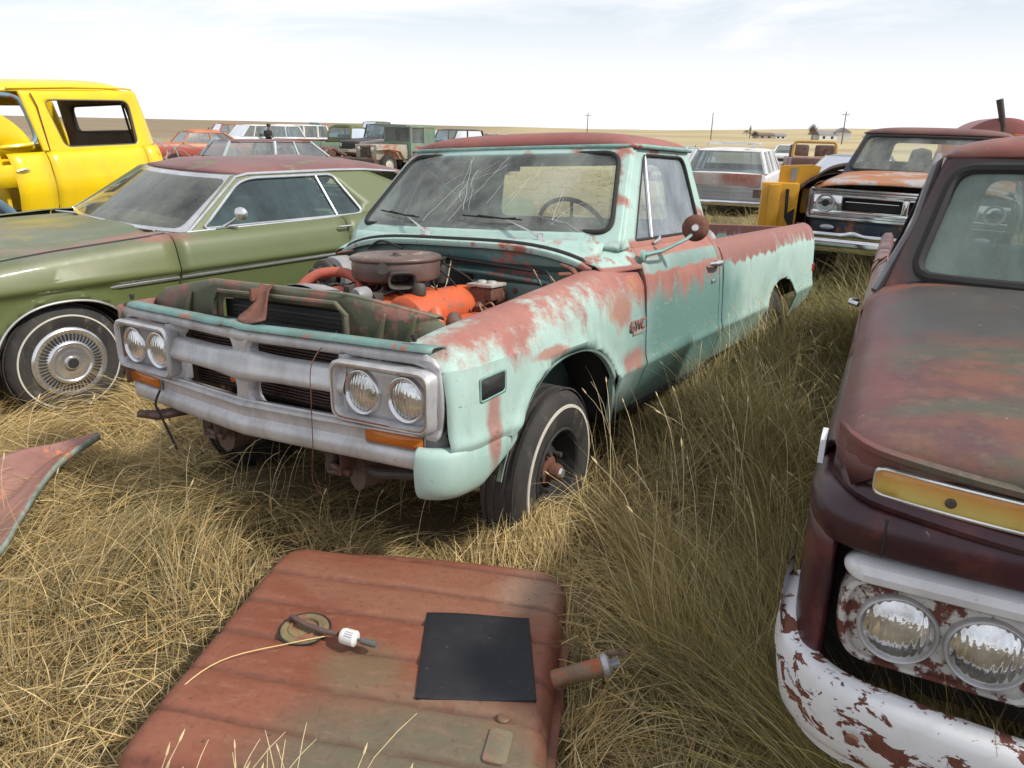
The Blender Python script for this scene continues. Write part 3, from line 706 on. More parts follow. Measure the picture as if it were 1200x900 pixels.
# snorkel: flattened horn with an oval mouth facing forward-left
d = Vector((.62, .70, -.10)).normalized(); sd = d.cross(Vector((0, 0, 1))).normalized(); uu = sd.cross(d)
rows = []
for t, w, h in ((.0, .05, .028), (.10, .048, .028), (.14, .050, .030), (.165, .060, .034), (.172, .062, .036), (.168, .052, .028), (.10, .045, .024)):
    o_ = Vector(AC) + Vector((.10, .10, -.062)) + d * t
    rows.append([tuple(o_ + sd * w * math.copysign(abs(math.cos(a)) ** .6, math.cos(a)) + uu * h * math.copysign(abs(math.sin(a)) ** .6, math.sin(a))) for a in np.linspace(0, math.tau, 25)[:-1]])
MB().grid(rows, closed_v=True).build('snorkel', M['grime'], aco)
mbx = MB().tube([Vector(AC) + Vector((.13, .04, -.04)), Vector(AC) + Vector((.20, .10, -.035))], [.022, .026], 12); mbx.build('vacuum_motor', M['grime'], aco)
# fan shroud / radiator / tank
MB().box((.475, -.41, .50), (.53, .39, 1.02), .006).build('radiator', M['dark'], g)
fins = MB()
for z in np.arange(.58, 1.00, .018): fins.box((.531, -.35, z), (.536, .33, z + .004))
fins.build('radiator_fins', M['grime'], g)
MB().tube([(.49, -.37, 1.03), (.49, -.30, 1.045), (.49, .28, 1.045), (.49, .35, 1.03)], [.03, .034, .034, .03], 12).lathe([(0, .03), (.035, .028), (.035, .0)], c=(.47, .18, 1.06), axis='Z', n=16).build('radiator_tank', M['grime'], g)
rows = [[(x, r_ * math.cos(a) - .02, .80 + r_ * 1.0 * math.sin(a)) for a in np.linspace(.25, math.pi - .25, 20)] for x, r_ in ((.46, .30), (.40, .295), (.34, .285), (.30, .27), (.30, .22))]
MB().grid(rows).build('fan_shroud', M['grey_plastic'], g, thick=.004)
fb = MB()
for k in range(5):
    a = k * math.tau / 5 + .3; fb.box((-.02, .05, -.05), (.02, .23, .05), M4=Matrix.Translation((.36, 0, .80)) @ Matrix.Rotation(a, 4, 'X') @ Matrix.Rotation(.5, 4, 'Y'))
fb.build('fan', M['grime'], g)
# radiator support (olive) with top opening
outp = [(-.86, .55), (-.86, .985), (-.78, 1.035), (-.445, 1.098), (.364, 1.098), (.72, 1.035), (.78, .99), (.78, .55)]
innp = rpoly([(-.37, .60), (-.37, 1.035), (.34, 1.045), (.34, .60)], .04)
def fs(u, w): return (.575 - .10 * max(0, u - .36) / .4, u, w)
mb = MB(); holed(mb, outp, innp, fs, 3, 120, c=(-.02, .84))
top = [(-.86, .985), (-.78, 1.035), (-.445, 1.098), (.364, 1.098), (.72, 1.035)]
mb.grid([[(fs(y, z)[0] + dx, y, z + dz) for dx, dz in ((0, 0), (-.006, .006), (-.035, .004), (-.045, -.012))] for y, z in top])
for y in (-.60, .50, .62): mb.tube([(fs(y, 0)[0] + .006, y - .02, .75), (fs(y, 0)[0] + .012, y, .95), (fs(y, 0)[0] + .006, y + .03, 1.04)], [.008, .016, .006], 8)
mb.tube([(.59, -.40, .62), (.592, -.40, 1.02), (.592, -.36, 1.062), (.592, .33, 1.068), (.592, .38, 1.03), (.59, .38, .62)], .010, 8)
mb.build('radiator_support', M['olive'], g, thick=.004)
# olive baffles sloping forward to the header at both ends
for s in (1, -1):
    yb = .78 if s > 0 else -.86
    rows = [[(.575 - (.10 if s > 0 else 0) + dx, yb - s * .0 + s * dy, z) for z in (.62, .8, .94, zt)] for dx, dy, zt in ((0, 0, .99), (.08, .02, .985), (.17, .02, .975))]
    MB().grid(rows).build('support_baffle', M['olive'], g, thick=.004)
lb = MB()
rows = [[(x, yc - w_ + 2 * w_ * k / 6, z + .012 * (abs(k - 3) / 3) ** 2) for k in range(7)] for x, yc, z, w_ in ((.770, .04, .992, .05), (.735, .03, .998, .075), (.69, .0, 1.012, .055), (.65, -.02, 1.040, .032), (.61, -.05, 1.080, .028), (.575, -.07, 1.102, .04))]
lb.grid(rows); lb.box((.62, -.075, 1.05), (.66, -.06, 1.10), .004); lb.build('hood_latch_bracket', M['rust'], g, thick=.006)
# blower motor on firewall
bm_ = MB().lathe(dense([(.0, .0), (.03, .0), (.035, -.012), (.038, -.06), (.055, -.066), (.075, -.07), (.08, -.085), (.08, -.17), (.07, -.18)], 2), c=(-.22, -.70, 1.02), axis='X', n=28); bm_.build('blower_motor', M['grime'], g)
MB().lathe([(.07, -.10), (.10, -.105), (.105, -.12), (.105, -.21), (.09, -.24)], c=(-.22, -.66, 1.01), axis='X', n=24).box((-.52, -.76, .93), (-.44, -.50, 1.10), .02).build('heater_box', M['grey_plastic'], g)
# red heater hose arc, alternator, oil cap
hose = [(.16 , -.34, .93), (.12, -.40, 1.01), (.05, -.36, 1.075), (-.02, -.26, 1.085), (-.03, -.17, 1.05), (.0, -.12, 1.0)]
hh = aged('faded_red_hose', (.62, .14, .09), (.45, .10, .06), amount=.36, rough=.6)
MB().tube(dense(hose, 5), .024, 12).build('hose', hh, g)
MB().lathe(dense([(0, .10), (.03, .10), (.055, .08), (.065, .05), (.068, -.04), (.05, -.06)], 2), c=(.30, -.27, .97), axis='X', n=24).build('alternator', M['grey_plastic'], g)
MB().lathe([(0, .04), (.03, .035), (.036, .02), (.036, -.03), (.03, -.04), (0, -.04)], c=(.23, .10, 1.035), axis='X', n=20).build('thermostat_housing', M['grey_plastic'], g)
MB().tube([(.25, .02, 1.0), (.28, -.04, 1.02), (.38, -.06, 1.03), (.45, -.05, 1.03)], .022, 10).build('radiator_hose', M['rubber'], g)
jk = MB(); rj = random.Random(3)
for k in range(26):
    x, y, z = rj.uniform(-.1, .3), rj.uniform(-.42, .14), rj.uniform(.93, 1.03); jk.box((x, y, z), (x + rj.uniform(.02, .06), y + rj.uniform(.02, .06), z + rj.uniform(.01, .04)), .005)
for k in range(14):
    x, y, z = rj.uniform(-.1, .3), rj.uniform(-.45, .15), .97; jk.tube([(x, y, z), (x + rj.uniform(-.05, .05), y + rj.uniform(-.08, .08), z + rj.uniform(.03, .08)), (x + rj.uniform(-.1, .1), y + rj.uniform(-.1, .1), z - .02)], .006, 6)
jk.build('engine_fittings', M['grime'], g)
# ignition leads, distributor, fuel line, breather, belts
MB().lathe(dense([(0, .10), (.03, .09), (.045, .06), (.05, .0), (.035, -.02), (.03, -.1)], 2), c=(-.40, .02, 1.02), axis='Z', n=20).build('distributor', M['dark'], g)
for k in range(8):
    s_ = 1 if k % 2 else -1; x_ = -.36 + .14 * (k // 2)
    MB().tube(dense([(-.40, .02 + .02 * s_, 1.11), (-.36 + .02 * k, .10 * s_, 1.13 - .01 * k), (x_ - .04, .20 * s_ + .02, 1.04), (x_, .34 * s_, .93), (x_ + .02, .38 * s_, .86)], 5), .0045, 6).build('ignition_lead', M['rubber'], g)
MB().tube(dense([(-.10, .10, 1.03), (.05, .14, 1.04), (.16, .10, 1.0), (.26, .14, .90)], 5), .005, 6).build('fuel_line', M['grime'], g)
MB().lathe(dense([(0, .03), (.022, .028), (.03, .01), (.03, -.02), (.018, -.03)], 2), c=(.02, .245, 1.045), axis='Z', n=18).build('oil_filler_cap', M['grime'], g)
MB().lathe([(.085, .36), (.090, .352), (.085, .344)], c=(0, .17, .60), axis='X', n=24).build('fan_belt', M['rubber'], g)
for k in range(5): MB().lathe([(0, .010), (.008, .009), (.010, .0)], c=(-.36 + .12 * k, .155, .975), axis='Z', n=8).build('cover_bolt', M['rustbrown'], g)
MB().box((.30, .42, .80), (.52, .66, .84), .01).box((.31, .43, .84), (.33, .65, .92), .004).box((.49, .43, .84), (.51, .65, .88), .004).build('battery_tray', M['rust'], g)
MB().tube(dense([(.40, .44, .86), (.36, .30, 1.0), (.30, .12, 1.03), (.24, -.06, 1.04), (.22, -.2, 1.0)], 5), .007, 6).build('battery_cable', M['rubber'], g)
# master cylinder
mc_ = MB().box((-.40, .28, .965), (-.29, .41, 1.03), .02); mc_.tube([(-.47, .34, .97), (-.29, .34, .965)], [.04, .035], 16); mc_.box((-.37, .26, .86), (-.27, .38, .93), .015); mc_.tube([(-.30, .34, .95), (-.25, .36, .93)], .02, 10)
mco = mc_.build('master_cylinder', M['rust'], g)
MB().box((-.408, .272, 1.029), (-.282, .418, 1.045), .007).lathe([(0, .058), (.02, .055), (.026, .044)], c=(-.345, .32, 1.0), axis='Z', n=14).lathe([(0, .058), (.02, .055), (.026, .044)], c=(-.345, .375, 1.0), axis='Z', n=14).build('reservoir_cap', aged('pale_cap', (.50, .47, .42), amount=.4), mco)
bl = MB()
for pts in ([(-.30, .36, .94), (-.25, .44, .97), (-.27, .47, .90), (-.33, .42, .84)], [(-.32, .40, .90), (-.24, .38, .96), (-.22, .43, .90), (-.28, .40, .82)]): bl.tube(dense(pts, 5), .0045, 6)
bl.build('brake_line', aged('copper_line', (.38, .22, .12), amount=.4), g)
# wires
wr = MB()
for pts, r_ in (([(-.49, .55, 1.10), (-.44, .62, 1.10), (-.42, .66, 1.04), (-.46, .68, .95)], .006), ([(-.485, .02, 1.14), (-.40, -.02, 1.10), (-.38, .03, 1.0), (-.42, .08, .92)], .010), ([(-.49, .50, 1.11), (-.40, .60, 1.06), (-.43, .65, .96)], .004), ([(-.50, -.55, 1.15), (-.46, -.42, 1.20), (-.47, -.28, 1.165)], .006)): wr.tube(dense(pts, 6), r_, 6)
wr.build('loose_wire', M['rubber'], g)
wr = MB()
for pts, r_ in (([(-.47, .0, 1.12), (-.35, .04, 1.0), (-.28, .10, .985), (-.12, .12, 1.0)], .003), ([(-.47, .04, 1.12), (-.33, .10, .99), (-.20, .13, 1.03)], .003), ([(-.48, .52, 1.105), (-.43, .60, 1.03), (-.45, .62, .93)], .0025), ([(-.48, .60, 1.09), (-.40, .70, 1.05)], .003)): wr.tube(dense(pts, 6), r_, 6)
wr.build('thin_wire', plain('pale_wire', (.5, .42, .30), .6), g)
# hinge pieces at cowl corners
for s in (1, -1):
    MB().tube([(-.50, s * .66, 1.135), (-.46, s * .74, 1.12), (-.48, s * .79, 1.06), (-.55, s * .80, 1.03)], [.012, .016, .014, .010], 8, flat=.5).tube([(-.40, s * .70, 1.10), (-.46, s * .74, 1.10)], .010, 8).build('hood_hinge', M['rust'], g)

# ---- grille and front face
def gx(y, z=.8):
    a = abs(y); return .785 - .045 * min(1, a / .50) - (.03 * max(0, (a - .5) / .4)) - .012 * abs(z - .8) / .2
def fg(dx=0.): return lambda u, w: (gx(u, w) + dx, u, w)
gr_ = empty('grille', g)
M_al = M['dullalu']
def panel_with_holes(polys):  # horizontal-strip construction
    pass
# outer rim: rounded frame following the shell
rim_out = rpoly([(-.905, .668), (.905, .668), (.93, .80), (.905, .972), (-.905, .972), (-.93, .80)], [.03, .03, .3, .07, .07, .3], 5)
rim_in = rpoly([(-.870, .700), (.870, .700), (.87, .80), (.868, .925), (-.868, .925), (-.87, .80)], [.03, .03, .2, .05, .05, .2], 5)
mb = MB(); holed(mb, rim_out, rim_in, lambda u, w: (gx(u, w) + .012 * math.sin(math.pi * min(1, max(0, (abs(w - .815) - .10) / .055))) + (.01 if abs(u) > .85 else 0), u, w), 6, 144)
mb.build('grille_surround', M_al, gr_, thick=.02)
def bar(name, pts, prof_r, flat, mat=M_al):
    MB().tube([fg(dx)(y, z) for y, z, dx in pts], prof_r, 12, flat=flat).build(name, mat, gr_)
# middle bar: thick bowed, from bezel to bezel
rows = []
for y in np.linspace(-.53, .53, 41):
    hgt = .048 + .012 * math.exp(-(y / .12) ** 2); zc_ = .828
    row = []
    for dz, dx in dense([(hgt * .95, -.05), (hgt, -.018), (hgt * .8, .002), (hgt * .35, .010), (-hgt * .2, .022), (-hgt * .6, .022), (-hgt * .85, .008), (-hgt, -.018), (-hgt * .95, -.05)], 2):
        row.append((gx(y) + dx + .008, y, zc_ + dz))
    rows.append(row)
MB().grid(rows).build('grille_centre_bar', M_al, gr_)
# vertical divider
rows = []
for z, w_ in ((.955, .095), (.935, .075), (.915, .055), (.895, .045), (.87, .05), (.80, .06), (.77, .05), (.74, .04), (.71, .045), (.69, .06), (.675, .08)):
    rows.append([(gx(k * w_) + dx, k * w_, z) for k, dx in ((-1, -.05), (-1, -.012), (-.75, .003), (-.45, .000), (0, -.008), (.45, .000), (.75, .003), (1, -.012), (1, -.05))])
MB().grid(rows).build('grille_divider', M_al, gr_)
# openings' corner webs next to the bezels
for s in (1, -1):
    rows = [[(gx(.52) + dx, s * y, z) for y, dx in ((.545, -.03), (.52, .012), (.50, .010), (.47 - .03 * k_, -.04))] for z, k_ in ((.93, 1), (.90, 1), (.88, .2), (.83, 0), (.79, .2), (.77, 1), (.70, 1), (.68, 0))]
    MB().grid(rows).build('grille_web', M_al, gr_)
MB().box((.60, -.52, .66), (.62, .52, .96)).build('grille_backing', M['dark'], gr_)
gm = MB()
for z in np.arange(.675, .95, .0125): gm.box((.625, -.50, z), (.635, .50, z + .004))
gm.build('grille_mesh', M['rustbrown'], gr_)
# headlight bezels
for s in (1, -1):
    hb = empty('headlight_bezel', g)
    bo = rpoly([(.475, .700), (.900, .700), (.905, .915), (.475, .915)], .045, 6); bi = rpoly([(.497, .720), (.880, .720), (.885, .893), (.497, .893)], .04, 6)
    def fb_(dx): return lambda u, w: (gx(.5) + .035 - .05 * (u - .5) + dx, s * u, w)
    rows = []
    N_ = 72; O_ = resample(bo, N_, (.69, .808)); I_ = resample(bi, N_, (.69, .808))
    def mixp(a, b, t): return tuple(np.array(a) * (1 - t) + np.array(b) * t)
    for t, dx in ((-.15, -.05), (-.05, -.01), (.0, .0), (.3, .008), (.7, .006), (1.0, -.004), (1.12, -.03)):
        rows.append([fb_(dx)(*mixp(O_[k], I_[k], t)) for k in range(N_)])
    MB().grid(rows, closed_v=True).build('bezel_rim', M_al, hb)
    # inner dish with two holes approximated by a plate and raised lamp rings
    mb = MB(); filled(mb, bi, fb_(-.028), 4, 72, c=(.69, .808)); mb.build('bezel_plate', M['grey_plastic'] if s < 0 else M_al, hb, thick=.004)
    for yy in (.597, .788):
        xl = fb_(-.028)(yy, .806)[0]
        lo = MB().lathe(dense([(.0, .020), (.03, .018), (.055, .010), (.068, .001)], 3), c=(xl, s * yy, .806), axis='X', n=40).build('headlight', M['lamp'], hb)
        MB().lathe(dense([(.066, .004), (.072, .012), (.078, .012), (.082, .004), (.084, -.004)], 2), c=(xl, s * yy, .806), axis='X', n=40).build('headlight_ring', M['chrome'], lo)
    # rust line on inside edge of driver's bezel
    if s > 0: mb = MB(); ring(mb, resample(rpoly([(.49, .713), (.888, .713), (.893, .901), (.49, .901)], .04, 6), 60, (.69, .808))[0:60], lambda u, w: (fb_(.006)(u, w)), .0032); mb.build('bezel_trim_rust', aged('rust_stain', (.30, .20, .10), (.42, .36, .28), amount=.45), hb)
# lower panel with parking lamps
rows = []
lp = dense([(-.04, .692), (.0, .690), (.010, .675), (-.002, .662), (-.004, .630), (.010, .617), (.018, .600), (.016, .575), (.004, .556), (-.03, .545)], 2)
for y in np.linspace(-.905, .905, 61):
    e = max(0, (abs(y) - .80) / .105); 
    rows.append([(gx(y) + .010 + dx - e ** 2 * .05, y, z + .0 * e + .008 * (abs(y) / .9) ** 2) for dx, z in lp])
lpo = MB().grid(rows).build('lower_grille_panel', M_al, g, thick=.004)
for s in (1, -1):
    pa = [(.612, .636), (.850, .640), (.850, .684), (.612, .680)]
    mb = MB(); filled(mb, rpoly(pa, .006), lambda u, w: (gx(u) + .012, s * u, w), 1, 40); mb.build('parking_lamp', M['amber'], lpo, thick=.012, off=1)
    mb = MB(); ring(mb, rpoly([(.606, .631), (.856, .635), (.856, .689), (.606, .685)], .006), lambda u, w: (gx(u) + .014, s * u, w), .004); mb.build('parking_lamp_rim', M['grey_plastic'], lpo)
# loose orange lamps hanging behind the grille
for y, z in ((-.17, .735), (.46, .712)):
    MB().lathe(dense([(0, .035), (.015, .033), (.026, .015), (.028, 0)], 2), c=(.67, y, z), axis='X', n=16).box((.63, y - .02, z - .02), (.672, y + .03, z + .02), .005).build('loose_marker_bulb', M['amber'], g)
# header strip (mint) above grille
rows = []
for y in np.linspace(-.90, .875, 49):
    e = max(0, (abs(y) - .82) / .08)
    rows.append([(gx(y) + dx - .03 * e, y, z - .010 * e ** 2 + (.006 if y > -.1 and y < .0 else 0)) for dx, z in ((.012, .968), (.016, .972), (.014, .978), (.006, .986), (-.004, .989), (-.035, .987), (-.06, .982), (-.065, .965))])
MB().grid(rows).build('header_panel', aged('dirty_teal_header', (.17, .33, .30), (.11, .24, .22), rust=(.22, .10, .07), amount=.40, rough=.5, scale=7, dirt=.6), g, thick=.003)
for y in (-.83, .80): MB().lathe([(.0, .025), (.010, .024), (.012, .012), (.008, .010), (.008, 0)], c=(.70, y, .998), axis='Z', n=12).build('hood_bumper', M['rubber'], g)
# rusty frame horns and brackets below
MB().tube([(.55, -.62, .50), (.74, -.68, .50), (.79, -.74, .51)], [.03, .032, .022], 10, flat=.7).build('bumper_bracket', M['rustbrown'], g)
for y in (-.40, .36):
    mb = MB(); rows = [[(x, y + w_ * c_, .475 + h_ * s_) for c_, s_ in ((-1, 1), (-1, -1), (1, -1), (1, 1))] for x, w_, h_ in ((.35, .032, .036), (.63, .035, .04), (.68, .04, .045))]
    mb.grid(rows, closed_v=True); mb.tube([(.66, y - .05, .46), (.66, y + .07, .44)], .013, 8); mb.build('frame_horn', M['rustbrown'], g, thick=.006)
MB().tube([(.55, .30, .42), (.60, .52, .44), (.55, .72, .46)], .018, 8).build('sway_bar', M['grime'], g)
MB().tube(dense([(.82, -.50, .66), (.835, -.52, .60), (.825, -.50, .54), (.80, -.46, .40)], 5), .005, 6).build('hanging_cable', M['rubber'], g)
MB().tube(dense([(.66, .40, .98), (.80, .42, .90), (.80, .40, .75), (.815, .41, .60), (.80, .38, .45), (.79, .44, .38)], 5), .0018, 6).build('thin_wire', M['rust'], g)
# ---- mirror, handle, badge
mr = empty('door_mirror', g)
MB().tube([(-.80, .935, 1.17), (-.88, .99, 1.185), (-1.02, 1.055, 1.235), (-1.06, 1.07, 1.26)], [.014, .010, .009, .009], 8).lathe([(0, .0), (.03, .0), (.026, .012), (.01, .02)], c=(-.79, .93, 1.165), axis='Y', n=16).build('mirror_arm', M['mint_in'], mr)
hm = MB().lathe(dense([(0, .028), (.03, .025), (.052, .014), (.062, 0), (.064, -.006), (.058, -.010), (0, -.010)], 2), axis='X', n=32).build('mirror_head', M['rust'], mr)
hm.location = (-1.075, 1.075, 1.285); hm.rotation_euler = (0, R(-4), R(18))
MB().lathe([(0, .036), (.016, .034), (.02, .024)], axis='X', n=14).build('mirror_clamp', M['chrome'], hm)
hd = MB(); hd.tube([(-1.62, .975, 1.055), (-1.64, 1.0, 1.058), (-1.72, 1.005, 1.055), (-1.78, .992, 1.052)], [.008, .011, .012, .013], 10, flat=1.3); hd.box((-1.80, .955, 1.035), (-1.75, .985, 1.07), .008); hd.build('door_handle', M['chrome'], door_d)
MB().lathe([(0, .984), (.009, .984), (.012, .975), (.012, .968)], c=(-1.70, 0, .955), axis='Y', n=16).build('door_lock', M['chrome'], door_d)
bdg = MB().box((-.745, .970, .814), (-.625, .977, .836), .002)
bo_ = bdg.build('badge_plate', aged('badge_plate', (.45, .43, .38), rust=(.25, .06, .05), amount=.38), fender)
F4 = Matrix(((-1, 0, 0, -.665), (0, 0, 1, .978), (0, 1, 0, .858), (0, 0, 0, 1)))
text_mesh('GMC', 'badge_letters', aged('badge_letters', (.40, .36, .33), rust=(.28, .07, .06), amount=.5, rough=.35, metal=.6, scale=30), fender, F4, .072, .008, .25, 1.05)
# small chips near badge
# ---- wheels
for (x, y, z, s) in ((0, .86, .36, 1), (0, -.86, .36, -1), (-3.225, .84, .40, 1), (-3.225, -.84, .40, -1)):
    w_ = make_wheel(g, (x + .015, y, z - .01), .345, .20, s, 'steel', .014 if x == 0 else 0, rimr=.185)
    if x == 0: w_.rotation_euler = (R(-2), 0, R(4))
# little chrome lamp bits in the bed corner
MB().lathe(dense([(0, .06), (.05, .05), (.085, .02), (.09, 0), (.08, -.03)], 2), c=(-2.02, .78, 1.14), axis='X', n=24).build('bed_lamp', M['grey_plastic'], g)
# ================================================================ ground and grass
GMI = np.array(GM4.inverted())
def gh(x, y):
    d = -.3 * np.clip((y - 11) / 12, 0, 1) ** 1.5 - .10 * np.exp(-(((x - 1.6) / 2.2) ** 2 + ((y - 6.6) / 2.4) ** 2)) - .06 * np.exp(-(((x + .9) / 1.0) ** 2 + ((y - 3.9) / 1.0) ** 2))
    Mi = GMI; X = Mi[0, 0] * x + Mi[0, 1] * y + Mi[0, 3]; Y = Mi[1, 0] * x + Mi[1, 1] * y + Mi[1, 3]
    al = np.clip((X + 4.6) * 2, 0, 1) * np.clip((1.3 - X) * 1.6, 0, 1)
    d = d + (.12 + .16 * np.clip((-1.8 - X) / 1.2, 0, 1)) * np.exp(-((Y - 1.22) / .40) ** 2) * al + .10 * np.exp(-((X - .85) / .42) ** 2) * np.exp(-(Y / .95) ** 4)
    d = d + .15 * np.exp(-(((x - .08) / .24) ** 2 + ((y - 2.60) / .16) ** 2))
    return d - .02
def vnoise(x, y, seed=0):
    """value noise, vectorised"""
    r = np.random.default_rng(seed); T = r.random((64, 64))
    xi = np.floor(x).astype(int); yi = np.floor(y).astype(int); fx = x - xi; fy = y - yi
    fx = fx * fx * (3 - 2 * fx); fy = fy * fy * (3 - 2 * fy)
    g_ = lambda a, b: T[a % 64, b % 64]
    return (g_(xi, yi) * (1 - fx) + g_(xi + 1, yi) * fx) * (1 - fy) + (g_(xi, yi + 1) * (1 - fx) + g_(xi + 1, yi + 1) * fx) * fy
def soil_mat():
    t = NT('dry_prairie_ground')
    n1 = t.noise(.9, 8, .65); n2 = t.noise(22, 8, .7, stretch=(1, .35, 1), dist=.6); n3 = t.noise(.02, 6, .6, stretch=(1, 3, 1))
    near = t.mix(n2, (.07, .05, .028), (.20, .15, .075))
    near = t.mix(t.step(n1, .42, .66), near, (.13, .105, .055))
    far = t.mix(n3, (.40, .32, .17), (.52, .44, .26)); far = t.mix(t.step(t.noise(.006, 5, .6, stretch=(1, 4, 1)), .45, .6), far, (.33, .27, .16))
    X, Y, Z = t.xyz()
    f = t.step(Y, 9, 40); left = t.math('MULTIPLY', t.step(X, 20, -60), t.step(Y, 40, 110))
    far = t.mix(t.math('MULTIPLY', left, .75), far, (.20, .15, .10))
    return t.bsdf(t.mix(f, near, far), .95, 0., t.bump(n2, .8, .03), .15)
M['soil'] = soil_mat()
# one sheet to the horizon: fine near, coarse far
xs_ = np.concatenate([-np.geomspace(3000, 8, 34), np.linspace(-7, 7, 90), np.geomspace(8, 3000, 34)])
ys_ = np.concatenate([[-60, -20, -6], np.linspace(-2, 12, 90), np.geomspace(13, 4200, 44)])
GX, GY = np.meshgrid(xs_, ys_, indexing='ij')
fine = np.clip(1 - np.maximum(np.abs(GX) - 6, np.maximum(GY - 11, 0)) / 2, 0, 1)
GZ = gh(GX, GY) + fine * (vnoise(GX * 3, GY * 3, 1) - .5) * .05
# far terrain: low rise on the left, nearly level on the right
dist = np.hypot(GX, GY); az_ = np.arctan2(GX, np.maximum(GY, 1e-3))
rise = np.clip((GY - 340) / 500, 0, 1)
GZ += rise * np.clip((az_ - .15) * 4, 0, 1) * 7.5 - np.clip((GY - 25) / 60, 0, 1) * .3
GZ += np.clip((GY - 500) / 500, 0, 1) * (vnoise(GX / 260 + 9, GY / 600 + 3, 4) - .5) * 5
rows = [[(float(GX[i, j]), float(GY[i, j]), float(GZ[i, j])) for j in range(len(ys_))] for i in range(len(xs_))]
MB().grid(rows).build('ground', M['soil'], None, kind='structure')

def grass_mat():
    t = NT('dry_grass_blades')
    a = t.n('ShaderNodeAttribute'); a.attribute_name = 'blade'; a.attribute_type = 'GEOMETRY'
    b = t.n('ShaderNodeBsdfDiffuse'); t.set(b.inputs[0], a.outputs['Color'])
    tl = t.n('ShaderNodeBsdfTranslucent'); t.set(tl.inputs[0], a.outputs['Color'])
    gl = t.n('ShaderNodeBsdfGlossy'); gl.inputs['Roughness'].default_value = .45; gl.inputs[0].default_value = (.9, .85, .7, 1)
    m1 = t.n('ShaderNodeMixShader'); m1.inputs[0].default_value = .22; t.set(m1.inputs[1], b.outputs[0]); t.set(m1.inputs[2], tl.outputs[0])
    m2 = t.n('ShaderNodeMixShader'); m2.inputs[0].default_value = .05; t.set(m2.inputs[1], m1.outputs[0]); t.set(m2.inputs[2], gl.outputs[0])
    t.t.links.new(m2.outputs[0], t.out.inputs[0]); return t.m
M['grass'] = grass_mat()
STRAW = np.array([(.50, .355, .145), (.58, .43, .20), (.44, .30, .11), (.36, .27, .12), (.62, .49, .26), (.27, .215, .10)])
GREEN = np.array([(.22, .20, .085), (.28, .245, .105), (.17, .155, .07), (.33, .275, .13), (.14, .125, .06)])
def blades(name, root, dirn, length, width, lift, droop, color, segs=5, curl=.35):
    """root (n,2); dirn = heading of the lean; lift = initial elevation angle; droop = how much the elevation falls"""
    n = len(root); K = segs + 1
    t = np.linspace(0, 1, K)[None, :]
    el = lift[:, None] - droop[:, None] * t ** 1.1
    hd = dirn[:, None] + (rng.normal(0, curl, n))[:, None] * t
    ds = (length / segs)[:, None]
    dx = np.cos(el) * np.cos(hd) * ds; dy = np.cos(el) * np.sin(hd) * ds; dz = np.sin(el) * ds
    X = root[:, :1] + np.concatenate([np.zeros((n, 1)), np.cumsum(dx[:, :-1], 1)], 1)
    Y = root[:, 1:2] + np.concatenate([np.zeros((n, 1)), np.cumsum(dy[:, :-1], 1)], 1)
    z0 = gh(root[:, 0], root[:, 1])[:, None]
    Zr = np.concatenate([np.zeros((n, 1)), np.cumsum(dz[:, :-1], 1)], 1)
    fl = (rng.random(n) ** 2 * .05)[:, None]
    Z = np.maximum(Zr, fl * t) + gh(X, Y) - .01
    w = width[:, None] * (1 - t ** 2.2 * .92) * .5
    px, py = -np.sin(hd), np.cos(hd)
    tw = rng.normal(0, .6, n)[:, None]
    V = np.empty((n, K, 2, 3), np.float32)
    for k, sg in ((0, 1), (1, -1)):
        V[:, :, k, 0] = X + sg * px * w * np.cos(tw); V[:, :, k, 1] = Y + sg * py * w * np.cos(tw); V[:, :, k, 2] = Z + sg * w * np.sin(tw)
    me = bpy.data.meshes.new(name); nv = n * K * 2
    base = (np.arange(n) * K * 2)[:, None] + (np.arange(segs) * 2)[None, :]
    q = np.stack([base, base + 1, base + 3, base + 2], -1).reshape(-1)
    me.vertices.add(nv); me.vertices.foreach_set('co', V.reshape(-1))
    nf = n * segs; me.loops.add(nf * 4); me.loops.foreach_set('vertex_index', q.astype(np.int32))
    me.polygons.add(nf); me.polygons.foreach_set('loop_start', (np.arange(nf) * 4).astype(np.int32))
    at = me.attributes.new('blade', 'FLOAT_COLOR', 'POINT')
    c = np.ones((n, K, 2, 4), np.float32); c[..., :3] = color[:, None, None, :]
    at.data.foreach_set('color', c.reshape(-1)); me.materials.append(M['grass']); me.update(calc_edges=True)
    return link(bpy.data.objects.new(name, me), kind='stuff')
Minv = GM4.inverted()
def in_truck(x, y, m=0.):
    Mi = np.array(Minv); X = Mi[0, 0] * x + Mi[0, 1] * y + Mi[0, 3]; Y = Mi[1, 0] * x + Mi[1, 1] * y + Mi[1, 3]
    return (X < .55 + m) & (X > -4.2 - m) & (np.abs(Y) < .80 + m)
KEEPOUT = []      # (cx, cy, yaw, half length, half width, strength)
def tank_box(x, y):
    a = math.radians(-8); dx, dy = x + .375, y - 1.795; u = dx * math.cos(a) + dy * math.sin(a); v = -dx * math.sin(a) + dy * math.cos(a)
    return u, v
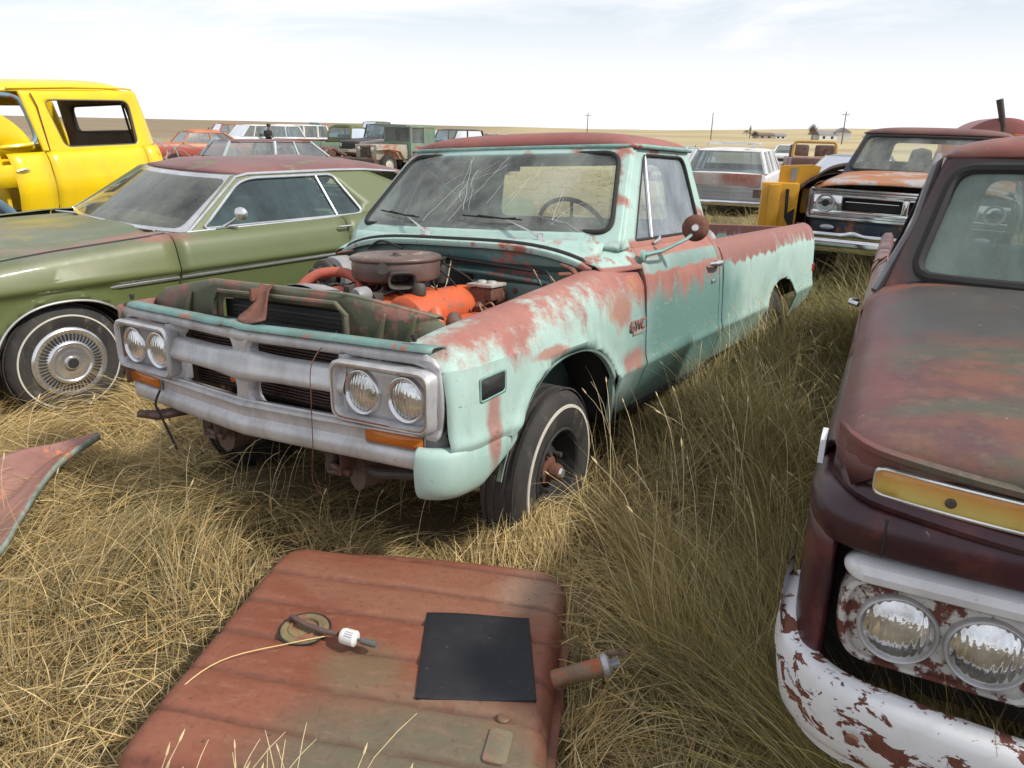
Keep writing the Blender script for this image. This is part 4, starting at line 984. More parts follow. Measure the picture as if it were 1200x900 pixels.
def make_grass(name, n, y0, y1, spread, tuft, lenr, wr, seedn, tufted=True):
    # points in the camera's fan, density falling with distance
    u = rng.random(n); Y = y0 * (y1 / y0) ** (u ** .9); Xn = (rng.random(n) * 2 - 1) * spread; X = Xn * (Y + 1.0) * .78 + .0
    if tufted:   # gather the roots in tufts
        nt = max(50, n // tuft); ti = rng.integers(0, nt, n); uu = rng.random(nt); ty = y0 * (y1 / y0) ** (uu ** .9); tx = (rng.random(nt) * 2 - 1) * spread * (ty + 1) * .78
        rad = .028 * (1 + ty * .12); tdir = rng.random(nt) * math.tau
        mixm = rng.random(n) < .62
        ox, oy = rng.normal(0, 1, n), rng.normal(0, 1, n)
        X = np.where(mixm, tx[ti] + ox * rad[ti], X); Y = np.where(mixm, ty[ti] + oy * rad[ti], Y); fan = np.arctan2(oy, ox); tsz = .65 + rng.random(nt) * .7
        tcol = rng.random(nt)
    # flow field of the matted grass
    fl = (vnoise(X * .55 + 3, Y * .55 + 7, seedn) * 2.1 - 1.05) * math.pi + (vnoise(X * 1.7, Y * 1.7, seedn + 1) - .5) * 3.2
    d = fl + rng.normal(0, .34, n)
    if tufted: d = np.where(mixm & (rng.random(n) < .5), fan + rng.normal(0, .35, n), d)
    right = 1 / (1 + np.exp(-(X - .55 - .12 * (Y - 2)) * 4))        # taller greener grass to the right
    clump = vnoise(X * 1.3 + 11, Y * 1.3 + 5, 8)
    L = lenr[0] + (lenr[1] - lenr[0]) * rng.random(n) * (.55 + .9 * clump)
    fan_dir = 2.3 + (vnoise(X * .5, Y * .5, 77) - .5) * 1.2
    d = np.where(rng.random(n) < .62 * right, fan_dir + rng.normal(0, .35, n), d)
    L *= 1 + .45 * right; L *= np.where(Y > 10, np.clip(1 - (Y - 10) / 14, .45, 1), 1)
    if tufted: L *= np.where(mixm, tsz[ti], 1)
    lift = np.where(rng.random(n) < .25, rng.uniform(.9, 1.5, n), rng.uniform(.25, 1.2, n)) ; lift = np.minimum(lift * (.62 + .38 * right) + right * .25, 1.5)
    droop = rng.uniform(.5, 1.7, n) * (1 - .3 * right)
    W = wr * (.6 + .8 * rng.random(n)) * (1 - .25 * right) * (1 + Y * .085)
    # choose colours
    ci = rng.integers(0, len(STRAW), n); c = STRAW[ci]; gi = rng.integers(0, len(GREEN), n)
    pg = np.clip(.10 + .42 * right + (vnoise(X * .8, Y * .8, 20) - .5) * .7, 0, .95)
    c = np.where((rng.random(n) < pg)[:, None], GREEN[gi], c)
    c = c * (.75 + .5 * rng.random(n))[:, None]
    c = c * (.78 + .44 * vnoise(X * 2.2 + 30, Y * 2.2, 33))[:, None]
    c = c * (1 - right[:, None] * np.array([.26, .20, .34])[None, :])
    gaps = vnoise(X * 5.5 + 40, Y * 5.5, 51) * .6 + vnoise(X * 2.3 + 4, Y * 2.3, 52) * .4; keep = ~((gaps < .33) & (rng.random(n) < .8)); lowm = np.clip((gaps - .30) / .25, .45, 1.15); L = L * lowm
    c = c * np.clip(lowm, .7, 1.1)[:, None]
    keep &= ~(((((X - .10) / .22) ** 2 + ((Y - 2.40) / .05) ** 2) < 1) & (rng.random(n) < .85))
    it = in_truck(X, Y); keep &= ~(it & (rng.random(n) < .65)); L = np.where(it, L * .6, L)
    for cx, cy, yaw, hl, hw in KEEPOUT:
        a, b = (X - cx) * math.cos(yaw) + (Y - cy) * math.sin(yaw), -(X - cx) * math.sin(yaw) + (Y - cy) * math.cos(yaw)
        ins = (np.abs(a) < hl) & (np.abs(b) < hw); keep &= ~(ins & (rng.random(n) < .7)); L = np.where(ins, L * .5, L)
    tu, tv = tank_box(X, Y); ins = (np.abs(tu) < .50) & (np.abs(tv) < .50); keep &= ~ins
    # blades next to the tank lean away from it
    near = (np.abs(tu) < .80) & (np.abs(tv) < .95) & ~ins; away = np.arctan2(Y - 1.8, X + .37)
    L = np.where(near, L * .7, L); d = np.where(near & (np.cos(d - away) < 0), away + rng.normal(0, 1.0, n), d)
    # a low spot of bare thatch beside the front wheel
    k = keep
    return blades(name, np.stack([X, Y], 1)[k], d[k], L[k], W[k], lift[k], droop[k], c[k])
# ================================================================ neighbouring vehicles
def posem(pos, ypr):
    y, p, r = [R(a) for a in ypr]
    return Matrix.Translation(pos) @ Matrix.Rotation(y, 4, 'Z') @ Matrix.Rotation(p, 4, 'Y') @ Matrix.Rotation(r, 4, 'X')
GRP = 'old vehicles parked in the dry grass'
def cab_upper(g, mb_, mroof, zb, yb, k, zr, A0, A1, B1, B0, win, glassm, wsw=(.80, .67), wsz=None, wcurve=.12, wz=(1.27, 1.64), rh=.075, seal=.014, ws=True, rear=True, post=None, rpow=5, hwr=None, roofov=.02, rearwin=None, door_glass=True):
    sy_ = lambda z: yb - (z - zb) * k
    for s in (1, -1):
        fn = lambda u, w, s=s: (u, s * sy_(w), w)
        mb = MB(); holed(mb, [(A0, zb), (A1, zr), (B1, zr), (B0, zb)], win, fn, 4, 96); mb.build('door_frame', mb_, g, thick=.03)
        c = np.array(win).mean(0)
        mb = MB(); ring(mb, resample(win, 72, tuple(c)), lambda u, w: (u, s * (sy_(w) + .001), w), .007); mb.build('window_seal', M['rubber'], g)
        if door_glass: mb = MB(); filled(mb, win, lambda u, w: (u, s * (sy_(w) - .014), w), 2, 60); mb.build('door_glass', glassm, g, smooth=0)
        if post: MB().tube([(post[0], s * sy_(post[1]), post[1]), (post[2], s * sy_(post[3]), post[3])], .011, 8).build('vent_post', M['chrome'], g)
    yt = sy_(zr); y0 = sy_(zb)
    def X(y, z):
        t = (z - zb) / (zr - zb); return A0 + (A1 - A0) * t + wcurve * (1 - (abs(y) / y0) ** 2.6)
    if ws:
        fw = lambda u, w: (X(u, w), u, w)
        inn = rpoly([(-wsw[0], wz[0]), (wsw[0], wz[0]), (wsw[1], wz[1]), (-wsw[1], wz[1])], .075, 6)
        mb = MB(); holed(mb, [(-y0, zb), (y0, zb), (yt, zr), (-yt, zr)], inn, fw, 5, 120); mb.build('windshield_frame', mb_, g, thick=.03)
        mb = MB(); ring(mb, resample(inn, 110), lambda u, w: (X(u, w) + .005, u, w), seal, 8); mb.build('windshield_seal', M['rubber'], g)
        mb = MB(); filled(mb, inn, lambda u, w: (X(u, w) + .001, u, w), 5, 80); mb.build('windshield', glassm, g)
    if rear:
        fb = lambda u, w: (B0 + (B1 - B0) * (w - zb) / (zr - zb) - .003, u, w)
        inn = rearwin or rpoly([(-.58, wz[0] + .02), (.58, wz[0] + .02), (.52, wz[1] - .04), (-.52, wz[1] - .04)], .06)
        mb = MB(); holed(mb, [(-y0, zb), (y0, zb), (yt, zr), (-yt, zr)], inn, fb, 3, 96); mb.build('cab_back', mb_, g, thick=.02)
        mb = MB(); ring(mb, resample(inn, 80), lambda u, w: (fb(u, w)[0], u, w), .012); mb.build('rear_window_seal', M['rubber'], g)
    hw = hwr or yt + roofov; cx = (A1 + B1) / 2 + .02; hl = (A1 - B1) / 2 + .04; rows = []
    for i in range(25):
        v = -1 + i / 12; row = []
        for j in range(29):
            u = -1 + j / 14; e = (1 - abs(u) ** rpow) * (1 - abs(v) ** rpow)
            row.append((cx + hl * v + wcurve * .75 * (1 - abs(u) ** 2.6) * max(0, v), hw * u, zr + .004 + rh * max(0, e) ** .55 + .02 * (1 - u * u) * (1 - v * v)))
        rows.append(row)
    MB().grid(rows).build('roof', mroof, g, thick=.015)
    return X
def lower_body(g, mat, sec, segs, arches, zlow, names, end_x=None):
    """segs: list of (name, x0, x1); arches list of (cx, cz, hw, h)"""
    fs_ = [arch_z(*a) for a in arches]
    for s in (1, -1):
        for nm, x0, x1 in segs:
            xs = set([x0, x1]) | set(np.linspace(x0, x1, max(3, int(abs(x1 - x0) / .08))))
            for a in arches: xs |= {a[0] + a[2] * math.cos(t) for t in np.linspace(0, math.pi, 31)} | {a[0] + a[2] + .001, a[0] - a[2] - .001}
            xs = sorted([x for x in xs if min(x0, x1) <= x <= max(x0, x1)], reverse=True)
            def zb_(x):
                z = zlow
                for f in fs_: z = max(z, f(x, zlow))
                return z
            mb = MB(); clip_loft(mb, xs, sec, zb_, s); mb.build(nm, mat, g, thick=.003)
    for a in arches:
        for s in (1, -1):
            rows = []; yy = sec(a[0])[len(sec(a[0])) // 3][0]
            for y in (yy - .01, yy - .22, yy - .30): rows.append([(a[0] + (a[2] + .02) * math.cos(t), s * y, a[1] - .05 + (a[3] + .05) * math.sin(t)) for t in np.linspace(-.1, math.pi + .1, 20)])
            wb = MB().grid(rows); wb.build('wheel_house', M['dark'], g, thick=.003)

# ---------------------------------------------------------------- maroon pickup at the right edge
def maroon_mat():
    t = NT('weathered_maroon_paint'); X, Y, Z = t.xyz()
    n1 = t.noise(2.2, 6, .6); n2 = t.noise(7, 8, .68)
    base = t.mix(t.step(n1, .35, .65), (.060, .014, .022), (.036, .012, .018))
    base = t.mix(t.math('MULTIPLY', t.step(n2, .46, .62), .55), base, (.13, .035, .035))
    top = t.math('MULTIPLY', t.step(Z, 1.0, 1.07), t.step(X, -.85, -.65))
    hood = t.mix(t.step(t.noise(3.5, 7, .65, loc=(2, 1, 0)), .40, .62), (.185, .075, .045), (.10, .045, .045))
    hood = t.mix(t.step(t.noise(2.6, 7, .68, loc=(5, 2, 0), stretch=(1.6, .6, 1)), .46, .62), hood, (.085, .082, .055))
    hood = t.mix(t.math('MULTIPLY', t.step(t.noise(16, 8, .75), .50, .68), .5), hood, (.20, .13, .09)); hood = t.mix(t.math('MULTIPLY', t.step(t.noise(30, 6, .75, loc=(4, 0, 2)), .52, .7), .5), hood, (.05, .035, .035))
    grey = t.math('MULTIPLY', t.step(t.math('ADD', X, t.math('MULTIPLY', t.noise(2.5, 5), .5)), .38, .12), .9)
    hood = t.mix(grey, hood, t.mix(t.noise(6, 6), (.042, .048, .046), (.085, .085, .078)))
    edge = t.math('MULTIPLY', t.step(t.math('ADD', t.math('ABSOLUTE', Y), t.math('MULTIPLY', t.noise(5, 5), .2)), .88, .98), .8)
    hood = t.mix(edge, hood, (.16, .05, .045))
    c = t.mix(top, base, hood)
    c = t.mix(t.step(t.noise(28, 7, .7), .66, .70), c, (.22, .19, .17))
    cow = t.math('MULTIPLY', t.math('MULTIPLY', t.step(X, -.50, -.56), t.step(n2, .45, .55)), t.step(Z, 1.30, 1.24))
    c = t.mix(t.math('MULTIPLY', cow, .7), c, (.26, .09, .05))
    return t.bsdf(c, t.math('ADD', .33, t.math('MULTIPLY', t.math('MULTIPLY', top, n2), .35)), 0., t.bump(n2, .12, .004), .5)
M['maroon'] = maroon_mat()
M['maroon_roof'] = aged('faded_maroon_roof', (.19, .05, .045), (.27, .09, .06), rust=(.30, .10, .045), amount=.42, rough=.5, scale=4)
def chipped_white():
    t = NT('chipped_white_enamel'); n = t.noise(15, 9, .66, dist=.5, stretch=(1, .7, 1.5)); n2 = t.noise(30, 5, .6); X, Y, Z = t.xyz()
    m_ = t.step(t.math('ADD', n, t.math('MULTIPLY', t.noise(2.5, 2), .12)), .598, .610); m_ = t.math('MAXIMUM', m_, t.step(n2, .66, .68))
    c = t.mix(t.noise(5, 5), (.70, .71, .73), (.60, .60, .60)); c = t.mix(t.math('MULTIPLY', t.step(t.noise(12, 6), .5, .8), .3), c, (.3, .28, .25))
    r_ = t.mix(t.noise(45, 7, .75), (.035, .014, .012), (.22, .065, .035))
    return t.bsdf(t.mix(m_, c, r_), t.math('ADD', .35, t.math('MULTIPLY', m_, .4)), 0., t.bump(t.math('MULTIPLY', m_, -1.), .4, .004), .5)
M['chipwhite'] = chipped_white()
M['bezelwhite'] = aged('rusting_white_bezel', (.62, .61, .58), (.5, .48, .45), rust=(.085, .026, .018), amount=.48, rough=.5, scale=17, dirt=.3, bump=.5)
M['white_enamel'] = aged('white_enamel', (.72, .73, .76), (.64, .65, .67), rust=(.3, .22, .16), amount=.30, rough=.35, scale=7, dirt=.2, bump=.05)
def amber_panel():
    t = NT('amber_lens_strip'); n = t.noise(6, 5, stretch=(1, .5, 1)); X, Y, Z = t.xyz()
    c = t.mix(t.step(t.math('ADD', Z, t.math('MULTIPLY', n, .05)), 1.02, 1.085), (.60, .48, .15), (.50, .16, .015))
    c = t.mix(t.step(t.noise(9, 4), .55, .75), c, (.45, .30, .03)); return t.bsdf(c, .22, 0., t.bump(t.noise(40, 3), .2, .003), .6)
M['amberstrip'] = amber_panel()
mg = thing('pickup_truck', 'dark maroon pickup close at the right with chipped white bumper and amber lamp strip', 'pickup truck', GRP, mat=posem((1.828, 1.66, -.026), (243.81, -1.91, 1.3)))
MS = [(.88, .40), (.93, .50), (.955, .58), (.962, .66), (.955, .74), (.948, .82), (.955, .88), (.957, .92)]
def msec(x):
    e = max(0, (x - .45) / .35)
    top = [(.950, .955), (.935, .985), (.915, 1.005)] if x > -.6 else [(.950, .97), (.945, 1.05), (.935, 1.12), (.91, 1.17), (.88, 1.20)]
    if x < -1.9: top = [(.95, .97), (.945, 1.05), (.94, 1.12), (.92, 1.15), (.88, 1.155), (.86, 1.12)]
    return [(y - .05 * e ** 3, z) for y, z in dense(MS, 2) + top]
lower_body(mg, M['maroon'], msec, [('fender', .50, -.63), ('door', -.65, -1.66), ('cab_corner', -1.67, -1.80), ('bed_side', -1.90, -4.25)], [(0, .42, .47, .42), (-2.95, .42, .47, .38)], .42, None)
# hood: broad clamshell
rows = []
for i, x in enumerate(np.linspace(.86, -.60, 30)):
    row = []; t = (.86 - x) / 1.46
    for j in range(37):
        u = -1 + j / 18; a = abs(u)
        ye = .925 - .05 * max(0, (x - .55) / .31) ** 3
        y = ye * math.copysign(1 - (1 - a) ** 1.0, u); ze = 1.035 + .05 * t + .085 * t * t
        z = ze + (.055 + .03 * t) * (1 - a ** 8) ** .6 + .035 * (1 - u * u) * (1 - .3 * t) - .035 * max(0, 1 - (.86 - x) / .07) ** 2
        xx = x - .10 * (a ** 3) * max(0, 1 - t * 3) 
        row.append((xx, y, z))
    rows.append(row)
MB().grid(rows).build('hood', M['maroon'], mg, thick=.004)
# hood front face, lower lip, letter/lamp recess
def nx(y): return .86 - .10 * (abs(y) / .925) ** 3
def nz(y): return .012 + .030 * max(0, (abs(y) - .5) / .4) ** 1.5
rows = []
for y in np.linspace(-.915, .915, 71):
    e = max(0, (abs(y) - .80) / .115)
    rows.append([(nx(y) + dx - .10 * e ** 3, y, z + nz(y)) for dx, z in ((-.014, 1.062), (.000, 1.056), (.000, 1.045), (-.022, 1.038), (-.024, .99), (-.02, .972), (-.004, .962), (.004, .950), (-.002, .938), (-.03, .930), (-.09, .925))])
MB().grid(rows).build('hood_front_panel', M['maroon'], mg, thick=.004)
for s in (1, -1):
    hp = [(.50, .985), (.832, .985), (.832, 1.042), (.50, 1.042)]
    lz = lambda u: .35 * nz(u)
    mb = MB(); ring(mb, resample(rpoly(hp, .018), 60), lambda u, w: (nx(u) - .012, s * u, w + lz(u)), .005, 8); o_ = mb.build('lamp_strip_rim', M['chrome'], mg)
    mb = MB(); filled(mb, rpoly(hp, .018), lambda u, w: (nx(u) - .010 + .004 * math.cos((w - 1.013) * 50), s * u, w + lz(u)), 3, 60); mb.build('amber_lamp_strip', M['amberstrip'], mg, thick=.006)
    MB().lathe([(0, .006), (.006, .006), (.010, .002), (.010, 0)], c=(nx(.70) - .006, s * .70, 1.018), axis='X', n=14).build('lamp_screw', M['grime'], mg)
# tie panel under the hood, sweeping round the corners into the fenders; cheek below it beside the grille cavity
tp_ = dense([(.44, .957), (.56, .957), (.66, .953), (.735, .930), (.785, .88), (.812, .78), (.825, .60), (.835, .3), (.838, 0)], 6)
tfull = [(x, -y) for x, y in tp_] + [(x, y) for x, y in reversed(tp_[:-1])]
def sweep(path, prof):
    rows = []
    for i, (x, y) in enumerate(path):
        p0 = np.array(path[max(i - 1, 0)]); p1 = np.array(path[min(i + 1, len(path) - 1)]); d_ = p1 - p0; d_ /= np.linalg.norm(d_); n_ = np.array([d_[1], -d_[0]]); n_ = n_ if n_ @ np.array([x - .2, y]) > 0 else -n_
        rows.append([(x + n_[0] * o, y + n_[1] * o, z) for o, z in prof])
    return rows
MB().grid(sweep(tfull, dense([(-.10, .985), (-.05, .978), (-.015, .960), (.0, .935), (.0, .905), (-.008, .880), (-.016, .868), (-.05, .862)], 2))).build('front_tie_panel', M['maroon'], mg, thick=.004)
for s in (1, -1):
    MB().tube([(.800, s * .80, .955), (.812, s * .80, .93), (.805, s * .80, .875)], .0025, 6).build('panel_seam', M['dark'], mg)
    ck = [(x, s * y) for x, y in dense([(.44, .955), (.56, .955), (.66, .950), (.725, .928), (.755, .900), (.745, .885), (.66, .878), (.55, .876)], 4)]
    MB().grid([[(x, y, z) for z in np.linspace(.48, .90, 8)] for x, y in ck]).build('fender_face', M['maroon'], mg, thick=.003)
MB().box((.50, -.9, .45), (.60, .9, .93)).build('grille_cavity', M['dark'], mg)
def fx(y): return .775 - .03 * (abs(y) / .9) ** 2
# white brow
rows = []
for y in .865 * np.sin(np.linspace(-math.pi / 2, math.pi / 2, 91)):
    e = max(0, (abs(y) - .815) / .05); c_ = math.sqrt(max(0, 1 - e ** 2))
    rows.append([(fx(y) + dx * c_ , y, .822 + dz * max(.05, c_)) for dx, dz in ((-.02, .032), (.020, .030), (.040, .018), (.046, 0), (.040, -.018), (.020, -.030), (-.02, -.032))])
MB().grid(rows).build('grille_brow', M['white_enamel'], mg, thick=.003)
for s in (1, -1):
    hb = empty('headlight_bezel', mg)
    bo = rpoly([(.485, .600), (.845, .600), (.870, .70), (.855, .800), (.485, .800)], [.03, .05, .08, .05, .03], 6)
    hN = 84; O_ = resample(bo, hN, (.66, .70)); rows = []
    for t, dx in ((1.0, -.06), (1.0, -.005), (.97, .012), (.92, .016), (.88, .004)):
        rows.append([(fx(p[0]) + dx, s * (.66 + (p[0] - .66) * t), .70 + (p[1] - .70) * t) for p in O_])
    MB().grid(rows, closed_v=True).build('bezel_rim', M['bezelwhite'], hb)
    mb = MB(); filled(mb, [(.66 + (p[0] - .66) * .90, .70 + (p[1] - .70) * .90) for p in O_], lambda u, w: (fx(u) + .006, s * u, w), 4, 84, c=(.66, .70)); mb.build('bezel_plate', M['bezelwhite'], hb, thick=.004)
    for yy, zz in ((.583, .70), (.745, .70)):
        lo = MB().lathe(dense([(0, .030), (.025, .028), (.05, .020), (.070, .006)], 3), c=(fx(yy) + .008, s * yy, zz), axis='X', n=44).build('headlight', M['lamp'], hb)
        MB().lathe(dense([(.069, .006), (.072, .013), (.075, .013), (.078, .006), (.079, -.006)], 2), c=(fx(yy) + .008, s * yy, zz), axis='X', n=44).build('headlight_ring', M['dullalu'], lo)
MB().box((.74, -.49, .60), (.75, .49, .80), .004).build('grille_mesh', M['dark'], mg)
for z in (.64, .70, .76): MB().box((.752, -.485, z - .008), (.768, .485, z + .008), .003).build('grille_bar', M['white_enamel'], mg)
# white chipped bumper wrapping round
path = dense([(.56, .975), (.64, .985), (.72, .965), (.80, .915), (.855, .84), (.89, .70), (.915, .45), (.925, 0)], 6)
full = [(x, -y) for x, y in path] + [(x, y) for x, y in reversed(path[:-1])]
rows = []
for i, (x, y) in enumerate(full):
    p0 = np.array(full[max(i - 1, 0)]); p1 = np.array(full[min(i + 1, len(full) - 1)]); d_ = p1 - p0; d_ /= np.linalg.norm(d_); n_ = np.array([d_[1], -d_[0]])
    n_ = n_ if n_ @ np.array([x - .2, y]) > 0 else -n_
    e = max(0, (.74 - x) / .18); up_ = .09 * e
    rows.append([(x + n_[0] * o, y + n_[1] * o, z + (up_ if z > .55 else 0) + (.20 * e if z < .50 else (.10 * e if z < .56 else 0))) for o, z in dense([(-.05, .592), (-.02, .588), (-.004, .575), (.004, .54), (.006, .50), (.002, .455), (-.008, .425), (-.03, .405), (-.035, .385), (-.06, .375)], 2)])
bmp = MB().grid(rows).build('front_bumper', M['chipwhite'], mg, thick=.004)
for s in (1, -1): MB().lathe([(0, .006), (.010, .005), (.014, .0)], c=(.895, s * .80, .50), axis='X', n=16).build('bumper_bolt', M['rust'], bmp)
gls = glass('milky_cab_glass', tint=(.55, .66, .62), dirt=.85, dcol=(.27, .34, .30), scale=2.2, refl=.8)
Xm = cab_upper(mg, M['maroon'], M['maroon_roof'], 1.205, .872, .30, 1.665, -.62, -.86, -1.72, -1.78, rpoly([(-.78, 1.235), (-.95, 1.635), (-1.64, 1.63), (-1.68, 1.235)], .05), gls, (.79, .70), None, .16, (1.262, 1.628), .07, .020, post=(-.98, 1.24, -1.04, 1.63), roofov=.005)
rows = []
for y in np.linspace(-.875, .875, 41):
    x0 = Xm(min(abs(y), .872), 1.21); zc2 = 1.222 - .0 * abs(y)
    e = max(0, (abs(y) - .74) / .135)
    rows.append([(x0 + .004, y, 1.225 - .03 * e * e), (x0 + .06, y, 1.212 - .04 * e * e), (x0 + .11, y, 1.196 - .05 * e * e), (x0 + .13, y, 1.18 - .06 * e)])
MB().grid(rows).build('cowl', M['maroon'], mg, thick=.004)
for s in (1, -1): # door vent frame seen edge-on, grey primer drip rail
    MB().tube([(-.665, s * .895, 1.19), (-.80, s * .80, 1.42), (-.88, s * .765, 1.62), (-.93, s * .755, 1.665)], [.016, .016, .014, .010], 8, flat=1.8).build('pillar_drip_rail', M['grey_plastic'], mg)
ib = MB(); ib.box((-1.60, -.72, .72), (-1.10, .72, .96), .05); ib.box((-1.74, -.72, .90), (-1.58, .72, 1.30), .05); ib.build('bench_seat', M['seat'], mg)
MB().box((-.90, -.80, 1.02), (-.66, .80, 1.22), .04).build('dashboard', M['maroon'], mg)
MB().box((-.88, -.02, 1.50), (-.865, .20, 1.56), .01).build('rear_view_mirror', M['chrome'], mg)
MB().box((-1.80, -.86, .42), (-.5, .86, .45)).build('cab_floor', M['dark'], mg); MB().box((-1.80, -.87, .45), (-1.79, .87, 1.2)).build('cab_back_panel', M['maroon'], mg)
MB().box((-4.25, -.88, .60), (-1.92, .88, .63)).box((-1.95, -.88, .6), (-1.92, .88, 1.13)).build('bed_floor', M['rust'], mg)
MB().tube([(-1.40, -.965, 1.02), (-1.42, -1.0, 1.025), (-1.52, -1.0, 1.02), (-1.56, -.975, 1.015)], .012, 8).build('door_handle', M['chrome'], mg)
MB().prism([(.44, .975), (.60, .975), (.58, 1.025), (.52, 1.035), (.44, 1.0)], lambda u, w, z: (u, -.952 + z, w), .012).build('side_trim', M['white_enamel'], mg)
for x in (0, -2.95):
    for s in (1, -1): make_wheel(mg, (x, s * .82, .34), .35, .2, s, 'steel')

# ---------------------------------------------------------------- green hardtop coupe
def green_mat():
    t = NT('faded_olive_green_paint'); X, Y, Z = t.xyz(); n = t.noise(3, 6, .6); n2 = t.noise(13, 8, .7)
    c = t.mix(n, (.12, .14, .05), (.155, .17, .07))
    c = t.mix(t.math('MULTIPLY', t.step(Y, .2, .9), t.math('MULTIPLY', t.step(X, -.6, -.75), .45)), c, (.085, .12, .055))  # door side mixed darker: its dull reflections are put into the paint colour
    c = t.mix(t.math('MULTIPLY', t.step(Z, .79, .76), .35), c, (.07, .10, .025))  # shade under the flank crease, put into the colour
    top = t.math('MULTIPLY', t.step(Z, .84, .90), t.step(X, -.95, -.75)); top = t.math('MULTIPLY', top, t.step(t.math('ABSOLUTE', Y), .96, .90))
    tp = t.mix(t.step(t.noise(2.4, 7, .65, loc=(1, 4, 0)), .38, .62), (.11, .135, .07), (.16, .165, .12))
    tp = t.mix(t.math('MULTIPLY', t.step(t.noise(2.0, 6, .6, loc=(6, 1, 0), stretch=(.5, 1.6, 1)), .54, .62), .8), tp, (.30, .12, .10))
    tp = t.mix(t.math('MULTIPLY', t.step(t.noise(1.6, 5, .6, loc=(3, 8, 0)), .52, .68), .7), tp, (.27, .24, .04))
    c = t.mix(top, c, tp); c = t.mix(t.step(n2, .69, .73), c, (.10, .05, .03))
    c = t.mix(t.math('MULTIPLY', t.step(Z, .45, .25), .6), c, (.16, .13, .08))
    return t.bsdf(c, t.math('ADD', .34, t.math('MULTIPLY', n2, .2)), 0., t.bump(n2, .08, .003), .5, coat=.05)
M['green'] = green_mat()
M['vinyl'] = aged('faded_red_roof', (.17, .055, .055), (.24, .10, .09), rust=(.13, .12, .08), amount=.42, rough=.45, scale=3, dirt=.5)
gc = thing('parked_car', 'olive green two-door hardtop with red faded roof and chrome wheel cover', 'car', GRP, mat=posem((-3.291, 4.809, -.009), (231.17, .35, -.68)))
def gsec(x):
    # belt and flank line fall a little to the front
    zt = .985 - .055 * max(0, (x + .6)) - .03 * max(0, x) ; e = max(0, (x - .6) / .5)
    q = max(0, (-x - 1.95) / .5); q = min(1, q); kick = .05 * math.exp(-((x + 3.0) / .7) ** 2)
    S = dense([(.86, .24), (.91, .30), (.935, .40), (.945, .52), (.950, .62), (.952, .70), (.958, .735), (.985, .765), (.990, .785), (.984, .81)], 2) + [(.972, zt - .13 + kick * .3), (.955, zt - .07 + kick * .6), (.930, zt - .025 + kick), (.900, zt - .004 + kick), (.865, zt + .004 + kick), (.83, zt + .002 + kick)]
    S = [(p[0] - .06 * e ** 2, p[1]) for p in S]
    return [(flare(y, x, z, 0.03, .30, .40, .385), z) for y, z in S]
lower_body(gc, M['green'], gsec, [('fender', 1.02, -.665), ('door', -.672, -2.02), ('quarter_panel', -2.027, -4.35)], [(.03, .30, .395, .385), (-2.98, .30, .395, .33)], .25, None)
# chrome arch moulding, trim line, sill
for cx, hh in ((.03, .385), (-2.98, .33)):
    MB().tube([(cx + .398 * math.copysign(abs(math.cos(a)) ** .87, math.cos(a)), .965 + (.006 if .25 < a < 2.9 else -.01), .30 + (hh + .003) * abs(math.sin(a)) ** .87) for a in np.linspace(.02, math.pi - .02, 40)], .008, 8).build('arch_moulding', M['chrome'], gc)
MB().tube([(-.24, .953, .722), (-.30, .962, .726), (-.664, .964, .728)], [.004, .007, .007], 8, flat=1.5).build('side_moulding', M['chrome'], gc)
MB().tube([(-.68, .964, .728), (-2.0, .964, .735)], .007, 8, flat=1.5).build('side_moulding', M['chrome'], gc)
MB().tube([(-2.04, .964, .735), (-4.2, .955, .74)], .007, 8, flat=1.5).build('side_moulding', M['chrome'], gc)
# hood slightly ajar + cowl
rows = []
for x in np.linspace(1.05, -.80, 24):
    row = []
    for j in range(31):
        u = -1 + j / 15; a = abs(u); ye = .86
        z = .945 + .02 * (1 - x) * .5 + .012 * (1 - a ** 6) + .05 * (1 - u * u) * .6 - .028 * math.exp(-((a - .62) / .10) ** 2) * (1 if x > -.78 else 0) + (.02 * (1.05 - max(x, -.8)) / 1.8 * (1 if u > 0 else .6))
        row.append((x - (.0 if x > 0 else .13 * (1 - a ** 2.2) * -x / .8 * -1 + .0) * (-1), ye * u, z - .02))
    rows.append(row)
MB().grid(rows).build('hood', M['green'], gc, thick=.012)
rows = [[(x, .865 * u, z - .01 * u * u) for u in np.linspace(-1, 1, 21)] for x, z in ((-.55, .93), (-.80, .945), (-1.05, .955))]
MB().grid(rows).build('cowl', M['green'], gc)
MB().box((-.4, -.84, .90), (1.0, .84, .915)).build('engine_bay_cover', M['rust'], gc)
MB().tube([(-.66 - .10 * (1 - u * u), .855 * u, .975 + .012 * (1 - u * u)) for u in np.linspace(-1, .72, 19)], .006, 8).build('cowl_moulding', M['chrome'], gc)
MB().tube([(x, .862, .989 - .055 * max(0, x + .6) - .03 * max(0, x)) for x in np.linspace(1.0, -.55, 20)] + [(-.68, .80, .985)], .011, 6, flat=.5).build('hood_gap', M['dark'], gc)
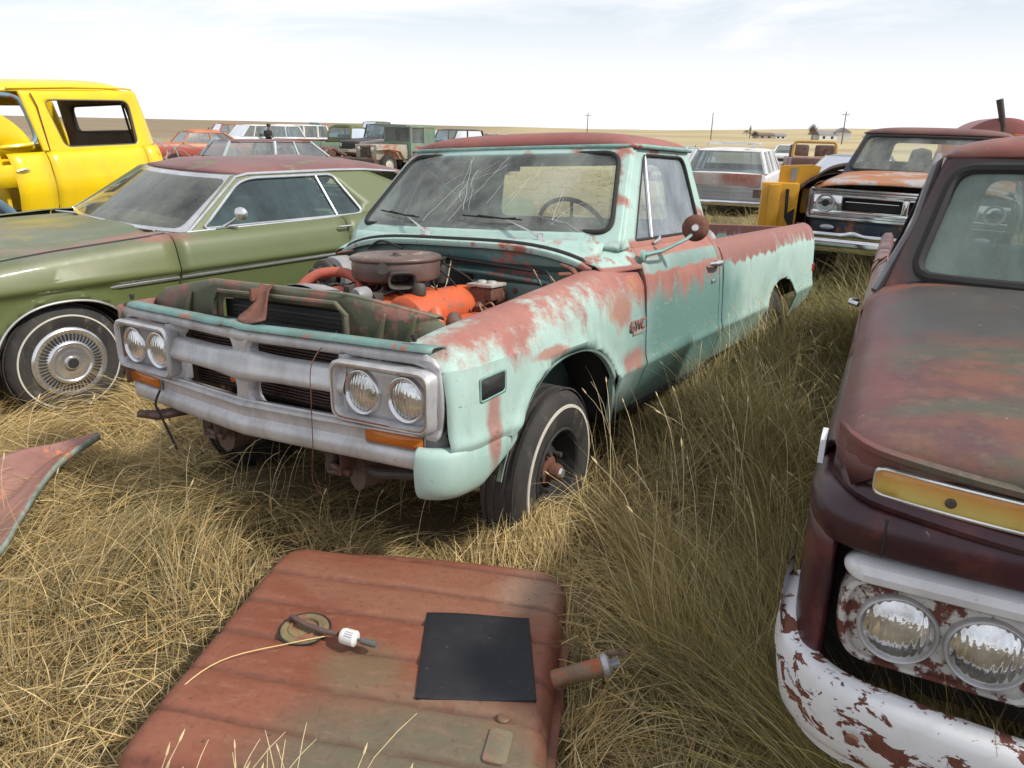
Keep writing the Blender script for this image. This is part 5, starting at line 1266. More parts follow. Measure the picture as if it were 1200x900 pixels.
# greenhouse
def gsy(z): return .852 - (z - .985) * .62
ZR = 1.315
gx0, gx1 = -.80, -1.335      # A pillar base / top
def gwx(y, z): t = (z - .98) / (ZR - .98); yb_ = gsy(z); return gx0 + (gx1 - gx0) * t + (.17 - .03 * t) * (1 - min(1, abs(y) / yb_) ** 2.4)
for s in (1, -1):
    fn = lambda u, w, s=s: (u, s * gsy(w), w)
    win = rpoly([(-.92, .995), (-1.30, 1.262), (-1.42, 1.288), (-2.12, 1.288), (-2.27, 1.02), (-2.22, .995)], [.02, .10, .08, .04, .06, .03], 5)
    out = [(-.80, .985), (-1.27, ZR - .008), (-1.36, ZR), (-2.45, ZR), (-3.15, 1.05), (-3.2, .985)]
    mb = MB(); holed(mb, out, win, fn, 6, 160, c=(-1.75, 1.13)); mb.cur = 0; mb.build('side_frame', M['green'], gc, thick=.02)
    mb = MB(); ring(mb, resample(win, 110, (-1.7, 1.13)), lambda u, w: (u, s * (gsy(w) + .002), w), .011, 8); mb.build('window_moulding', M['chrome'], gc)
    mb = MB(); filled(mb, win, lambda u, w: (u, s * (gsy(w) - .012), w), 3, 90, c=(-1.7, 1.13)); mb.build('side_glass', glass('dirty_teal_side_glass', tint=(.50, .68, .68), dirt=.30, dcol=(.16, .26, .26), refl=1.6, scale=4) if s > 0 else M['glass'], gc, smooth=0)
    MB().tube([(-2.02, s * gsy(.995), .995), (-1.965, s * gsy(1.29), 1.29)], .009, 8).build('window_divider', M['chrome'], gc)
    MB().tube([(-.815, s * (gsy(.985) + .004), .985), (-1.30, s * (gsy(1.30) + .004), 1.298), (-1.40, s * (gsy(1.31) + .004), 1.316), (-2.15, s * (gsy(1.31) + .004), 1.318), (-2.45, s * (gsy(1.31) + .006), 1.312), (-2.80, s * (gsy(1.31) + .004), 1.285)], .010, 8).build('drip_rail', M['chrome'], gc)
    MB().tube([(-.80, s * .862, .988), (-2.25, s * .862, .992)], .007, 8).build('belt_moulding', M['chrome'], gc)
    MB().tube([(-2.38, s * .85, 1.005), (-3.2, s * .85, 1.01)], .007, 8).build('belt_moulding', M['chrome'], gc)
wi = rpoly([(-.775, 1.0), (.775, 1.0), (.615, 1.285), (-.615, 1.285)], .05, 6)
fw = lambda u, w: (gwx(u, w), u, w)
mb = MB(); holed(mb, [(-.852, .985), (.852, .985), (gsy(ZR), ZR), (-gsy(ZR), ZR)], wi, fw, 4, 120); mb.build('windshield_frame', M['chrome'], gc, thick=.02)
mb = MB(); filled(mb, wi, fw, 6, 80); mb.build('windshield', glass('hazy_windshield', tint=(.85, .92, .86), dirt=.42, dcol=(.40, .42, .34), refl=1.0, scale=2), gc)
# roof
rows = []
for i in range(31):
    v = i / 30; row = []
    for j in range(31):
        u = -1 + j / 15; a = abs(u)
        x = gx1 - v * 1.75 + (.14 * (1 - a ** 2.4)) * (1 - v) ** 2; hw = gsy(ZR) + .012 - .02 * v
        zed = ZR + .002 - (max(0, v - .60) / .40) ** 1.8 * .11
        row.append((x, hw * u, zed + (.055 * (1 - a ** 4) ** .6 + .012 * (1 - u * u)) * (1 - max(0, .12 - v) / .12 * .9) ))
    rows.append(row)
MB().grid(rows).build('roof', M['vinyl'], gc, thick=.012)
rows = [[(x, y, z) for y in np.linspace(-w_, w_, 15)] for x, z, w_ in ((-3.06, 1.24, .64), (-3.35, 1.10, .74), (-3.55, 1.01, .82), (-3.7, 1.0, .86))]
MB().grid(rows).build('rear_window', M['glass'], gc)
rows = [[(x, y, z + .02 * (1 - (y / w_) ** 2)) for y in np.linspace(-w_, w_, 15)] for x, z, w_ in ((-3.25, 1.0, .86), (-3.7, 1.0, .87), (-4.2, .975, .86), (-4.36, .93, .85), (-4.40, .7, .85), (-4.40, .35, .85))]
MB().grid(rows).build('trunk_lid', M['green'], gc, thick=.01)
ib = MB(); ib.box((-2.05, -.70, .45), (-1.55, .70, .72), .06); ib.box((-2.25, -.70, .60), (-2.05, .70, 1.02), .06); ib.box((-2.9, -.65, .45), (-2.5, .65, .72), .06); ib.box((-3.1, -.65, .6), (-2.95, .65, 1.0), .06); ib.build('bench_seat', M['seat'], gc)
MB().box((-1.22, -.80, .70), (-.85, .80, .965), .05).build('dashboard', plain('grey_dash', (.16, .17, .15), .6), gc)
MB().box((-3.2, -.88, .26), (-.5, .88, .30)).build('car_floor', M['dark'], gc)
sw = empty('steering_wheel', gc, (-1.30, .36, .99)); sw.rotation_euler = (0, R(-62), 0)
MB().lathe([(.19 + .010 * math.cos(a), .010 * math.sin(a)) for a in np.linspace(0, math.tau, 9)], axis='Z', n=36).tube([(-.19, 0, 0), (0, 0, -.02), (.19, 0, 0)], .01, 6).build('wheel_rim', M['rubber'], sw)
cm = empty('door_mirror', gc)
MB().tube([(-1.06, .86, 1.0), (-1.10, .90, 1.035), (-1.13, .94, 1.075)], [.012, .008, .007], 8).box((-1.16, .855, .990), (-1.0, .875, 1.0), .004).build('mirror_stalk', M['chrome'], cm)
mh = MB().lathe(dense([(0, .03), (.03, .025), (.045, .008), (.047, 0), (.04, -.006), (0, -.006)], 2), axis='X', n=24).build('mirror_head', M['chrome'], cm); mh.location = (-1.14, .955, 1.085); mh.rotation_euler = (0, 0, R(35))
MB().tube([(-1.93, .975, .935), (-1.94, .992, .937), (-2.03, .992, .937), (-2.04, .975, .935)], .008, 8).build('door_handle', M['chrome'], gc)
MB().tube([(.2, -.80, .93), (.2, -.80, 1.0)], .004, 6).build('antenna', M['chrome'], gc)
for x, st in ((.04, 'cover'), (-2.98, 'cover')):
    for s in (1, -1): make_wheel(gc, (x, s * .845, .325), .335, .20, s, st, .010 if x > 0 else 0, rimr=.195)
# front end beyond the frame's edge
MB().box((1.0, -.88, .55), (1.06, .88, .90), .02).box((1.06, -.93, .40), (1.16, .93, .55), .03).build('front_bumper', M['chrome'], gc)

# ---------------------------------------------------------------- orange-hooded pickup with chrome grille
M['dodge'] = aged('dark_blue_fender_paint', (.03, .05, .085), (.06, .07, .08), rust=(.22, .09, .05), amount=.44, rough=.4, scale=3, dirt=.5)
M['dodgehood'] = aged('sun_baked_rusty_hood', (.42, .15, .05), (.34, .17, .085), rust=(.24, .22, .21), amount=.45, rough=.55, scale=2.4, dirt=.4)
M['dodgeroof'] = aged('dull_maroon_roof', (.14, .055, .055), (.19, .085, .07), amount=.4, rough=.6, scale=4)
M['brightchrome'] = aged('bright_chrome', (.75, .75, .77), (.65, .65, .67), rust=(.35, .3, .2), amount=.30, rough=.10, metal=1., scale=6, dirt=.15, bump=.05)
dg = thing('pickup_truck', 'rusty orange hooded pickup with wide chrome grille and only one round headlight socket visible', 'pickup truck', GRP, mat=posem((4.253, 8.277, .046), (237.53, -1.69, -.58)))
def dsec(x):
    e = max(0, (x - .55) / .25)
    top = [(.93, 1.06), (.90, 1.10), (.85, 1.12)] if x > -.6 else [(.955, 1.06), (.93, 1.14), (.89, 1.20)]
    if x < -1.85: top = [(.955, 1.06), (.95, 1.12), (.92, 1.16), (.88, 1.165)]
    return [(y - .04 * e * e, z) for y, z in dense([(.90, .42), (.95, .52), (.96, .62), (.965, .75), (.98, .88), (.975, .94), (.962, 1.0)], 2) + top]
lower_body(dg, M['dodge'], dsec, [('fender', .76, -.66), ('door', -.67, -1.70), ('cab_corner', -1.71, -1.82), ('bed_side', -1.9, -4.3)], [(0, .40, .46, .42), (-3.0, .40, .46, .38)], .42, None)
rows = [[(x + .03 * (1 - abs(u) ** 2), .875 * u, 1.085 + .10 * t + .035 * (1 - abs(u) ** 6) + .03 * (1 - u * u) + (-.03 * max(0, 1 - t * 12))) for u in np.linspace(-1, 1, 25)] for t, x in ((t, .80 - 1.35 * t) for t in np.linspace(0, 1, 18))]
MB().grid(rows).build('hood', M['dodgehood'], dg, thick=.01)
Xd = cab_upper(dg, M['dodge'], M['dodgeroof'], 1.20, .885, .33, 1.655, -.60, -.93, -1.72, -1.80, rpoly([(-.76, 1.235), (-1.0, 1.62), (-1.62, 1.62), (-1.68, 1.235)], .05), M['wsglass'], (.81, .70), None, .13, (1.235, 1.625), .065, .018, roofov=.03)
MB().box((-.72, -.86, 1.17), (-.50, .86, 1.20), .01).build('cowl', M['dodgehood'], dg)
dgr = empty('grille', dg)
def frame_rect(y0, y1, z0, z1, w, x, dx, mat, name, par, r=.03):
    mb = MB(); N_ = 72; c = ((y0 + y1) / 2, (z0 + z1) / 2); O_ = resample(rpoly([(y0, z0), (y1, z0), (y1, z1), (y0, z1)], r, 5), N_, c); I_ = resample(rpoly([(y0 + w, z0 + w), (y1 - w, z0 + w), (y1 - w, z1 - w), (y0 + w, z1 - w)], max(.008, r - w), 5), N_, c)
    def at_(p, q, t, d): return (x + d, p[0] * (1 - t) + q[0] * t, p[1] * (1 - t) + q[1] * t)
    mb.grid([[at_(p, q, t, d) for p, q in zip(O_, I_)] for t, d in ((0, -.05), (0, 0), (.15, dx), (.6, dx), (.9, 0), (1, -.05))], closed_v=True)
    return mb.build(name, mat, par)
frame_rect(-.93, .93, .745, 1.06, .035, .80, .02, M['brightchrome'], 'grille_surround', dgr, .04)
frame_rect(-.90, .90, .775, 1.03, .03, .795, .01, M['brightchrome'], 'grille_inner_frame', dgr, .03)
for y0, y1 in ((-.60, -.015), (.015, .60)):
    frame_rect(y0, y1, .83, .985, .022, .80, .012, M['brightchrome'], 'grille_opening_trim', dgr, .02)
    MB().box((.70, y0, .84), (.71, y1, .975)).build('grille_backing', M['dark'], dgr)
MB().box((.79, y0 * 0 - .56, .925), (.80, -.06, .934), .003).build('grille_bar', M['brightchrome'], dgr)
MB().box((.76, -.895, .985), (.79, .895, 1.02), .004).box((.76, -.895, .785), (.79, .895, .835), .004).box((.765, -.02, .84), (.812, .02, .98), .005).build('grille_panel', M['brightchrome'], dgr)
for s in (1, -1):
    MB().box((.76, min(s * .60, s * .90), .83), (.788, max(s * .60, s * .90), .99), .003).build('headlight_panel', M['brightchrome'], dgr)
    hl = MB().lathe(dense([(.095, .02), (.088, .028), (.080, .018), (.06, -.01), (.045, -.03)], 2), c=(.785, s * .755, .905), axis='X', n=36).build('headlight_ring', M['dullalu'], dgr)
    MB().lathe([(.05, -.0), (0, -.0)], c=(.768 if s < 0 else .78, s * .755, .905), axis='X', n=24).lathe([(0, .012), (.036, .010), (.036, .0)], c=(.785, s * .755, .905), axis='X', n=24).build('headlight_socket', M['dark'], hl)
    MB().lathe(dense([(0, .02), (.03, .016), (.045, .006), (.048, 0)], 2), c=(.80, s * .70, .665), axis='X', n=24, sq=(1.5, .6)).build('parking_lamp', M['dullalu'], dg)
rows = [[(.80 - .08 * (abs(u)) ** 4 + dx, .93 * u, z) for u in np.linspace(-1, 1, 31)] for dx, z in ((0, .745), (-.03, .72), (-.04, .62), (-.08, .50))]
MB().grid(rows).build('front_valance', M['dodge'], dg, thick=.004)
rows = []
for y in np.linspace(-.98, .98, 45):
    e = max(0, (abs(y) - .80) / .18); pk = .03 * max(0, 1 - abs(y + .42) / .10)
    rows.append([(.94 + dx - .16 * e ** 2, y, z + (pk if z > .58 else 0)) for dx, z in ((-.05, .625), (-.01, .622), (.006, .60), (.006, .575), (.0, .56), (.006, .545), (.008, .47), (-.005, .43), (-.04, .42))])
MB().grid(rows).build('front_bumper', M['brightchrome'], dg, thick=.006)
MB().box((-1.72, -.7, .9), (-1.6, .7, 1.35), .05).box((-1.6, -.7, .7), (-1.1, .7, .95), .05).build('bench_seat', M['seat'], dg)
MB().box((-.95, -.8, 1.0), (-.72, .8, 1.19), .03).build('dashboard', M['dkinterior'], dg)
MB().box((-1.8, -.88, .42), (-.3, .88, .46)).box((-4.3, -.9, .6), (-1.9, .9, .64)).box((-4.32, -.88, .6), (-4.28, .88, 1.14)).build('cab_floor', M['dark'], dg)
sw = empty('steering_wheel', dg, (-1.10, .36, 1.22)); sw.rotation_euler = (0, R(-62), 0)
MB().lathe([(.21 + .012 * math.cos(a), .012 * math.sin(a)) for a in np.linspace(0, math.tau, 9)], axis='Z', n=36).tube([(-.2, 0, 0), (0, 0, -.02), (.2, 0, 0)], .012, 6).build('wheel_rim', M['rubber'], sw)
for x in (0, -3.0):
    for s in (1, -1): make_wheel(dg, (x, s * .83, .35), .36, .2, s, 'steel')

# ---------------------------------------------------------------- yellow pickup cab at the left
M['yellow'] = aged('bright_yellow_paint', (.88, .61, .008), (.86, .56, .006), rust=(.35, .16, .03), amount=.32, rough=.30, scale=4, dirt=.16, bump=.04, coat=.2)
M['bluepaint'] = aged('light_blue_paint', (.16, .28, .38), (.12, .22, .32), amount=.42, rough=.5, scale=8)
yt_ = thing('pickup_truck', 'bright yellow rounded-cab pickup without door glass behind the green hardtop', 'pickup truck', GRP, mat=posem((-5.45, 7.522, .098), (240.98, 2.51, 1.85)))
def ysec(x):
    top = [(.935, 1.02), (.925, 1.10), (.90, 1.16), (.875, 1.195)]
    return dense([(.84, .45), (.88, .55), (.90, .65), (.925, .75), (.945, .85), (.945, .94)], 3) + top
lower_body(yt_, M['yellow'], ysec, [('cowl_side', -.12, -.475), ('door', -.485, -1.52), ('cab_corner', -1.525, -1.70)], [], .50, None)
# rounded cab: side above belt with rear corner curving in
def ysy(z): return .872 - (z - 1.195) * .14 - max(0, z - 1.68) ** 2 * 2.2
for s in (1, -1):
    fn = lambda u, w, s=s: (u, s * (ysy(w) - .12 * max(0, (-u - 1.50) / .26) ** 2), w)
    win = rpoly([(-.70, 1.225), (-.615, 1.66), (-1.50, 1.645), (-1.485, 1.215)], [.06, .07, .09, .05], 6)
    out = [(-.475, 1.19), (-.40, 1.76), (-1.62, 1.74), (-1.76, 1.19)]
    mb = MB(); holed(mb, out, win, fn, 6, 130); mb.build('door_frame', M['yellow'], yt_, thick=.03)
    mb = MB(); ring(mb, resample(win, 90), lambda u, w: (u, s * (ysy(w) - .006), w), .008); mb.build('window_seal', M['dkinterior'], yt_)
    MB().tube([(-.485, s * .888, 1.20), (-.535, s * .872, 1.20), (-.53, s * .83, 1.60), (-.50, s * .815, 1.72)], .006, 6).build('door_gap', M['rust'], yt_)
    MB().tube([(-.30, s * (.80), 1.765), (-.9, s * (.785), 1.775), (-1.5, s * .775, 1.765), (-1.62, s * .72, 1.755)], .010, 8).build('drip_rail', M['yellow'], yt_)
    # windshield side opening surround (wraparound glass)
    wso = [(-.40, 1.27), (-.455, 1.35), (-.42, 1.62), (-.36, 1.69), (-.22, 1.71), (-.02, 1.71)]
    MB().tube(dense([(x, s * (ysy(z) - .03 - .10 * max(0, x + .30) ** 1.2), z) for x, z in wso], 4), .022, 8).build('windshield_edge', M['bluepaint'], yt_)
    MB().tube(dense([(-.40, s * .85, 1.27), (-.22, s * .83, 1.255), (.02, s * .74, 1.25)], 4), .02, 8).build('windshield_sill', M['yellow'], yt_)
    # emblem
    MB().tube([(-.14, s * .955, 1.045), (-.20, s * .958, 1.05), (-.27, s * .955, 1.045)], [.003, .016, .003], 8, flat=1).build('cowl_emblem', M['chrome'], yt_)
MB().tube([(.02, -.74, 1.25), (.06, 0, 1.25), (.02, .74, 1.25)], .02, 8).tube([(-.02, -.72, 1.71), (.04, 0, 1.73), (-.02, .72, 1.71)], .03, 8).build('windshield_header', M['yellow'], yt_)
rows = []
for i in range(31):
    v = -1 + i / 15; row = []
    for j in range(31):
        u = -1 + j / 15; e = max(0, (1 - abs(u) ** 4) * (1 - abs(v) ** 4))
        cx, hl = -.81, .845; corner = (abs(u) ** 3) * (.10 if v > 0 else .14)
        row.append((cx + (hl - corner) * v, .795 * u * (1 - .10 * abs(v) ** 6), 1.745 + .11 * e ** .5 + .015 * (1 - u * u)))
    rows.append(row)
MB().grid(rows).build('roof', M['yellow'], yt_, thick=.02)
fb = lambda u, w: (-1.70 + .14 * max(0, w - 1.25) - .05 * (1 - (abs(u) / .85) ** 2), u, w)
mb = MB(); holed(mb, [(-.72, 1.0), (.72, 1.0), (.68, 1.74), (-.68, 1.74)], rpoly([(-.52, 1.33), (.52, 1.33), (.50, 1.63), (-.50, 1.63)], .09, 6), fb, 4, 110); mb.build('cab_back', aged('dark_grey_cab_inside', (.10, .095, .085), (.15, .13, .10), amount=.4, rough=.7), yt_, thick=.02)
mb = MB(); ring(mb, resample(rpoly([(-.52, 1.33), (.52, 1.33), (.50, 1.63), (-.50, 1.63)], .09, 6), 80), fb, .022); mb.build('rear_window_seal', M['rubber'], yt_)
MB().box((-1.74, -.80, .5), (-1.70, .80, 1.18)).box((-1.72, -.84, .48), (-.1, .84, .52)).build('cab_inner', M['dkinterior'], yt_)
MB().box((-.10, -.82, .5), (-.06, .82, 1.2), .01).box((-.40, -.80, 1.02), (-.08, .80, 1.22), .05).build('dashboard', M['yellow'], yt_)
MB().tube([(-1.55, .60, 1.75), (-1.62, .60, 1.2)], .012, 6).build('belt_strap', M['dark'], yt_)
# raised hood, hinged at the cowl: domed skin and two side skirts
tp_ = dense([(-.44, 1.245), (-.33, 1.42), (-.14, 1.57), (.30, 1.80), (.95, 2.02)], 6); bt_ = dense([(-.40, 1.20), (-.30, 1.17), (-.07, 1.165), (.36, 1.42), (1.05, 1.80)], 6)
rows = []
for (x, z), (xb_, zb2) in zip(tp_, bt_):
    rows.append([(xb_, -.80, zb2), (x * .6 + xb_ * .4, -.83, z * .6 + zb2 * .4), (x, -.80, z)] + [(x - .03 * (1 - u * u), .76 * u, z + .10 * (1 - abs(u) ** 2.5)) for u in np.linspace(-.95, .95, 15)] + [(x, .80, z), (x * .6 + xb_ * .4, .83, z * .6 + zb2 * .4), (xb_, .80, zb2)])
MB().grid(rows).build('hood', M['yellow'], yt_, thick=.012)
# fender and blue inner wheel arch
rows = []
for y in (.60, .93, .95): rows.append([(.42 + .52 * math.cos(a), y, .52 + .40 * math.sin(a)) for a in np.linspace(.2, math.pi + .15, 24)])
MB().grid(rows).grid([[(.42 + r_ * math.cos(a), .95, .52 + (r_ - .12) * math.sin(a)) for a in np.linspace(.2, math.pi + .15, 24)] for r_ in (.52, .44)]).build('inner_fender', M['bluepaint'], yt_, thick=.008)
rows = [[(x, -s_ * .0 + .94, z) for z in (.9, 1.0, 1.1)] for x, s_ in ((-.12, 1), (.6, 1), (1.2, 1))]
MB().grid(rows).build('fender', M['yellow'], yt_, thick=.02)
MB().box((-4.1, -.42, .45), (-1.85, -.34, .58)).box((-4.1, .34, .45), (-1.85, .42, .58)).build('frame_rails', M['rustbrown'], yt_)
for x in (.42, -2.55):
    for s in (1, -1): make_wheel(yt_, (x, s * .76, .34), .36, .18, s, 'steel')
KEEPOUT += [(1.828 - .44 * -1.7 * .0 + .75, 1.66 + 1.5, R(243.81), 2.3, .78), (-3.291 + .627 * 1.7, 4.809 + .779 * 1.7, R(231.17), 2.5, .78)]
# ================================================================ things lying in the grass in front
def tank_mat():
    t = NT('rust_red_tank_steel'); X, Y, Z = t.xyz()
    n = t.noise(3.5, 8, .62); n2 = t.noise(14, 8, .68)
    c = t.mix(t.step(n, .35, .65), (.185, .058, .030), (.24, .088, .050))
    c = t.mix(t.math('MULTIPLY', t.step(t.noise(2.2, 6, .6, stretch=(.5, 1.6, 1)), .48, .66), .6), c, (.25, .12, .075))
    c = t.mix(t.math('MULTIPLY', t.ell((.25, -.42, 0), (.42, .26, 1), .8, .35, 3.5), .92), c, t.mix(n2, (.085, .08, .05), (.17, .155, .10)))
    c = t.mix(t.math('MULTIPLY', t.ell((-.02, -.08, 0), (.12, .10, 1), .9, .4, 5), .6), c, (.15, .13, .07))
    c = t.mix(t.math('MULTIPLY', t.ell((.40, .36, 0), (.10, .12, 1), .9, .4, 6), .55), c, (.30, .22, .16))
    c = t.mix(t.math('MULTIPLY', t.step(n2, .55, .72), .5), c, (.14, .05, .03))
    c = t.mix(t.math('MULTIPLY', t.step(t.noise(26, 8, .78, stretch=(.5, 1.5, 1)), .50, .70), .45), c, (.30, .16, .105)); c = t.mix(t.math('MULTIPLY', t.step(t.noise(50, 6, .75), .52, .66), .4), c, (.11, .04, .025))
    c = t.mix(t.step(t.noise(40, 5, .6), .66, .70), c, (.10, .06, .04))
    gy = t.math('ABSOLUTE', t.math('SINE', t.math('MULTIPLY', t.math('ADD', t.math('ADD', Y, t.math('MULTIPLY', X, .06)), .02), math.pi / .165)))
    c = t.mix(t.math('MULTIPLY', t.math('MULTIPLY', t.step(gy, .30, .05), t.step(n2, .35, .55)), .55), c, (.10, .045, .03))
    edge = t.step(t.math('MAXIMUM', t.math('ABSOLUTE', X), t.math('ABSOLUTE', Y)), .44, .52)
    c = t.mix(t.math('MULTIPLY', t.math('MULTIPLY', edge, t.step(n, .45, .6)), .6), c, (.13, .03, .02))
    return t.bsdf(c, t.math('ADD', .52, t.math('MULTIPLY', n2, .2)), 0., t.bump(t.math('ADD', n2, t.math('MULTIPLY', t.noise(90, 4), .4)), .25, .004), .4)
M['tank'] = tank_mat()
tk = thing('fuel_tank', 'flat rust-red fuel tank lying in the grass under a black square mat', 'fuel tank', None, loc=(-.375, 1.835, .005), yaw=R(-8))
HWX, HWY, TZ = .525, .53, .200
def tzf(x, y):
    z = TZ
    z -= .013 * math.exp(-((math.sin((y * 1.0 + .06 * x + .02) * math.pi / .165)) / .20) ** 2)   # pressed grooves
    z -= .004 * math.exp(-(((x - .02) / .012) ** 2)) * 0
    z += .010 * math.exp(-(((x + .40) / .05) ** 2 + ((y) / .5) ** 4)) * .3
    z -= .012 * math.exp(-(((x + .11) / .06) ** 2 + ((y - .0) / .06) ** 2)) * .5
    z += .004 * math.sin(x * 5 + 1) * math.sin(y * 4)
    return z
rows = []; NU = 80
for i in range(NU + 1):
    row = []
    for j in range(NU + 1):
        u = -1 + 2 * i / NU; v = -1 + 2 * j / NU
        # rounded-square map: superellipse corners, rolled edges
        sx, sy2 = math.copysign(1 - (1 - abs(u)) ** 1.35, u), math.copysign(1 - (1 - abs(v)) ** 1.35, v)
        m_ = max(abs(sx), abs(sy2)); q = (abs(sx) ** 14 + abs(sy2) ** 14) ** (1 / 14); k = m_ / q if q > 0 else 1
        x, y = HWX * sx * k, HWY * sy2 * k
        x += .012 * (y / HWY) * 0
        e = max(0, (m_ - .90) / .10); z = tzf(x, y) - .085 * (1 - math.sqrt(max(0, 1 - e ** 2)))
        row.append((x, y, z))
    rows.append(row)
top_ = MB().grid(rows).build('tank_top', M['tank'], tk, smooth=50)
# seam flange and lower shell
def sq(sc, n=96, off=0.): 
    out = []
    for k in range(n):
        a = k * math.tau / n; c, s_ = math.cos(a), math.sin(a); q = (abs(c) ** 14 + abs(s_) ** 14) ** (1 / 14)
        out.append(((HWX + off) * c / q * sc, (HWY + off) * s_ / q * sc))
    return out
MB().grid([[(x, y, z) for x, y in sq(1, 96, o)] for o, z in ((-.01, .104), (.022, .102), (.024, .098), (.022, .095), (-.002, .094), (-.006, .05), (-.03, .02), (-.06, .01))], closed_v=True).build('tank_flange', M['tank'], tk)
for (x, y, a) in ((-.53, -.47, .5), (-.535, .52, 2.2)):
    MB().prism(rpoly([(-.05, -.03), (.06, -.025), (.07, .02), (-.05, .03)], .012), lambda u, w, zz, x=x, y=y, a=a: (x + u * math.cos(a) - w * math.sin(a), y + u * math.sin(a) + w * math.cos(a), .094 + zz), .006).build('mounting_tab', M['rustbrown'], tk)
# sender plate, pipe, filter
SX, SY = -.245, .045
ring_m = aged('brassy_sender_ring', (.24, .19, .085), (.17, .13, .07), rust=(.16, .06, .035), amount=.45, rough=.5, scale=20)
sd_ = MB().lathe(dense([(.073, -.004), (.071, .004), (.060, .006), (.050, .004), (.048, .008), (.043, .010), (.040, .004), (.036, .001), (0, .002)], 2), c=(SX, SY, TZ + .001), axis='Z', n=48).build('sender_plate', ring_m, tk)
MB().lathe([(.078, .0), (.079, .0035), (.074, .0035), (.073, 0)], c=(SX, SY, TZ), axis='Z', n=48).build('lock_ring_edge', M['dark'], sd_)
p_ = dense([(SX - .055, SY + .025, TZ + .006), (SX - .045, SY + .02, TZ + .022), (SX + .01, SY - .005, TZ + .020), (SX + .07, SY - .028, TZ + .024), (SX + .12, SY - .038, TZ + .028)], 5)
MB().tube(p_, .0085, 10).build('fuel_pipe', M['rustbrown'], tk)
fc = Vector((SX + .135, SY - .042, TZ + .028)); fd = Vector((1, -.22, .0)).normalized(); fM = Matrix.Translation(fc) @ fd.to_track_quat('X', 'Z').to_matrix().to_4x4()
def xlathe(prof, n=20):
    mb = MB().lathe(prof, axis='X', n=n); mb.v = [tuple(fM @ Vector(v)) for v in mb.v]; return mb
xlathe([(0, -.002), (.012, -.001), (.022, .002), (.0235, .012), (.022, .014), (.0235, .016), (.0235, .045), (.022, .047), (.012, .052), (0, .052)], 28).build('fuel_filter', plain('white_filter', (.66, .66, .62), .5, var=.15), tk)
pr = MB()
for r_ in range(3):
    for k in range(5):
        pr.box((.018 + k * .0052, -.0, .0235), (.0215 + k * .0052, .0022, .0241), M4=fM @ Matrix.Rotation(R(50 - r_ * 16), 4, 'X'))
pr.build('filter_print', plain('grey_print', (.16, .17, .30), .6), tk)
xlathe([(.004, .05), (.0045, .065), (.009, .066), (.0095, .075), (.010, .10), (.008, .115), (0, .116)], 14).build('rubber_stub', plain('grey_rubber', (.11, .105, .10), .7), tk)
# embossed stampings on the right
MB().prism(rpoly([(.375, -.36), (.435, -.365), (.44, -.26), (.38, -.25)], .014), lambda u, w, zz: (u, w, TZ - .004 + zz), .009).build('stamped_pad', aged('worn_grey_steel', (.22, .18, .11), (.15, .125, .08), rust=(.16, .07, .04), amount=.42, scale=18), tk)
MB().lathe([(0, .006), (.014, .005), (.018, 0)], c=(.405, -.21, TZ), axis='Z', n=16).build('stamped_dimple', M['tank'], tk)
# filler neck on the right edge
A_ = Vector((.50, .005, .150)); B_ = Vector((.655, .055, .185)); dN = (B_ - A_).normalized()
MB().tube([A_ - dN * .05, A_, B_], [.032, .026, .026], 24).build('filler_neck', aged('rusty_filler_neck', (.17, .075, .035), (.22, .14, .085), rust=(.22, .07, .03), amount=.42, scale=14), tk)
nc = MB().tube([B_ - dN * .004, B_ + dN * .004, B_ + dN * .012, B_ + dN * .018], [.029, .034, .034, .029], 24); nc.box((-.014, -.005, .0), (.014, .005, .03), M4=Matrix.Translation(B_ + dN * .02) @ dN.to_track_quat('Z', 'Y').to_matrix().to_4x4())
nc.build('filler_clamp', M['dullalu'], tk)
MB().tube([B_ + Vector((.01, .022, .03)), B_ + Vector((.065, .030, .032))], .009, 10).build('clamp_bolt', M['rustbrown'], tk)
MB().tube(dense([A_ + Vector((-.03, -.02, .03)), A_ + Vector((-.012, -.03, .028)), A_ + Vector((-.005, -.04, .012))], 4), .005, 8).build('weld_bead', M['dullalu'], tk)
# black mat
def matm():
    t = NT('black_rubber_mat'); n = t.noise(60, 4); c = t.mix(t.noise(3, 4), (.012, .012, .015), (.020, .020, .024)); c = t.mix(t.math('MULTIPLY', t.step(t.noise(6, 8, .75), .45, .75), .4), c, (.055, .05, .042)); c = t.mix(t.step(t.noise(60, 5, .7, stretch=(1, 2, 1)), .66, .70), c, (.10, .09, .07))
    return t.bsdf(c, .62, 0., t.bump(n, .12, .002), .4)
mt = MB(); mrows = []; rm_ = random.Random(2)
mc4 = [(-.253, 2.008), (.071, 1.994), (.084, 1.628), (-.240, 1.634)]
mrows = [[tuple(np.array([*( (1 - v) * ((1 - u) * np.array(mc4[0]) + u * np.array(mc4[1])) + v * ((1 - u) * np.array(mc4[3]) + u * np.array(mc4[2])) ), TZ + .009 + .003 * math.sin(u * 5 + v * 3) + .012 * max(0, u + v - 1.72) ** 1])) for u in np.linspace(0, 1, 20)] for v in np.linspace(0, 1, 20)]
mt.grid(mrows).build('rubber_mat', matm(), None, thick=.012, bevel=.003, label='black square rubber mat lying flat on the rust-red fuel tank', cat='mat')
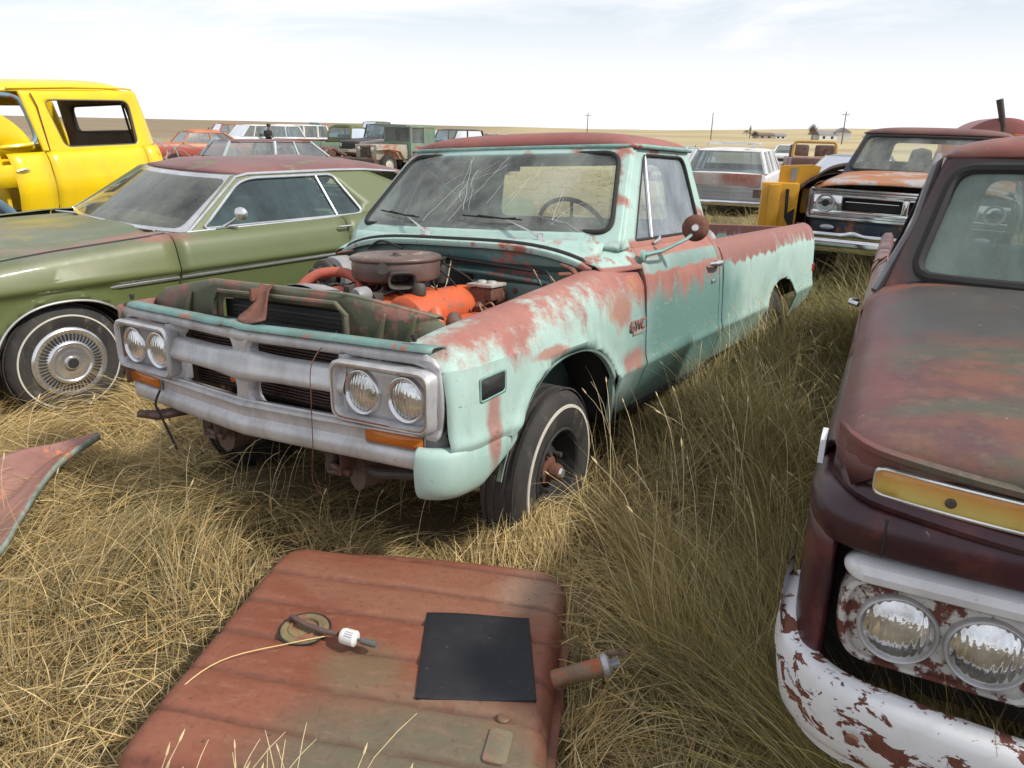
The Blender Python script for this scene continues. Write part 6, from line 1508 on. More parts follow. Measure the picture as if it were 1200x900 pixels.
# torn body panel at the left
bp = thing('body_panel', 'loose rusty pink body panel with mint edge lying in the grass at left', 'car body panel', None, loc=(-2.02, 3.30, .16))
T_ = np.array([0.02, .06, .05]); 
lower = [np.array(p) for p in ([.02, .06, .05], [-.02, -.18, .03], [.02, -.42, .02], [.10, -.70, .01], [.16, -.95, .0], [.10, -1.30, .0])]
upper = [np.array(p) for p in ([.02, .06, .055], [-.13, -.05, .04], [-.20, -.16, .06], [-.30, -.30, .06], [-.50, -.55, .07], [-.80, -.85, .08])]
lo_, up_ = dense(lower, 6), dense(upper, 6)
rows = []
for a, b in zip(lo_, up_):
    a, b = np.array(a), np.array(b); row = []
    for t in np.linspace(0, 1, 22):
        p = a * (1 - t) + b * t; w_ = np.linalg.norm(b - a)
        p = p + np.array([0, 0, -.10 * w_ * math.sin(math.pi * t) - .05 * w_ * math.exp(-((t - .55) / .10) ** 2)]); row.append(tuple(p))
    rows.append(row)
pinkm = aged('primer_pink_panel', (.34, .17, .14), (.26, .11, .09), rust=(.36, .12, .06), amount=.42, rough=.45, scale=5, dirt=.45)
MB().grid(rows).build('panel_skin', pinkm, bp, thick=.004)
MB().grid([[tuple(np.array(a) + o) for o in (np.array([0, 0, .003]), np.array([.006, -.003, .004]), np.array([.010, -.005, -.004]), np.array([.009, -.004, -.028]))] for a in lo_]).build('panel_edge', aged('chalky_mint_edge', (.34, .43, .38), (.26, .33, .29), rust=(.25, .14, .10), amount=.42, scale=16), bp, thick=.003)
for k, (t_, i_) in enumerate(((.25, 3), (.45, 6), (.3, 12), (.2, 20))):
    p = np.array(rows[min(i_, len(rows) - 1)][int(t_ * 21)]); MB().lathe([(0, .002), (.006, .002), (.007, 0)], c=tuple(p), axis='Z', n=10).build('rivet_hole', M['dark'], bp)
# ================================================================ the rest of the yard
BG = 'distant vehicles across the yard'
M['bgglass'] = glass('distant_glass', tint=(.60, .68, .70), dirt=.45, dcol=(.40, .44, .44), refl=1.4, scale=1.2)
def paint(name, c, rust=.36, c2=None, rc=(.25, .09, .05)): return aged(name, c, c2, rust=rc, amount=rust, rough=.45, scale=1.8, dirt=.35, bump=.05)
P_white = paint('chalky_white_paint', (.76, .76, .75), .33); P_red = paint('faded_red_paint', (.42, .07, .04)); P_orange = paint('faded_orange_paint', (.55, .17, .05)); P_ltblue = paint('pale_blue_paint', (.42, .50, .53)); P_maroon = paint('dull_maroon_paint', (.17, .075, .07)); P_green = paint('moss_green_paint', (.13, .15, .04)); P_jeep = paint('army_green_paint', (.17, .28, .20), .40, rc=(.16, .12, .08)); P_black = paint('black_paint', (.02, .02, .022)); P_teal = paint('teal_paint', (.22, .42, .40)); P_rust = M['rust']; P_cream = paint('rust_and_cream_paint', (.40, .36, .29), .46); P_grey = paint('grey_paint', (.36, .37, .37)); P_yel = paint('construction_yellow', (.86, .43, .012), .32)
def bgcar(name, label, cat, pos, yaw, hood0, wb, wt, rt, rb, tail, W=.92, zl=.35, belt=.95, roof=1.42, hoodz=.88, trunkz=.90, paint_=None, roofm=None, pil=(), wheels=(0, -3), r=.34, Wt=.66, bump_=True, group=BG, wheelstyle='bare', nglass=True, crown=.05, z=None, pilm=None):
    o = thing(name, label, cat, group, loc=(pos[0], pos[1], float(gh(pos[0], pos[1])) if z is None else z), yaw=R(yaw))
    paint_ = paint_ or P_white; roofm = roofm or paint_
    st = [(hood0, hoodz - .06), (hood0 - .06, hoodz - .01), ((hood0 + wb) / 2, (hoodz + belt) / 2), (wb, belt - .01), (wb - .02, belt), (rb + .02, belt), (rb, min(belt, trunkz + .02)), ((rb + tail) / 2, trunkz), (tail + .06, trunkz - .02), (tail, trunkz - .10)]
    rows = []
    for x, zt in st:
        e = .93 if x in (hood0, tail) else 1
        rows.append([(x, s * w_ * W * e, z_) for s, w_, z_ in ((-1, .90, zl), (-1, .98, zl + .12), (-1, 1.0, (zl + zt) / 2 + .05), (-1, .97, zt - .07), (-1, .90, zt), (-1, .5, zt + .025), (1, .0, zt + .03), (1, .5, zt + .025), (1, .90, zt), (1, .97, zt - .07), (1, 1.0, (zl + zt) / 2 + .05), (1, .98, zl + .12), (1, .90, zl))])
    b = MB().grid(rows); n0 = 0
    b.add(rows[0], [tuple(range(13))]); b.add(rows[-1], [tuple(range(12, -1, -1))]); b.build('body', paint_, o, bevel=0)
    rr_ = []
    for i in range(9):
        v = i / 8; x = wt + (rt - wt) * v; rr_.append([(x, Wt * 1.03 * u, roof - crown + crown * max(0, (1 - abs(u) ** 4) * (1 - abs(2 * v - 1) ** 6)) ** .6) for u in np.linspace(-1, 1, 13)])
    MB().grid(rr_).build('roof', roofm, o, thick=.03)
    zr = roof - crown
    for s in (1, -1):
        y0, y1 = s * W * .93, s * Wt
        for a, b, w_ in [(wb, wt, .035), (rb, rt, .045)] + [(p[0], p[1] if len(p) > 1 else p[0], p[2] if len(p) > 2 else .035) for p in pil]: MB().tube([(a, y0, belt), (b, y1, zr)], w_, 8).build('pillar', pilm or paint_, o)
        MB().add([(wb, y0 * .985, belt), (wt, y1 * .985, zr), (rt, y1 * .985, zr), (rb, y0 * .985, belt)], [(0, 1, 2, 3)]).build('side_window', M['bgglass'], o)
    y0, y1 = W * .93, Wt
    MB().add([(wb, -y0, belt), (wb, y0, belt), (wt, y1, zr), (wt, -y1, zr)], [(0, 1, 2, 3)]).build('windshield', M['bgglass'], o)
    MB().add([(rb, -y0, belt), (rb, y0, belt), (rt, y1, zr), (rt, -y1, zr)], [(0, 1, 2, 3)]).build('rear_window', M['bgglass'], o)
    MB().box(((wb + rt) / 2 - .2, -W * .75, belt - .02), ((wb + rt) / 2, W * .75, belt + .15), .04).build('seat', M['seat'], o)
    if bump_:
        MB().box((hood0 - .02, -W * .98, zl + .10), (hood0 + .08, W * .98, zl + .24), .03).build('front_bumper', M['chrome'], o)
        MB().box((tail - .08, -W * .98, zl + .10), (tail + .02, W * .98, zl + .24), .03).build('rear_bumper', M['chrome'], o)
        MB().box((hood0 + .001, -W * .6, zl + .28), (hood0 + .02, W * .6, hoodz - .12), .01).build('grille', M['dark'], o)
        for s in (1, -1): MB().lathe([(0, .05), (.06, .04), (.085, .02), (.09, 0)], c=(hood0, s * W * .76, (zl + hoodz) / 2 + .10), axis='X', n=16).build('headlight', M['lamp'], o)
    for x in wheels:
        for s in (1, -1):
            wq = empty('wheel', o, (x, s * (W - .06), r))
            MB().lathe([(r * .6, -.09), (r * .95, -.10), (r, -.06), (r, .06), (r * .95, .10), (r * .6, .09)], n=28).build('tyre', M['tyre'], wq)
            MB().lathe([(r * .6, s * .085), (r * .5, s * .04), (r * .3, s * .06), (0, s * .08)], n=20).build('rim', {'white': M['hubwhite'], 'bare': M['rust'], 'chrome': M['dullalu']}[wheelstyle], wq)
    return o
# --- left cluster
bw = bgcar('station_wagon', 'maroon-roofed station wagon with pale blue tailgate just behind the green hardtop', 'station wagon', (-6.0, 25.4), 41, .75, -.55, -1.05, -3.55, -3.85, -4.05, W=.95, roof=1.46, hoodz=.80, paint_=P_maroon, roofm=P_maroon, pilm=P_ltblue, pil=((-1.55, -1.6, .03), (-2.3, -2.2, .05)), belt=.98, wheelstyle='chrome')
MB().box((-4.09, -.88, .45), (-4.04, .88, .97), .02).build('tailgate', P_ltblue, bw)
bgcar('parked_car', 'orange round-topped old car beside the yellow cab', 'car', (-16.4, 36.5), 222, .9, -.6, -1.0, -2.6, -3.3, -4.0, roof=1.55, crown=.14, paint_=P_orange, pil=((-1.9,),))
bgcar('parked_car', 'low red car with long flat hood left of the red pickup', 'car', (-14.0, 32.5), 15, 1.0, -.9, -1.4, -2.4, -3.0, -4.0, roof=1.25, belt=.92, paint_=P_red)
pk = bgcar('pickup_truck', 'red pickup with open window far behind the yellow cab', 'pickup truck', (-18.2, 46.0), 218, .9, -.5, -.85, -1.6, -1.7, -1.75, W=.97, roof=1.82, belt=1.2, hoodz=1.12, trunkz=1.1, paint_=P_red)
MB().box((-4.0, -.95, .5), (-1.8, .95, 1.2), .03).build('bed', P_red, pk)
bgcar('suburban_wagon', 'white long-roof wagon left of the man in black', 'station wagon', (-15.6, 42.0), 222, .9, -.6, -1.1, -3.9, -4.2, -4.3, W=.97, zl=.45, belt=1.18, roof=1.80, hoodz=1.1, paint_=P_white, Wt=.80, pil=((-1.25, -1.45, .03), (-2.1,), (-3.1,)))
bgcar('suburban_wagon', 'white van-like wagon with square windows behind the man in black', 'station wagon', (-15.3, 45.5), 206, .9, -.5, -1.1, -4.1, -4.35, -4.4, W=.97, zl=.45, belt=1.15, roof=1.84, hoodz=1.08, paint_=P_white, Wt=.84, pil=((-1.15, -1.45, .03), (-1.95, -1.95, .06), (-2.8, -2.8, .06), (-3.6, -3.6, .06)))
bgcar('parked_car', 'dark red small car seen past the far red pickup', 'car', (-22.5, 56.0), 225, .9, -.6, -1.0, -2.4, -3.0, -4.0, roof=1.5, paint_=P_maroon)
# rusty round-backed piece
q = thing('rusted_fender', 'round brown rusted fender standing before the white van-like wagon', 'fender', None, loc=(-10.3, 35.0, float(gh(-10.3, 35))), yaw=R(20))
rows = [[(.42 * math.cos(a) * k, y, .40 + .62 * math.sin(a) * k) for a in np.linspace(-.2, math.pi + .2, 22)] for y, k in ((-.18, .9), (-.1, 1), (.12, 1), (.2, .85), (.22, .3))]
MB().grid(rows).build('fender_shell', M['rust'], q, thick=.01)
# old green pickup seen from behind
gp = bgcar('pickup_truck', 'moss green rounded old pickup seen from behind, rusty deck beside it', 'pickup truck', (-8.3, 40.0), 62, 1.5, .30, .10, -.95, -1.1, -1.15, W=.80, zl=.5, belt=1.28, roof=1.92, crown=.16, hoodz=1.2, trunkz=1.1, paint_=P_green, Wt=.68, wheels=(.9, -2.3), r=.38, bump_=False)
MB().box((-3.3, -.8, .75), (-1.2, .8, .82), .02).box((-3.3, -.82, .8), (-1.2, -.76, 1.1), .01).box((-3.3, .76, .8), (-1.2, .82, 1.1), .01).build('bed', P_jeep, gp)
fl_ = thing('flatbed_trailer', 'low rusty flatbed deck left of the moss green pickup', 'trailer', None, loc=(-10.6, 40.5, float(gh(-10.6, 40.5))), yaw=R(20))
MB().box((-1.8, -1.0, .85), (1.6, 1.0, 1.15), .05).build('deck', M['rust'], fl_)
for s in (1, -1): MB().lathe([(0, -.1), (.40, -.1), (.42, 0), (.40, .1), (0, .1)], c=(-.3, s * .9, .42), n=24).build('wheel', M['tyre'], fl_)
tl = bgcar('parked_car', 'teal car with its hood raised behind the rusty flatbed', 'car', (-12.0, 48.0), 215, .9, -.6, -1.0, -2.4, -3.0, -4.0, roof=1.45, paint_=P_teal)
MB().add([(-.6, -.8, 1.0), (-.6, .8, 1.0), (.35, .8, 1.95), (.35, -.8, 1.95)], [(0, 1, 2, 3)]).build('raised_hood', P_teal, tl, thick=.04)
bk = bgcar('pickup_truck', 'black high-cab truck just left of the grey-green jeep', 'pickup truck', (-7.0, 37.5), 225, 1.2, -.2, -.4, -1.5, -1.6, -1.65, W=.85, zl=.6, belt=1.35, roof=1.98, hoodz=1.2, trunkz=1.1, paint_=P_black, Wt=.78, r=.40, wheels=(.4, -2.4), crown=.04)
MB().box((-3.4, -.85, .8), (-1.7, .85, .92), .02).build('flatbed', M['rust'], bk)
bgcar('army_truck', 'olive army truck cab farthest back between the moss green pickup and the jeep', 'army truck', (-11.6, 60.0), 222, 1.3, -.2, -.5, -1.7, -1.8, -4.2, W=1.0, zl=.7, belt=1.45, roof=2.15, hoodz=1.35, trunkz=1.5, paint_=P_green, Wt=.9, r=.45, wheels=(.5, -3.2))
bgcar('parked_car', 'small white car roof behind the jeep and the black truck', 'car', (-7.6, 55.0), 225, 1.0, -.6, -1.1, -2.6, -3.2, -4.1, roof=1.6, paint_=P_white, pil=((-1.9,),))
bgcar('parked_car', 'red car farthest right in the left row, before the pale teal car', 'car', (-1.9, 46.0), 225, 1.0, -.6, -1.1, -2.6, -3.2, -4.1, roof=1.5, paint_=P_red, pil=((-1.9,),))
# jeep wagon
jp = thing('jeep', 'faded grey-green military jeep with pale round-hubbed front wheel', 'jeep', BG, loc=(-5.6, 32.5, float(gh(-5.6, 32.5))), yaw=R(232))
MB().box((-.9, -.62, .60), (.85, .62, 1.18), .04).build('hood', P_cream, jp)
MB().box((-2.35, -.80, .55), (-.9, .80, 1.25), .04).build('body', P_jeep, jp)
jf = MB()
for s in (1, -1):
    for x in (-.92, -1.7, -2.3): jf.box((x - .04, s * .78 - .03, 1.2), (x + .04, s * .78 + .03, 1.85), .01)
jf.box((-2.35, -.82, 1.84), (-.88, .82, 1.92), .03); jf.box((-.94, -.8, 1.2), (-.90, .8, 1.32)).box((-.94, -.03, 1.3), (-.90, .03, 1.85)); jf.build('cab_frame', P_jeep, jp)
for s in (1, -1):
    MB().box((-1.66, s * .77 - .01, 1.25), (-.96, s * .77 + .01, 1.84)).build('side_window', M['bgglass'], jp)
    MB().box((-2.27, s * .79 - .012, 1.22), (-1.74, s * .79 + .012, 1.84)).build('side_panel', P_jeep, jp)
    MB().tube([(.9, s * .66, .98), (.35, s * .74, 1.02), (-.25, s * .76, .92), (-.5, s * .76, .60)], .10, 8, flat=.35).build('front_fender', P_cream, jp)
    MB().lathe([(0, .03), (.09, .02), (.10, 0)], c=(.86, s * .40, 1.0), axis='X', n=16).build('headlight', M['lamp'], jp)
    for x in (.3, -1.7):
        wq = empty('wheel', jp, (x, s * .70, .40)); MB().lathe([(.22, -.10), (.38, -.11), (.41, -.06), (.41, .06), (.38, .11), (.22, .10)], n=28).build('tyre', M['tyre'], wq)
        MB().lathe([(.23, s * .09), (.18, s * .05), (.10, s * .07), (0, s * .10)], n=20).build('rim', M['hubwhite'], wq)
MB().box((-.92, -.76, 1.30), (-.90, .76, 1.84)).build('windshield', M['bgglass'], jp)
gg = MB()
for y in np.linspace(-.3, .3, 8): gg.box((.85, y - .02, .68), (.87, y + .02, 1.1))
gg.build('grille', M['dark'], jp); MB().box((.95, -.75, .50), (1.1, .75, .62), .02).build('front_bumper', M['grime'], jp)
MB().box((-1.5, .80, 1.05), (-1.15, .806, 1.12)).build('faded_marking', P_red, jp)
# rusty chassis with twin pale lamps in front of the jeep
ch = thing('bare_chassis', 'stripped rusty truck front end with two pale lamps before the green pickup', 'car wreck', None, loc=(-8.1, 33.0, float(gh(-8.1, 33))), yaw=R(232))
cm_ = MB(); cm_.box((-1.8, -.5, .45), (1., -.42, .6)).box((-1.8, .42, .45), (1., .5, .6)).box((.9, -.8, .55), (1.0, .8, .70), .02).box((-.4, -.3, .6), (.5, .3, 1.05), .08).tube([(.6, -.7, .8), (.2, -.75, 1.0), (-.5, -.75, .7)], .08, 8).tube([(.6, .7, .8), (.2, .75, 1.0), (-.5, .75, .7)], .08, 8); cm_.build('frame', M['rustbrown'], ch)
for y in (-.2, .15): MB().lathe([(0, .05), (.08, .04), (.11, 0)], c=(1.0, y, .80), axis='X', n=16).build('headlight', M['lamp'], ch)
bgcar('pickup_truck', 'black open truck cab right of the jeep above a low maroon hood', 'pickup truck', (-4.0, 41.0), 225, 1.0, -.2, -.5, -2.2, -2.4, -2.5, W=.85, zl=.5, belt=1.2, roof=1.80, paint_=P_black, Wt=.76, pil=((-1.2,),), crown=.05)
bgcar('parked_car', 'low maroon car nosing out from behind the jeep', 'car', (-3.3, 33.5), 222, 1.2, -.5, -1.0, -2.3, -3.0, -3.9, roof=1.3, belt=.85, hoodz=.8, paint_=P_maroon)
bgcar('parked_car', 'pale teal car with rusty brown roof end, rightmost of the left row', 'car', (-3.3, 50.0), 222, 1.2, -.5, -1.0, -3.2, -3.6, -4.0, roof=1.55, paint_=P_teal, roofm=P_cream, pil=((-1.8,),))
bgcar('parked_car', 'whitish car with square rear glass between the green pickup and black truck', 'car', (-10.0, 52.0), 215, 1.2, -.5, -1.0, -3.2, -3.6, -4.0, roof=1.75, belt=1.1, paint_=P_white, pil=((-1.8,),))
# bicycle and junk behind the yellow cab
jk = thing('scrap_pile', 'tangle of bent pale rods and white sheet scrap behind the yellow cab', 'scrap pile', None, loc=(-6.9, 15.4, float(gh(-6.9, 15.4))), yaw=R(15))
rj = random.Random(9); mb = MB()
for k in range(46):
    p = Vector((rj.uniform(-.8, .8), rj.uniform(-.4, .4), rj.uniform(.2, .95))); pts = [p]
    for _ in range(3): pts.append(pts[-1] + Vector((rj.uniform(-.35, .35), rj.uniform(-.2, .2), rj.uniform(-.22, .28))))
    mb.tube(dense([tuple(a) for a in pts], 3), rj.uniform(.008, .016), 5)
mb.build('bent_rods', P_grey, jk)
MB().tube([(-1.0, -.2, 1.16), (0, -.3, .92), (1.1, -.35, .72)], .045, 8).build('dark_bar', M['dark'], jk)
MB().box((-.9, -.1, .1), (1.0, .4, .85), .08).build('white_sheet', P_white, jk)
# man in black
def person(pos, yaw, h=1.82):
    pr_ = thing('person', 'man in black cap and dark clothes looking down at something in his hands', 'person', None, loc=(pos[0], pos[1], float(gh(*pos))), yaw=R(yaw))
    P_ = {'pel': ((0, 0, .93), .15), 'waist': ((.0, 0, 1.08), .14), 'chest': ((.02, 0, 1.32), .17), 'neck': ((.03, 0, 1.50), .06), 'head0': ((.05, 0, 1.58), .075), 'head1': ((.06, 0, 1.68), .095), 'head2': ((.06, 0, 1.75), .07)}
    for s, n in ((1, 'L'), (-1, 'R')):
        P_.update({n + 'hip': ((0, s * .10, .88), .105), n + 'knee': ((.03 + .03 * s, s * .12, .50), .075), n + 'ank': ((-.02 + .05 * s, s * .12, .10), .055), n + 'toe': ((.15 + .05 * s, s * .14, .04), .045), n + 'sh': ((.0, s * .19, 1.42), .08), n + 'el': ((.03, s * .25, 1.16), .06), n + 'wr': ((.24, s * .10, 1.17), .042), n + 'hand': ((.31, s * .05, 1.19), .04)})
    E_ = [('pel', 'waist'), ('waist', 'chest'), ('chest', 'neck'), ('neck', 'head0'), ('head0', 'head1'), ('head1', 'head2')]
    for n in 'LR': E_ += [('pel', n + 'hip'), (n + 'hip', n + 'knee'), (n + 'knee', n + 'ank'), (n + 'ank', n + 'toe'), ('chest', n + 'sh'), (n + 'sh', n + 'el'), (n + 'el', n + 'wr'), (n + 'wr', n + 'hand')]
    K = list(P_); me = bpy.data.meshes.new('body'); k_ = h / 1.78
    me.from_pydata([tuple(c * k_ for c in P_[k][0]) for k in K], [(K.index(a), K.index(b)) for a, b in E_], [])
    o = bpy.data.objects.new('body', me); link(o, pr_); md = o.modifiers.new('skin', 'SKIN')
    for i, k in enumerate(K): me.skin_vertices[0].data[i].radius = (P_[k][1] * k_,) * 2; me.skin_vertices[0].data[i].use_root = (i == 0)
    sb = o.modifiers.new('s', 'SUBSURF'); sb.levels = 1; sb.render_levels = 1
    t = NT('person_clothes_and_skin'); X, Y, Z = t.xyz()
    skin = t.math('MAXIMUM', t.step(Z, 1.545, 1.555), t.step(X, .27, .28)); c = t.mix(skin, t.mix(t.step(Z, .98, .99), (.030, .030, .036), (.012, .012, .014)), (.42, .24, .17))
    me.materials.append(t.bsdf(c, .8)); 
    MB().lathe([(.115, .0), (.118, .03), (.10, .09), (.06, .125), (0, .135)], c=(.06 * k_, 0, 1.70 * k_), axis='Z', n=20).box((.10, -.08, 1.735), (.26, .08, 1.75), .006).build('cap', M['dark'], pr_)
    for s in (1, -1): MB().lathe([(0, .018), (.014, .012), (.02, 0)], c=(.055 * k_, s * .095 * k_, 1.665 * k_), axis='Y', n=8).build('ear', plain('skin_tone', (.42, .24, .17), .6), pr_)
    MB().box((.30, -.09, 1.20), (.32, .09, 1.32), .004).build('held_paper', M['dkinterior'], pr_)
person((-13.3, 42.2), -25)
# --- right side: white wagon seen from behind
ww = bgcar('station_wagon', 'white station wagon seen from behind with rusty red tailgate and roof rack', 'station wagon', (6.25, 21.3), 67, 1.0, -.8, -1.35, -3.85, -4.12, -4.25, W=.97, zl=.30, belt=.98, roof=1.50, hoodz=.92, trunkz=.96, paint_=P_white, Wt=.72, pil=((-1.5, -1.75, .03), (-2.15, -2.2, .05), (-3.1, -3.1, .05)), bump_=False, z=-.20, wheelstyle='chrome')
tg = MB(); tg.box((-4.285, -.84, .72), (-4.24, .84, .985), .015); tg.build('tailgate', paint('red_primer_tailgate', (.33, .09, .06), .40, (.5, .45, .42), (.55, .52, .5)), ww)
MB().box((-4.275, -.86, .40), (-4.245, .86, .70), .01).box((-4.285, -.80, .50), (-4.27, .80, .515)).box((-4.285, -.80, .58), (-4.27, .80, .595)).box((-4.285, -.80, .66), (-4.27, .80, .675)).build('tail_panel', P_grey, ww)
for s in (1, -1): MB().box((-4.29, s * .80 - .11, .49), (-4.262, s * .80 + .11, .66), .01).build('tail_lamp', M['rustbrown'], ww)
MB().box((-4.46, -.98, .30), (-4.30, .98, .42), .03).build('rear_bumper', M['brightchrome'], ww)
MB().box((-4.30, .25, .20), (-4.285, .60, .33)).build('licence_plate', P_grey, ww)
rk = MB()
for y in (-.5, .5): rk.tube([(-1.9, y, 1.52), (-1.95, y, 1.60), (-3.6, y, 1.60), (-3.65, y, 1.52)], .018, 6)
for x in (-2.2, -3.4): rk.tube([(x, -.5, 1.60), (x, .5, 1.60)], .018, 6)
rk.build('roof_rack', M['brightchrome'], ww)
# snow-blower housing: yellow plates and a round rusty drum
sb_ = thing('snow_blower', 'yellow rotary blower housing with round rusty mouth behind the pickup bed', 'snow blower', None, loc=(3.62, 9.75, float(gh(3.6, 9.75))), yaw=R(-14))
pl = [(-.32, .05), (-.32, 1.30), (.05, 1.32), (.16, 1.30)] + [(.36 - .56 * math.cos(a), .70 + .56 * math.sin(a)) for a in np.linspace(1.15, -.9, 20)] + [(.0, .05)]
MB().prism(pl, lambda u, w, z: (u, z, w), .08).build('side_plate', P_yel, sb_)
rows = [[(.36 - r_ * math.cos(a), y, .70 + r_ * math.sin(a)) for a in np.linspace(-.9, 2.4, 34)] for y, r_ in ((-.02, .56), (-.03, .53), (.10, .53), (.60, .53), (.62, .49), (.64, .05))]
MB().grid(rows).build('drum', M['rustbrown'], sb_, thick=.01)
MB().box((-.52, -.16, .02), (-.08, .02, 1.10), .02).build('gear_case', P_yel, sb_); MB().box((-.44, -.20, .02), (-.30, -.155, 1.08), .01).build('case_rib', P_yel, sb_)
MB().prism([(-.24, 1.03), (-.20, 1.03), (-.19, .74), (-.11, .80), (-.11, .50), (-.22, .68)], lambda u, w, z: (u, -.175 + z, w), .012).build('hook_slot', M['dark'], sb_)
MB().box((-.19, -.010, 1.12), (-.12, -.001, 1.28)).build('data_plate', P_grey, sb_)
MB().tube(dense([(.08, .05, 1.12), (.26, .0, 1.27), (.50, -.03, 1.33), (.82, -.03, 1.34)], 5), [.035 + .075 * math.sin(i / 16 * 3.1) for i in range(16)], 8, flat=.35).build('deflector_arm', M['rustbrown'], sb_)
MB().box((.0, .3, .70), (.9, .9, 1.02), .03).build('rear_housing', P_yel, sb_)
# open yellow-framed vehicle
of = thing('open_truck', 'open vehicle with tan windshield frame and dark maroon seats beyond the snow blower', 'utility truck', BG, loc=(9.65, 25.5, float(gh(9.3, 25.5)) + .2), yaw=R(255))
ofm = paint('tan_yellow_paint', (.55, .33, .09))
mb = MB(); ring(mb, rpoly([(-.68, 1.02), (.68, 1.02), (.64, 1.52), (-.64, 1.52)], .12, 5), lambda u, w: (-.4 - .1 * (w - 1), u, w), .05, 8); mb.build('windshield_frame', ofm, of)
MB().box((-2.6, -.8, .5), (-.4, .8, 1.0), .05).build('body', P_maroon, of); MB().box((-1.5, -.72, .9), (-1.2, -.1, 1.42), .08).box((-1.5, .1, .9), (-1.2, .72, 1.42), .08).build('seats', M['rustbrown'], of)
MB().box((-.4, -.78, .55), (.9, .78, 1.05), .06).build('hood', P_maroon, of)
for x in (.4, -2.1):
    for s in (1, -1): MB().lathe([(0, -.1), (.36, -.1), (.38, 0), (.36, .1), (0, .1)], c=(x, s * .75, .38), n=24).build('wheel', M['tyre'], of)
bgcar('parked_car', 'grey-roofed low car between the snow blower and the orange-hooded pickup', 'car', (8.1, 19.6), 235, 1.1, -.6, -1.1, -2.6, -3.2, -4.1, roof=1.36, paint_=P_grey, pil=((-1.9,),))
bgcar('parked_car', 'white car far beyond the white wagon', 'car', (14.0, 40.5), 250, 1.1, -.6, -1.1, -2.6, -3.2, -4.1, roof=1.40, paint_=P_white, pil=((-1.9,),))
bgcar('parked_car', 'dark-roofed white sedan left of the white wagon roof', 'car', (7.9, 36.0), 60, 1.1, -.6, -1.1, -2.6, -3.2, -4.1, roof=1.34, paint_=P_white, roofm=P_grey)
# red machine with exhaust stack at right
tr = thing('farm_tractor', 'faded red machine with rounded tank and leaning dark exhaust stack at far right', 'tractor', None, loc=(8.55, 14.2, float(gh(9, 14.2))), yaw=R(250))
rows = [[(x, .82 * math.cos(a) * k, 1.25 + .80 * math.sin(a) * k) for a in np.linspace(0, math.pi, 22)] for x, k in ((.55, .05), (.55, .9), (.5, 1), (-.9, 1), (-.95, .9), (-.95, .05))]
MB().grid(rows).build('rounded_tank', paint('pinkish_red_paint', (.33, .09, .08)), tr, thick=.01)
MB().box((-1.6, -.85, .5), (.5, .85, 1.3), .05).build('body', P_red, tr); MB().box((.3, -.95, 1.45), (.7, -.2, 1.72), .04).box((.3, .1, 1.4), (.75, 1.2, 1.78), .04).build('orange_panel', P_orange, tr)
MB().tube([(.50, .0, 1.55), (.52, -.04, 1.90), (.53, -.10, 2.10), (.54, -.18, 2.34)], [.035, .05, .05, .055], 12).build('exhaust_stack', M['grime'], tr)
for x, r_ in ((-1.2, .75), (.6, .4)):
    for s in (1, -1): MB().lathe([(0, -.15), (r_ * .95, -.15), (r_, 0), (r_ * .95, .15), (0, .15)], c=(x, s * 1.0, r_), n=28).build('wheel', M['tyre'], tr)
# --- farmstead on the horizon
def ghf(x, y):
    az = math.atan2(x, y); rise = min(1, max(0, (y - 340) / 500))
    return -.02 - .3 + rise * min(1, max(0, (az - .15) * 4)) * 7.5 - .3
def house(name, label, x, y, w, d, h, rh, wall, roofm, yaw=10, group='farm buildings on the horizon'):
    o = thing(name, label, 'farm building', group, loc=(x, y, ghf(x, y) - .3), yaw=R(yaw))
    MB().box((-w / 2, -d / 2, 0), (w / 2, d / 2, h)).build('wall', wall, o)
    MB().add([(-w / 2 - .3, -d / 2 - .3, h), (w / 2 + .3, -d / 2 - .3, h), (w / 2 + .3, d / 2 + .3, h), (-w / 2 - .3, d / 2 + .3, h), (-w / 2 - .3, 0, h + rh), (w / 2 + .3, 0, h + rh)], [(0, 1, 5, 4), (2, 3, 4, 5), (0, 4, 3), (1, 2, 5), (0, 3, 2, 1)]).build('roof', roofm, o)
    for k in (-.25, .2): MB().box((w * k - .5, -d / 2 - .05, h * .35), (w * k + .5, -d / 2 + .02, h * .75)).build('window', M['dark'], o)
rf = plain('grey_roofing', (.22, .22, .23), .7); wl = plain('pale_siding', (.6, .6, .58), .8); tn = plain('tan_siding', (.36, .30, .24), .8)
house('farmhouse', 'long low pale house right of the bare round tree', 115.8, 300, 7.4, 6, 2.3, 1.5, wl, rf)
house('barn', 'white gabled barn rightmost of the farm buildings', 122.2, 300, 5.5, 5.5, 3.2, 1.7, wl, rf, 80)
house('shed', 'low brown shed beside the dark shrub clump', 96.5, 312, 6.5, 5, 1.6, .9, tn, plain('brown_roof', (.16, .11, .09), .8))
house('shed', 'small pale shed left of the bare round tree', 104.5, 318, 4.5, 4, 1.5, .9, wl, rf)
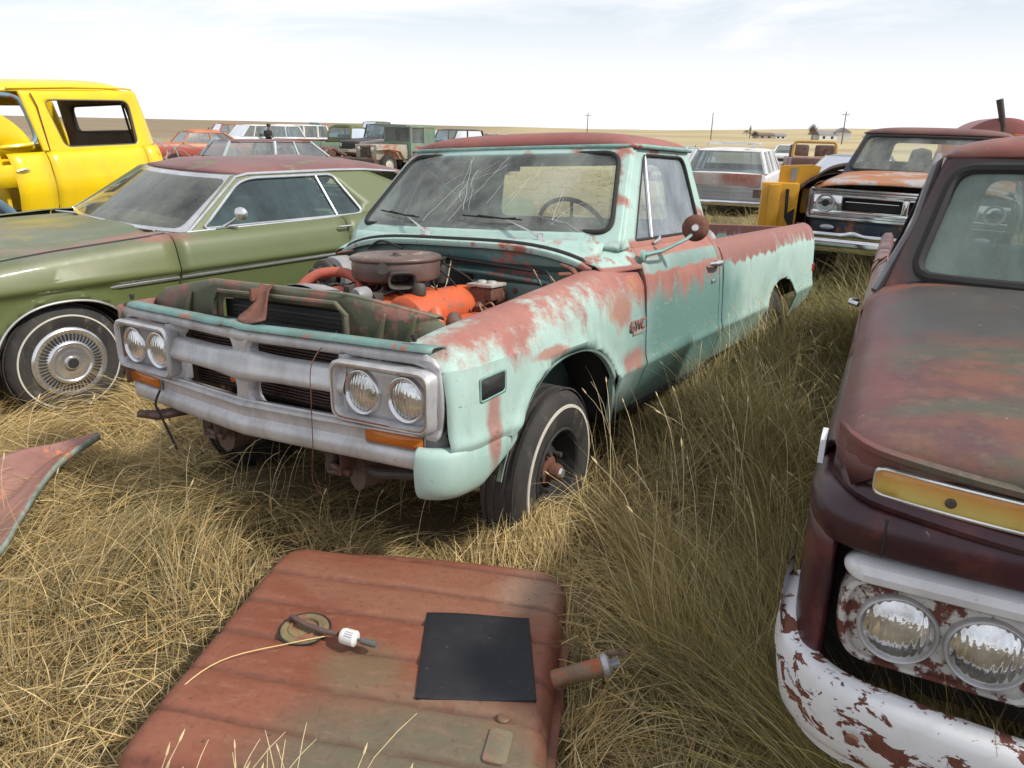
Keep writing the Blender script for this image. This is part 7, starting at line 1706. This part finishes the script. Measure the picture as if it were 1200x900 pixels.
def bare_tree(label, x, y, h, w, seed, dens=260, col=(.20, .16, .11)):
    o = thing('bare_tree', label, 'tree', 'leafless trees on the horizon', loc=(x, y, ghf(x, y) - .3)); r_ = random.Random(seed)
    MB().tube([(0, 0, 0), (.1, 0, h * .3), (0, .1, h * .55)], [h * .035, h * .028, h * .012], 8).build('trunk', plain('bark', (.12, .09, .07), .9), o)
    mb = MB()
    for k in range(dens):
        a = r_.uniform(0, math.tau); e = r_.uniform(-.1, 1.5); L_ = r_.uniform(.25, 1) ** .6
        c = Vector((math.cos(a) * math.cos(e) * w / 2 * L_, math.sin(a) * math.cos(e) * w / 2 * L_, h * .35 + math.sin(e) * h * .62 * L_)); s0 = c * .55 + Vector((0, 0, h * .15))
        mb.tube([s0, (s0 + c) / 2 + Vector((r_.uniform(-.2, .2), r_.uniform(-.2, .2), .1)), c], [.045 * h / 6, .03 * h / 6, .012 * h / 6], 4, cap=False)
    mb.build('crown', plain('twigs', col, .95), o)
bare_tree('round bare tree, tallest beside the farmhouse', 110.2, 297, 6.6, 5.0, 1, 420)
bare_tree('dark shrubby clump left of the brown shed', 89.5, 300, 3.4, 4.6, 2, 420, (.12, .10, .09))
bare_tree('small shrub right of the white barn', 134, 305, 3.2, 4.5, 3, 240)
bare_tree('distant dark tree on the hill behind the farm', 118, 410, 3.6, 6, 4, 200, (.13, .11, .09))
bare_tree('thin tall bare tree between sheds', 93.5, 320, 6.0, 1.6, 5, 90)
def pole(label, x, y, h, cross=True):
    o = thing('utility_pole', label, 'utility pole', 'utility poles crossing the fields', loc=(x, y, ghf(x, y) - .3))
    MB().tube([(0, 0, 0), (0, 0, h)], [.16, .11], 8).build('post', plain('weathered_pole', (.16, .13, .11), .9), o)
    if cross: MB().box((-.9, -.06, h - .8), (.9, .06, h - .65)).build('crossarm', plain('weathered_arm', (.16, .13, .11), .9), o)
pole('tall pole in front of the white barn', 76.5, 187, 7.6); pole('pole left of the farm above the white wagon', 53.6, 220, 7.4, False)
pole('slim pole above the mint pickup roof', 21.0, 240, 7.0); 
# fence posts at the field's edge
for i in range(5):
    x = 9 + i * 4.2; o = MB().tube([(0, 0, 0), (.02, 0, 1.25)], .045, 6).build('fence_post', M['grime'], None, label='thin leaning fence post at the field edge', cat='fence post', group='fence posts along the field edge'); o.location = (x, 58 + i * .3, ghf(x, 58)); o.rotation_euler = (R(random.uniform(-4, 4)), R(random.uniform(-5, 5)), 0)
make_grass('dry_grass', 230000, 1.0, 7.0, 1.0, 60, (.16, .50), .0024, 3)
make_grass('matted_grass', 170000, 1.0, 9.0, 1.0, 34, (.10, .30), .0028, 3)
make_grass('field_grass', 90000, 6.5, 45.0, 1.05, 40, (.22, .45), .004, 5)
# stalks with seed heads: a sprinkle on the right, a tuft before the tank, long straws over its corner
def stalks(name, pts, hmin, hmax, lean, seedn, head=.6):
    r_ = random.Random(seedn); mb = MB()
    for (x, y) in pts:
        h = r_.uniform(hmin, hmax); a = lean + r_.uniform(-1.1, 1.1); l = r_.uniform(.15, .65) * h; z0 = float(gh(x, y))
        p = [(x, y, z0), (x + math.cos(a) * l * .25, y + math.sin(a) * l * .25, z0 + h * .5), (x + math.cos(a) * l * .6, y + math.sin(a) * l * .6, z0 + h * .85), (x + math.cos(a) * l, y + math.sin(a) * l, z0 + h)]
        mb.tube(dense(p, 2), [.0011] * 6 + [.0007], 4, cap=False)
        if r_.random() < head:
            b = Vector(p[-1]); dd = (b - Vector(p[-2])).normalized(); k = r_.uniform(.6, 1.2); mb.tube([b, b + dd * .008 * k, b + dd * .02 * k, b + dd * .032 * k], [.0008, .0034 * k, .0028 * k, .0004], 5, cap=False)
    return mb.build(name, plain('straw_stalk', (.62, .50, .28), .7, var=.25, scale=30), None, kind='stuff')
rs = random.Random(21)
stalks('seed_stalks', [(.35 + rs.random() * 1.5, 1.9 + rs.random() * 3.2) for _ in range(260)], .30, .62, 2.3, 4)
stalks('seed_stalks', [(-2.6 + rs.random() * 2.4, 2.5 + rs.random() * 2.0) for _ in range(90)], .18, .40, .5, 5)
stalks('dry_stalks', [(-.62 + rs.gauss(0, .09), 1.17 + rs.gauss(0, .03)) for _ in range(22)] + [(-.42 + rs.gauss(0, .08), 1.16 + rs.gauss(0, .03)) for _ in range(12)], .27, .43, 1.2, 6, .35)
MB().tube(dense([(-.98, 1.50, .10), (-.90, 1.62, .19), (-.80, 1.74, .225), (-.62, 1.83, .222), (-.45, 1.90, .215)], 6), .0016, 5).build('long_straw', plain('golden_straw', (.70, .50, .22), .6), None, kind='stuff')

# broken flat straws and litter lying on top
n_ = 24000; u_ = rng.random(n_); Yb = 1.1 * (6.5 / 1.1) ** u_; Xb = (rng.random(n_) * 2 - 1) * (Yb + 1) * .78
tu_, tv_ = tank_box(Xb, Yb); kb = ~((np.abs(tu_) < .56) & (np.abs(tv_) < .58)) & ~in_truck(Xb, Yb)
Xb, Yb = Xb[kb], Yb[kb]; n_ = len(Xb); cb = STRAW[rng.integers(0, len(STRAW), n_)] * (.9 + .5 * rng.random(n_))[:, None]
lo_b = blades('broken_straw', np.stack([Xb, Yb], 1), rng.random(n_) * math.tau, .06 + .16 * rng.random(n_), (.0018 + .0035 * rng.random(n_) ** 2) * (.7 + .12 * Yb), rng.uniform(-.2, .5, n_), rng.uniform(0, .8, n_), np.clip(cb, 0, .8), 3, .25)
lo_b.location = (0, 0, .07)
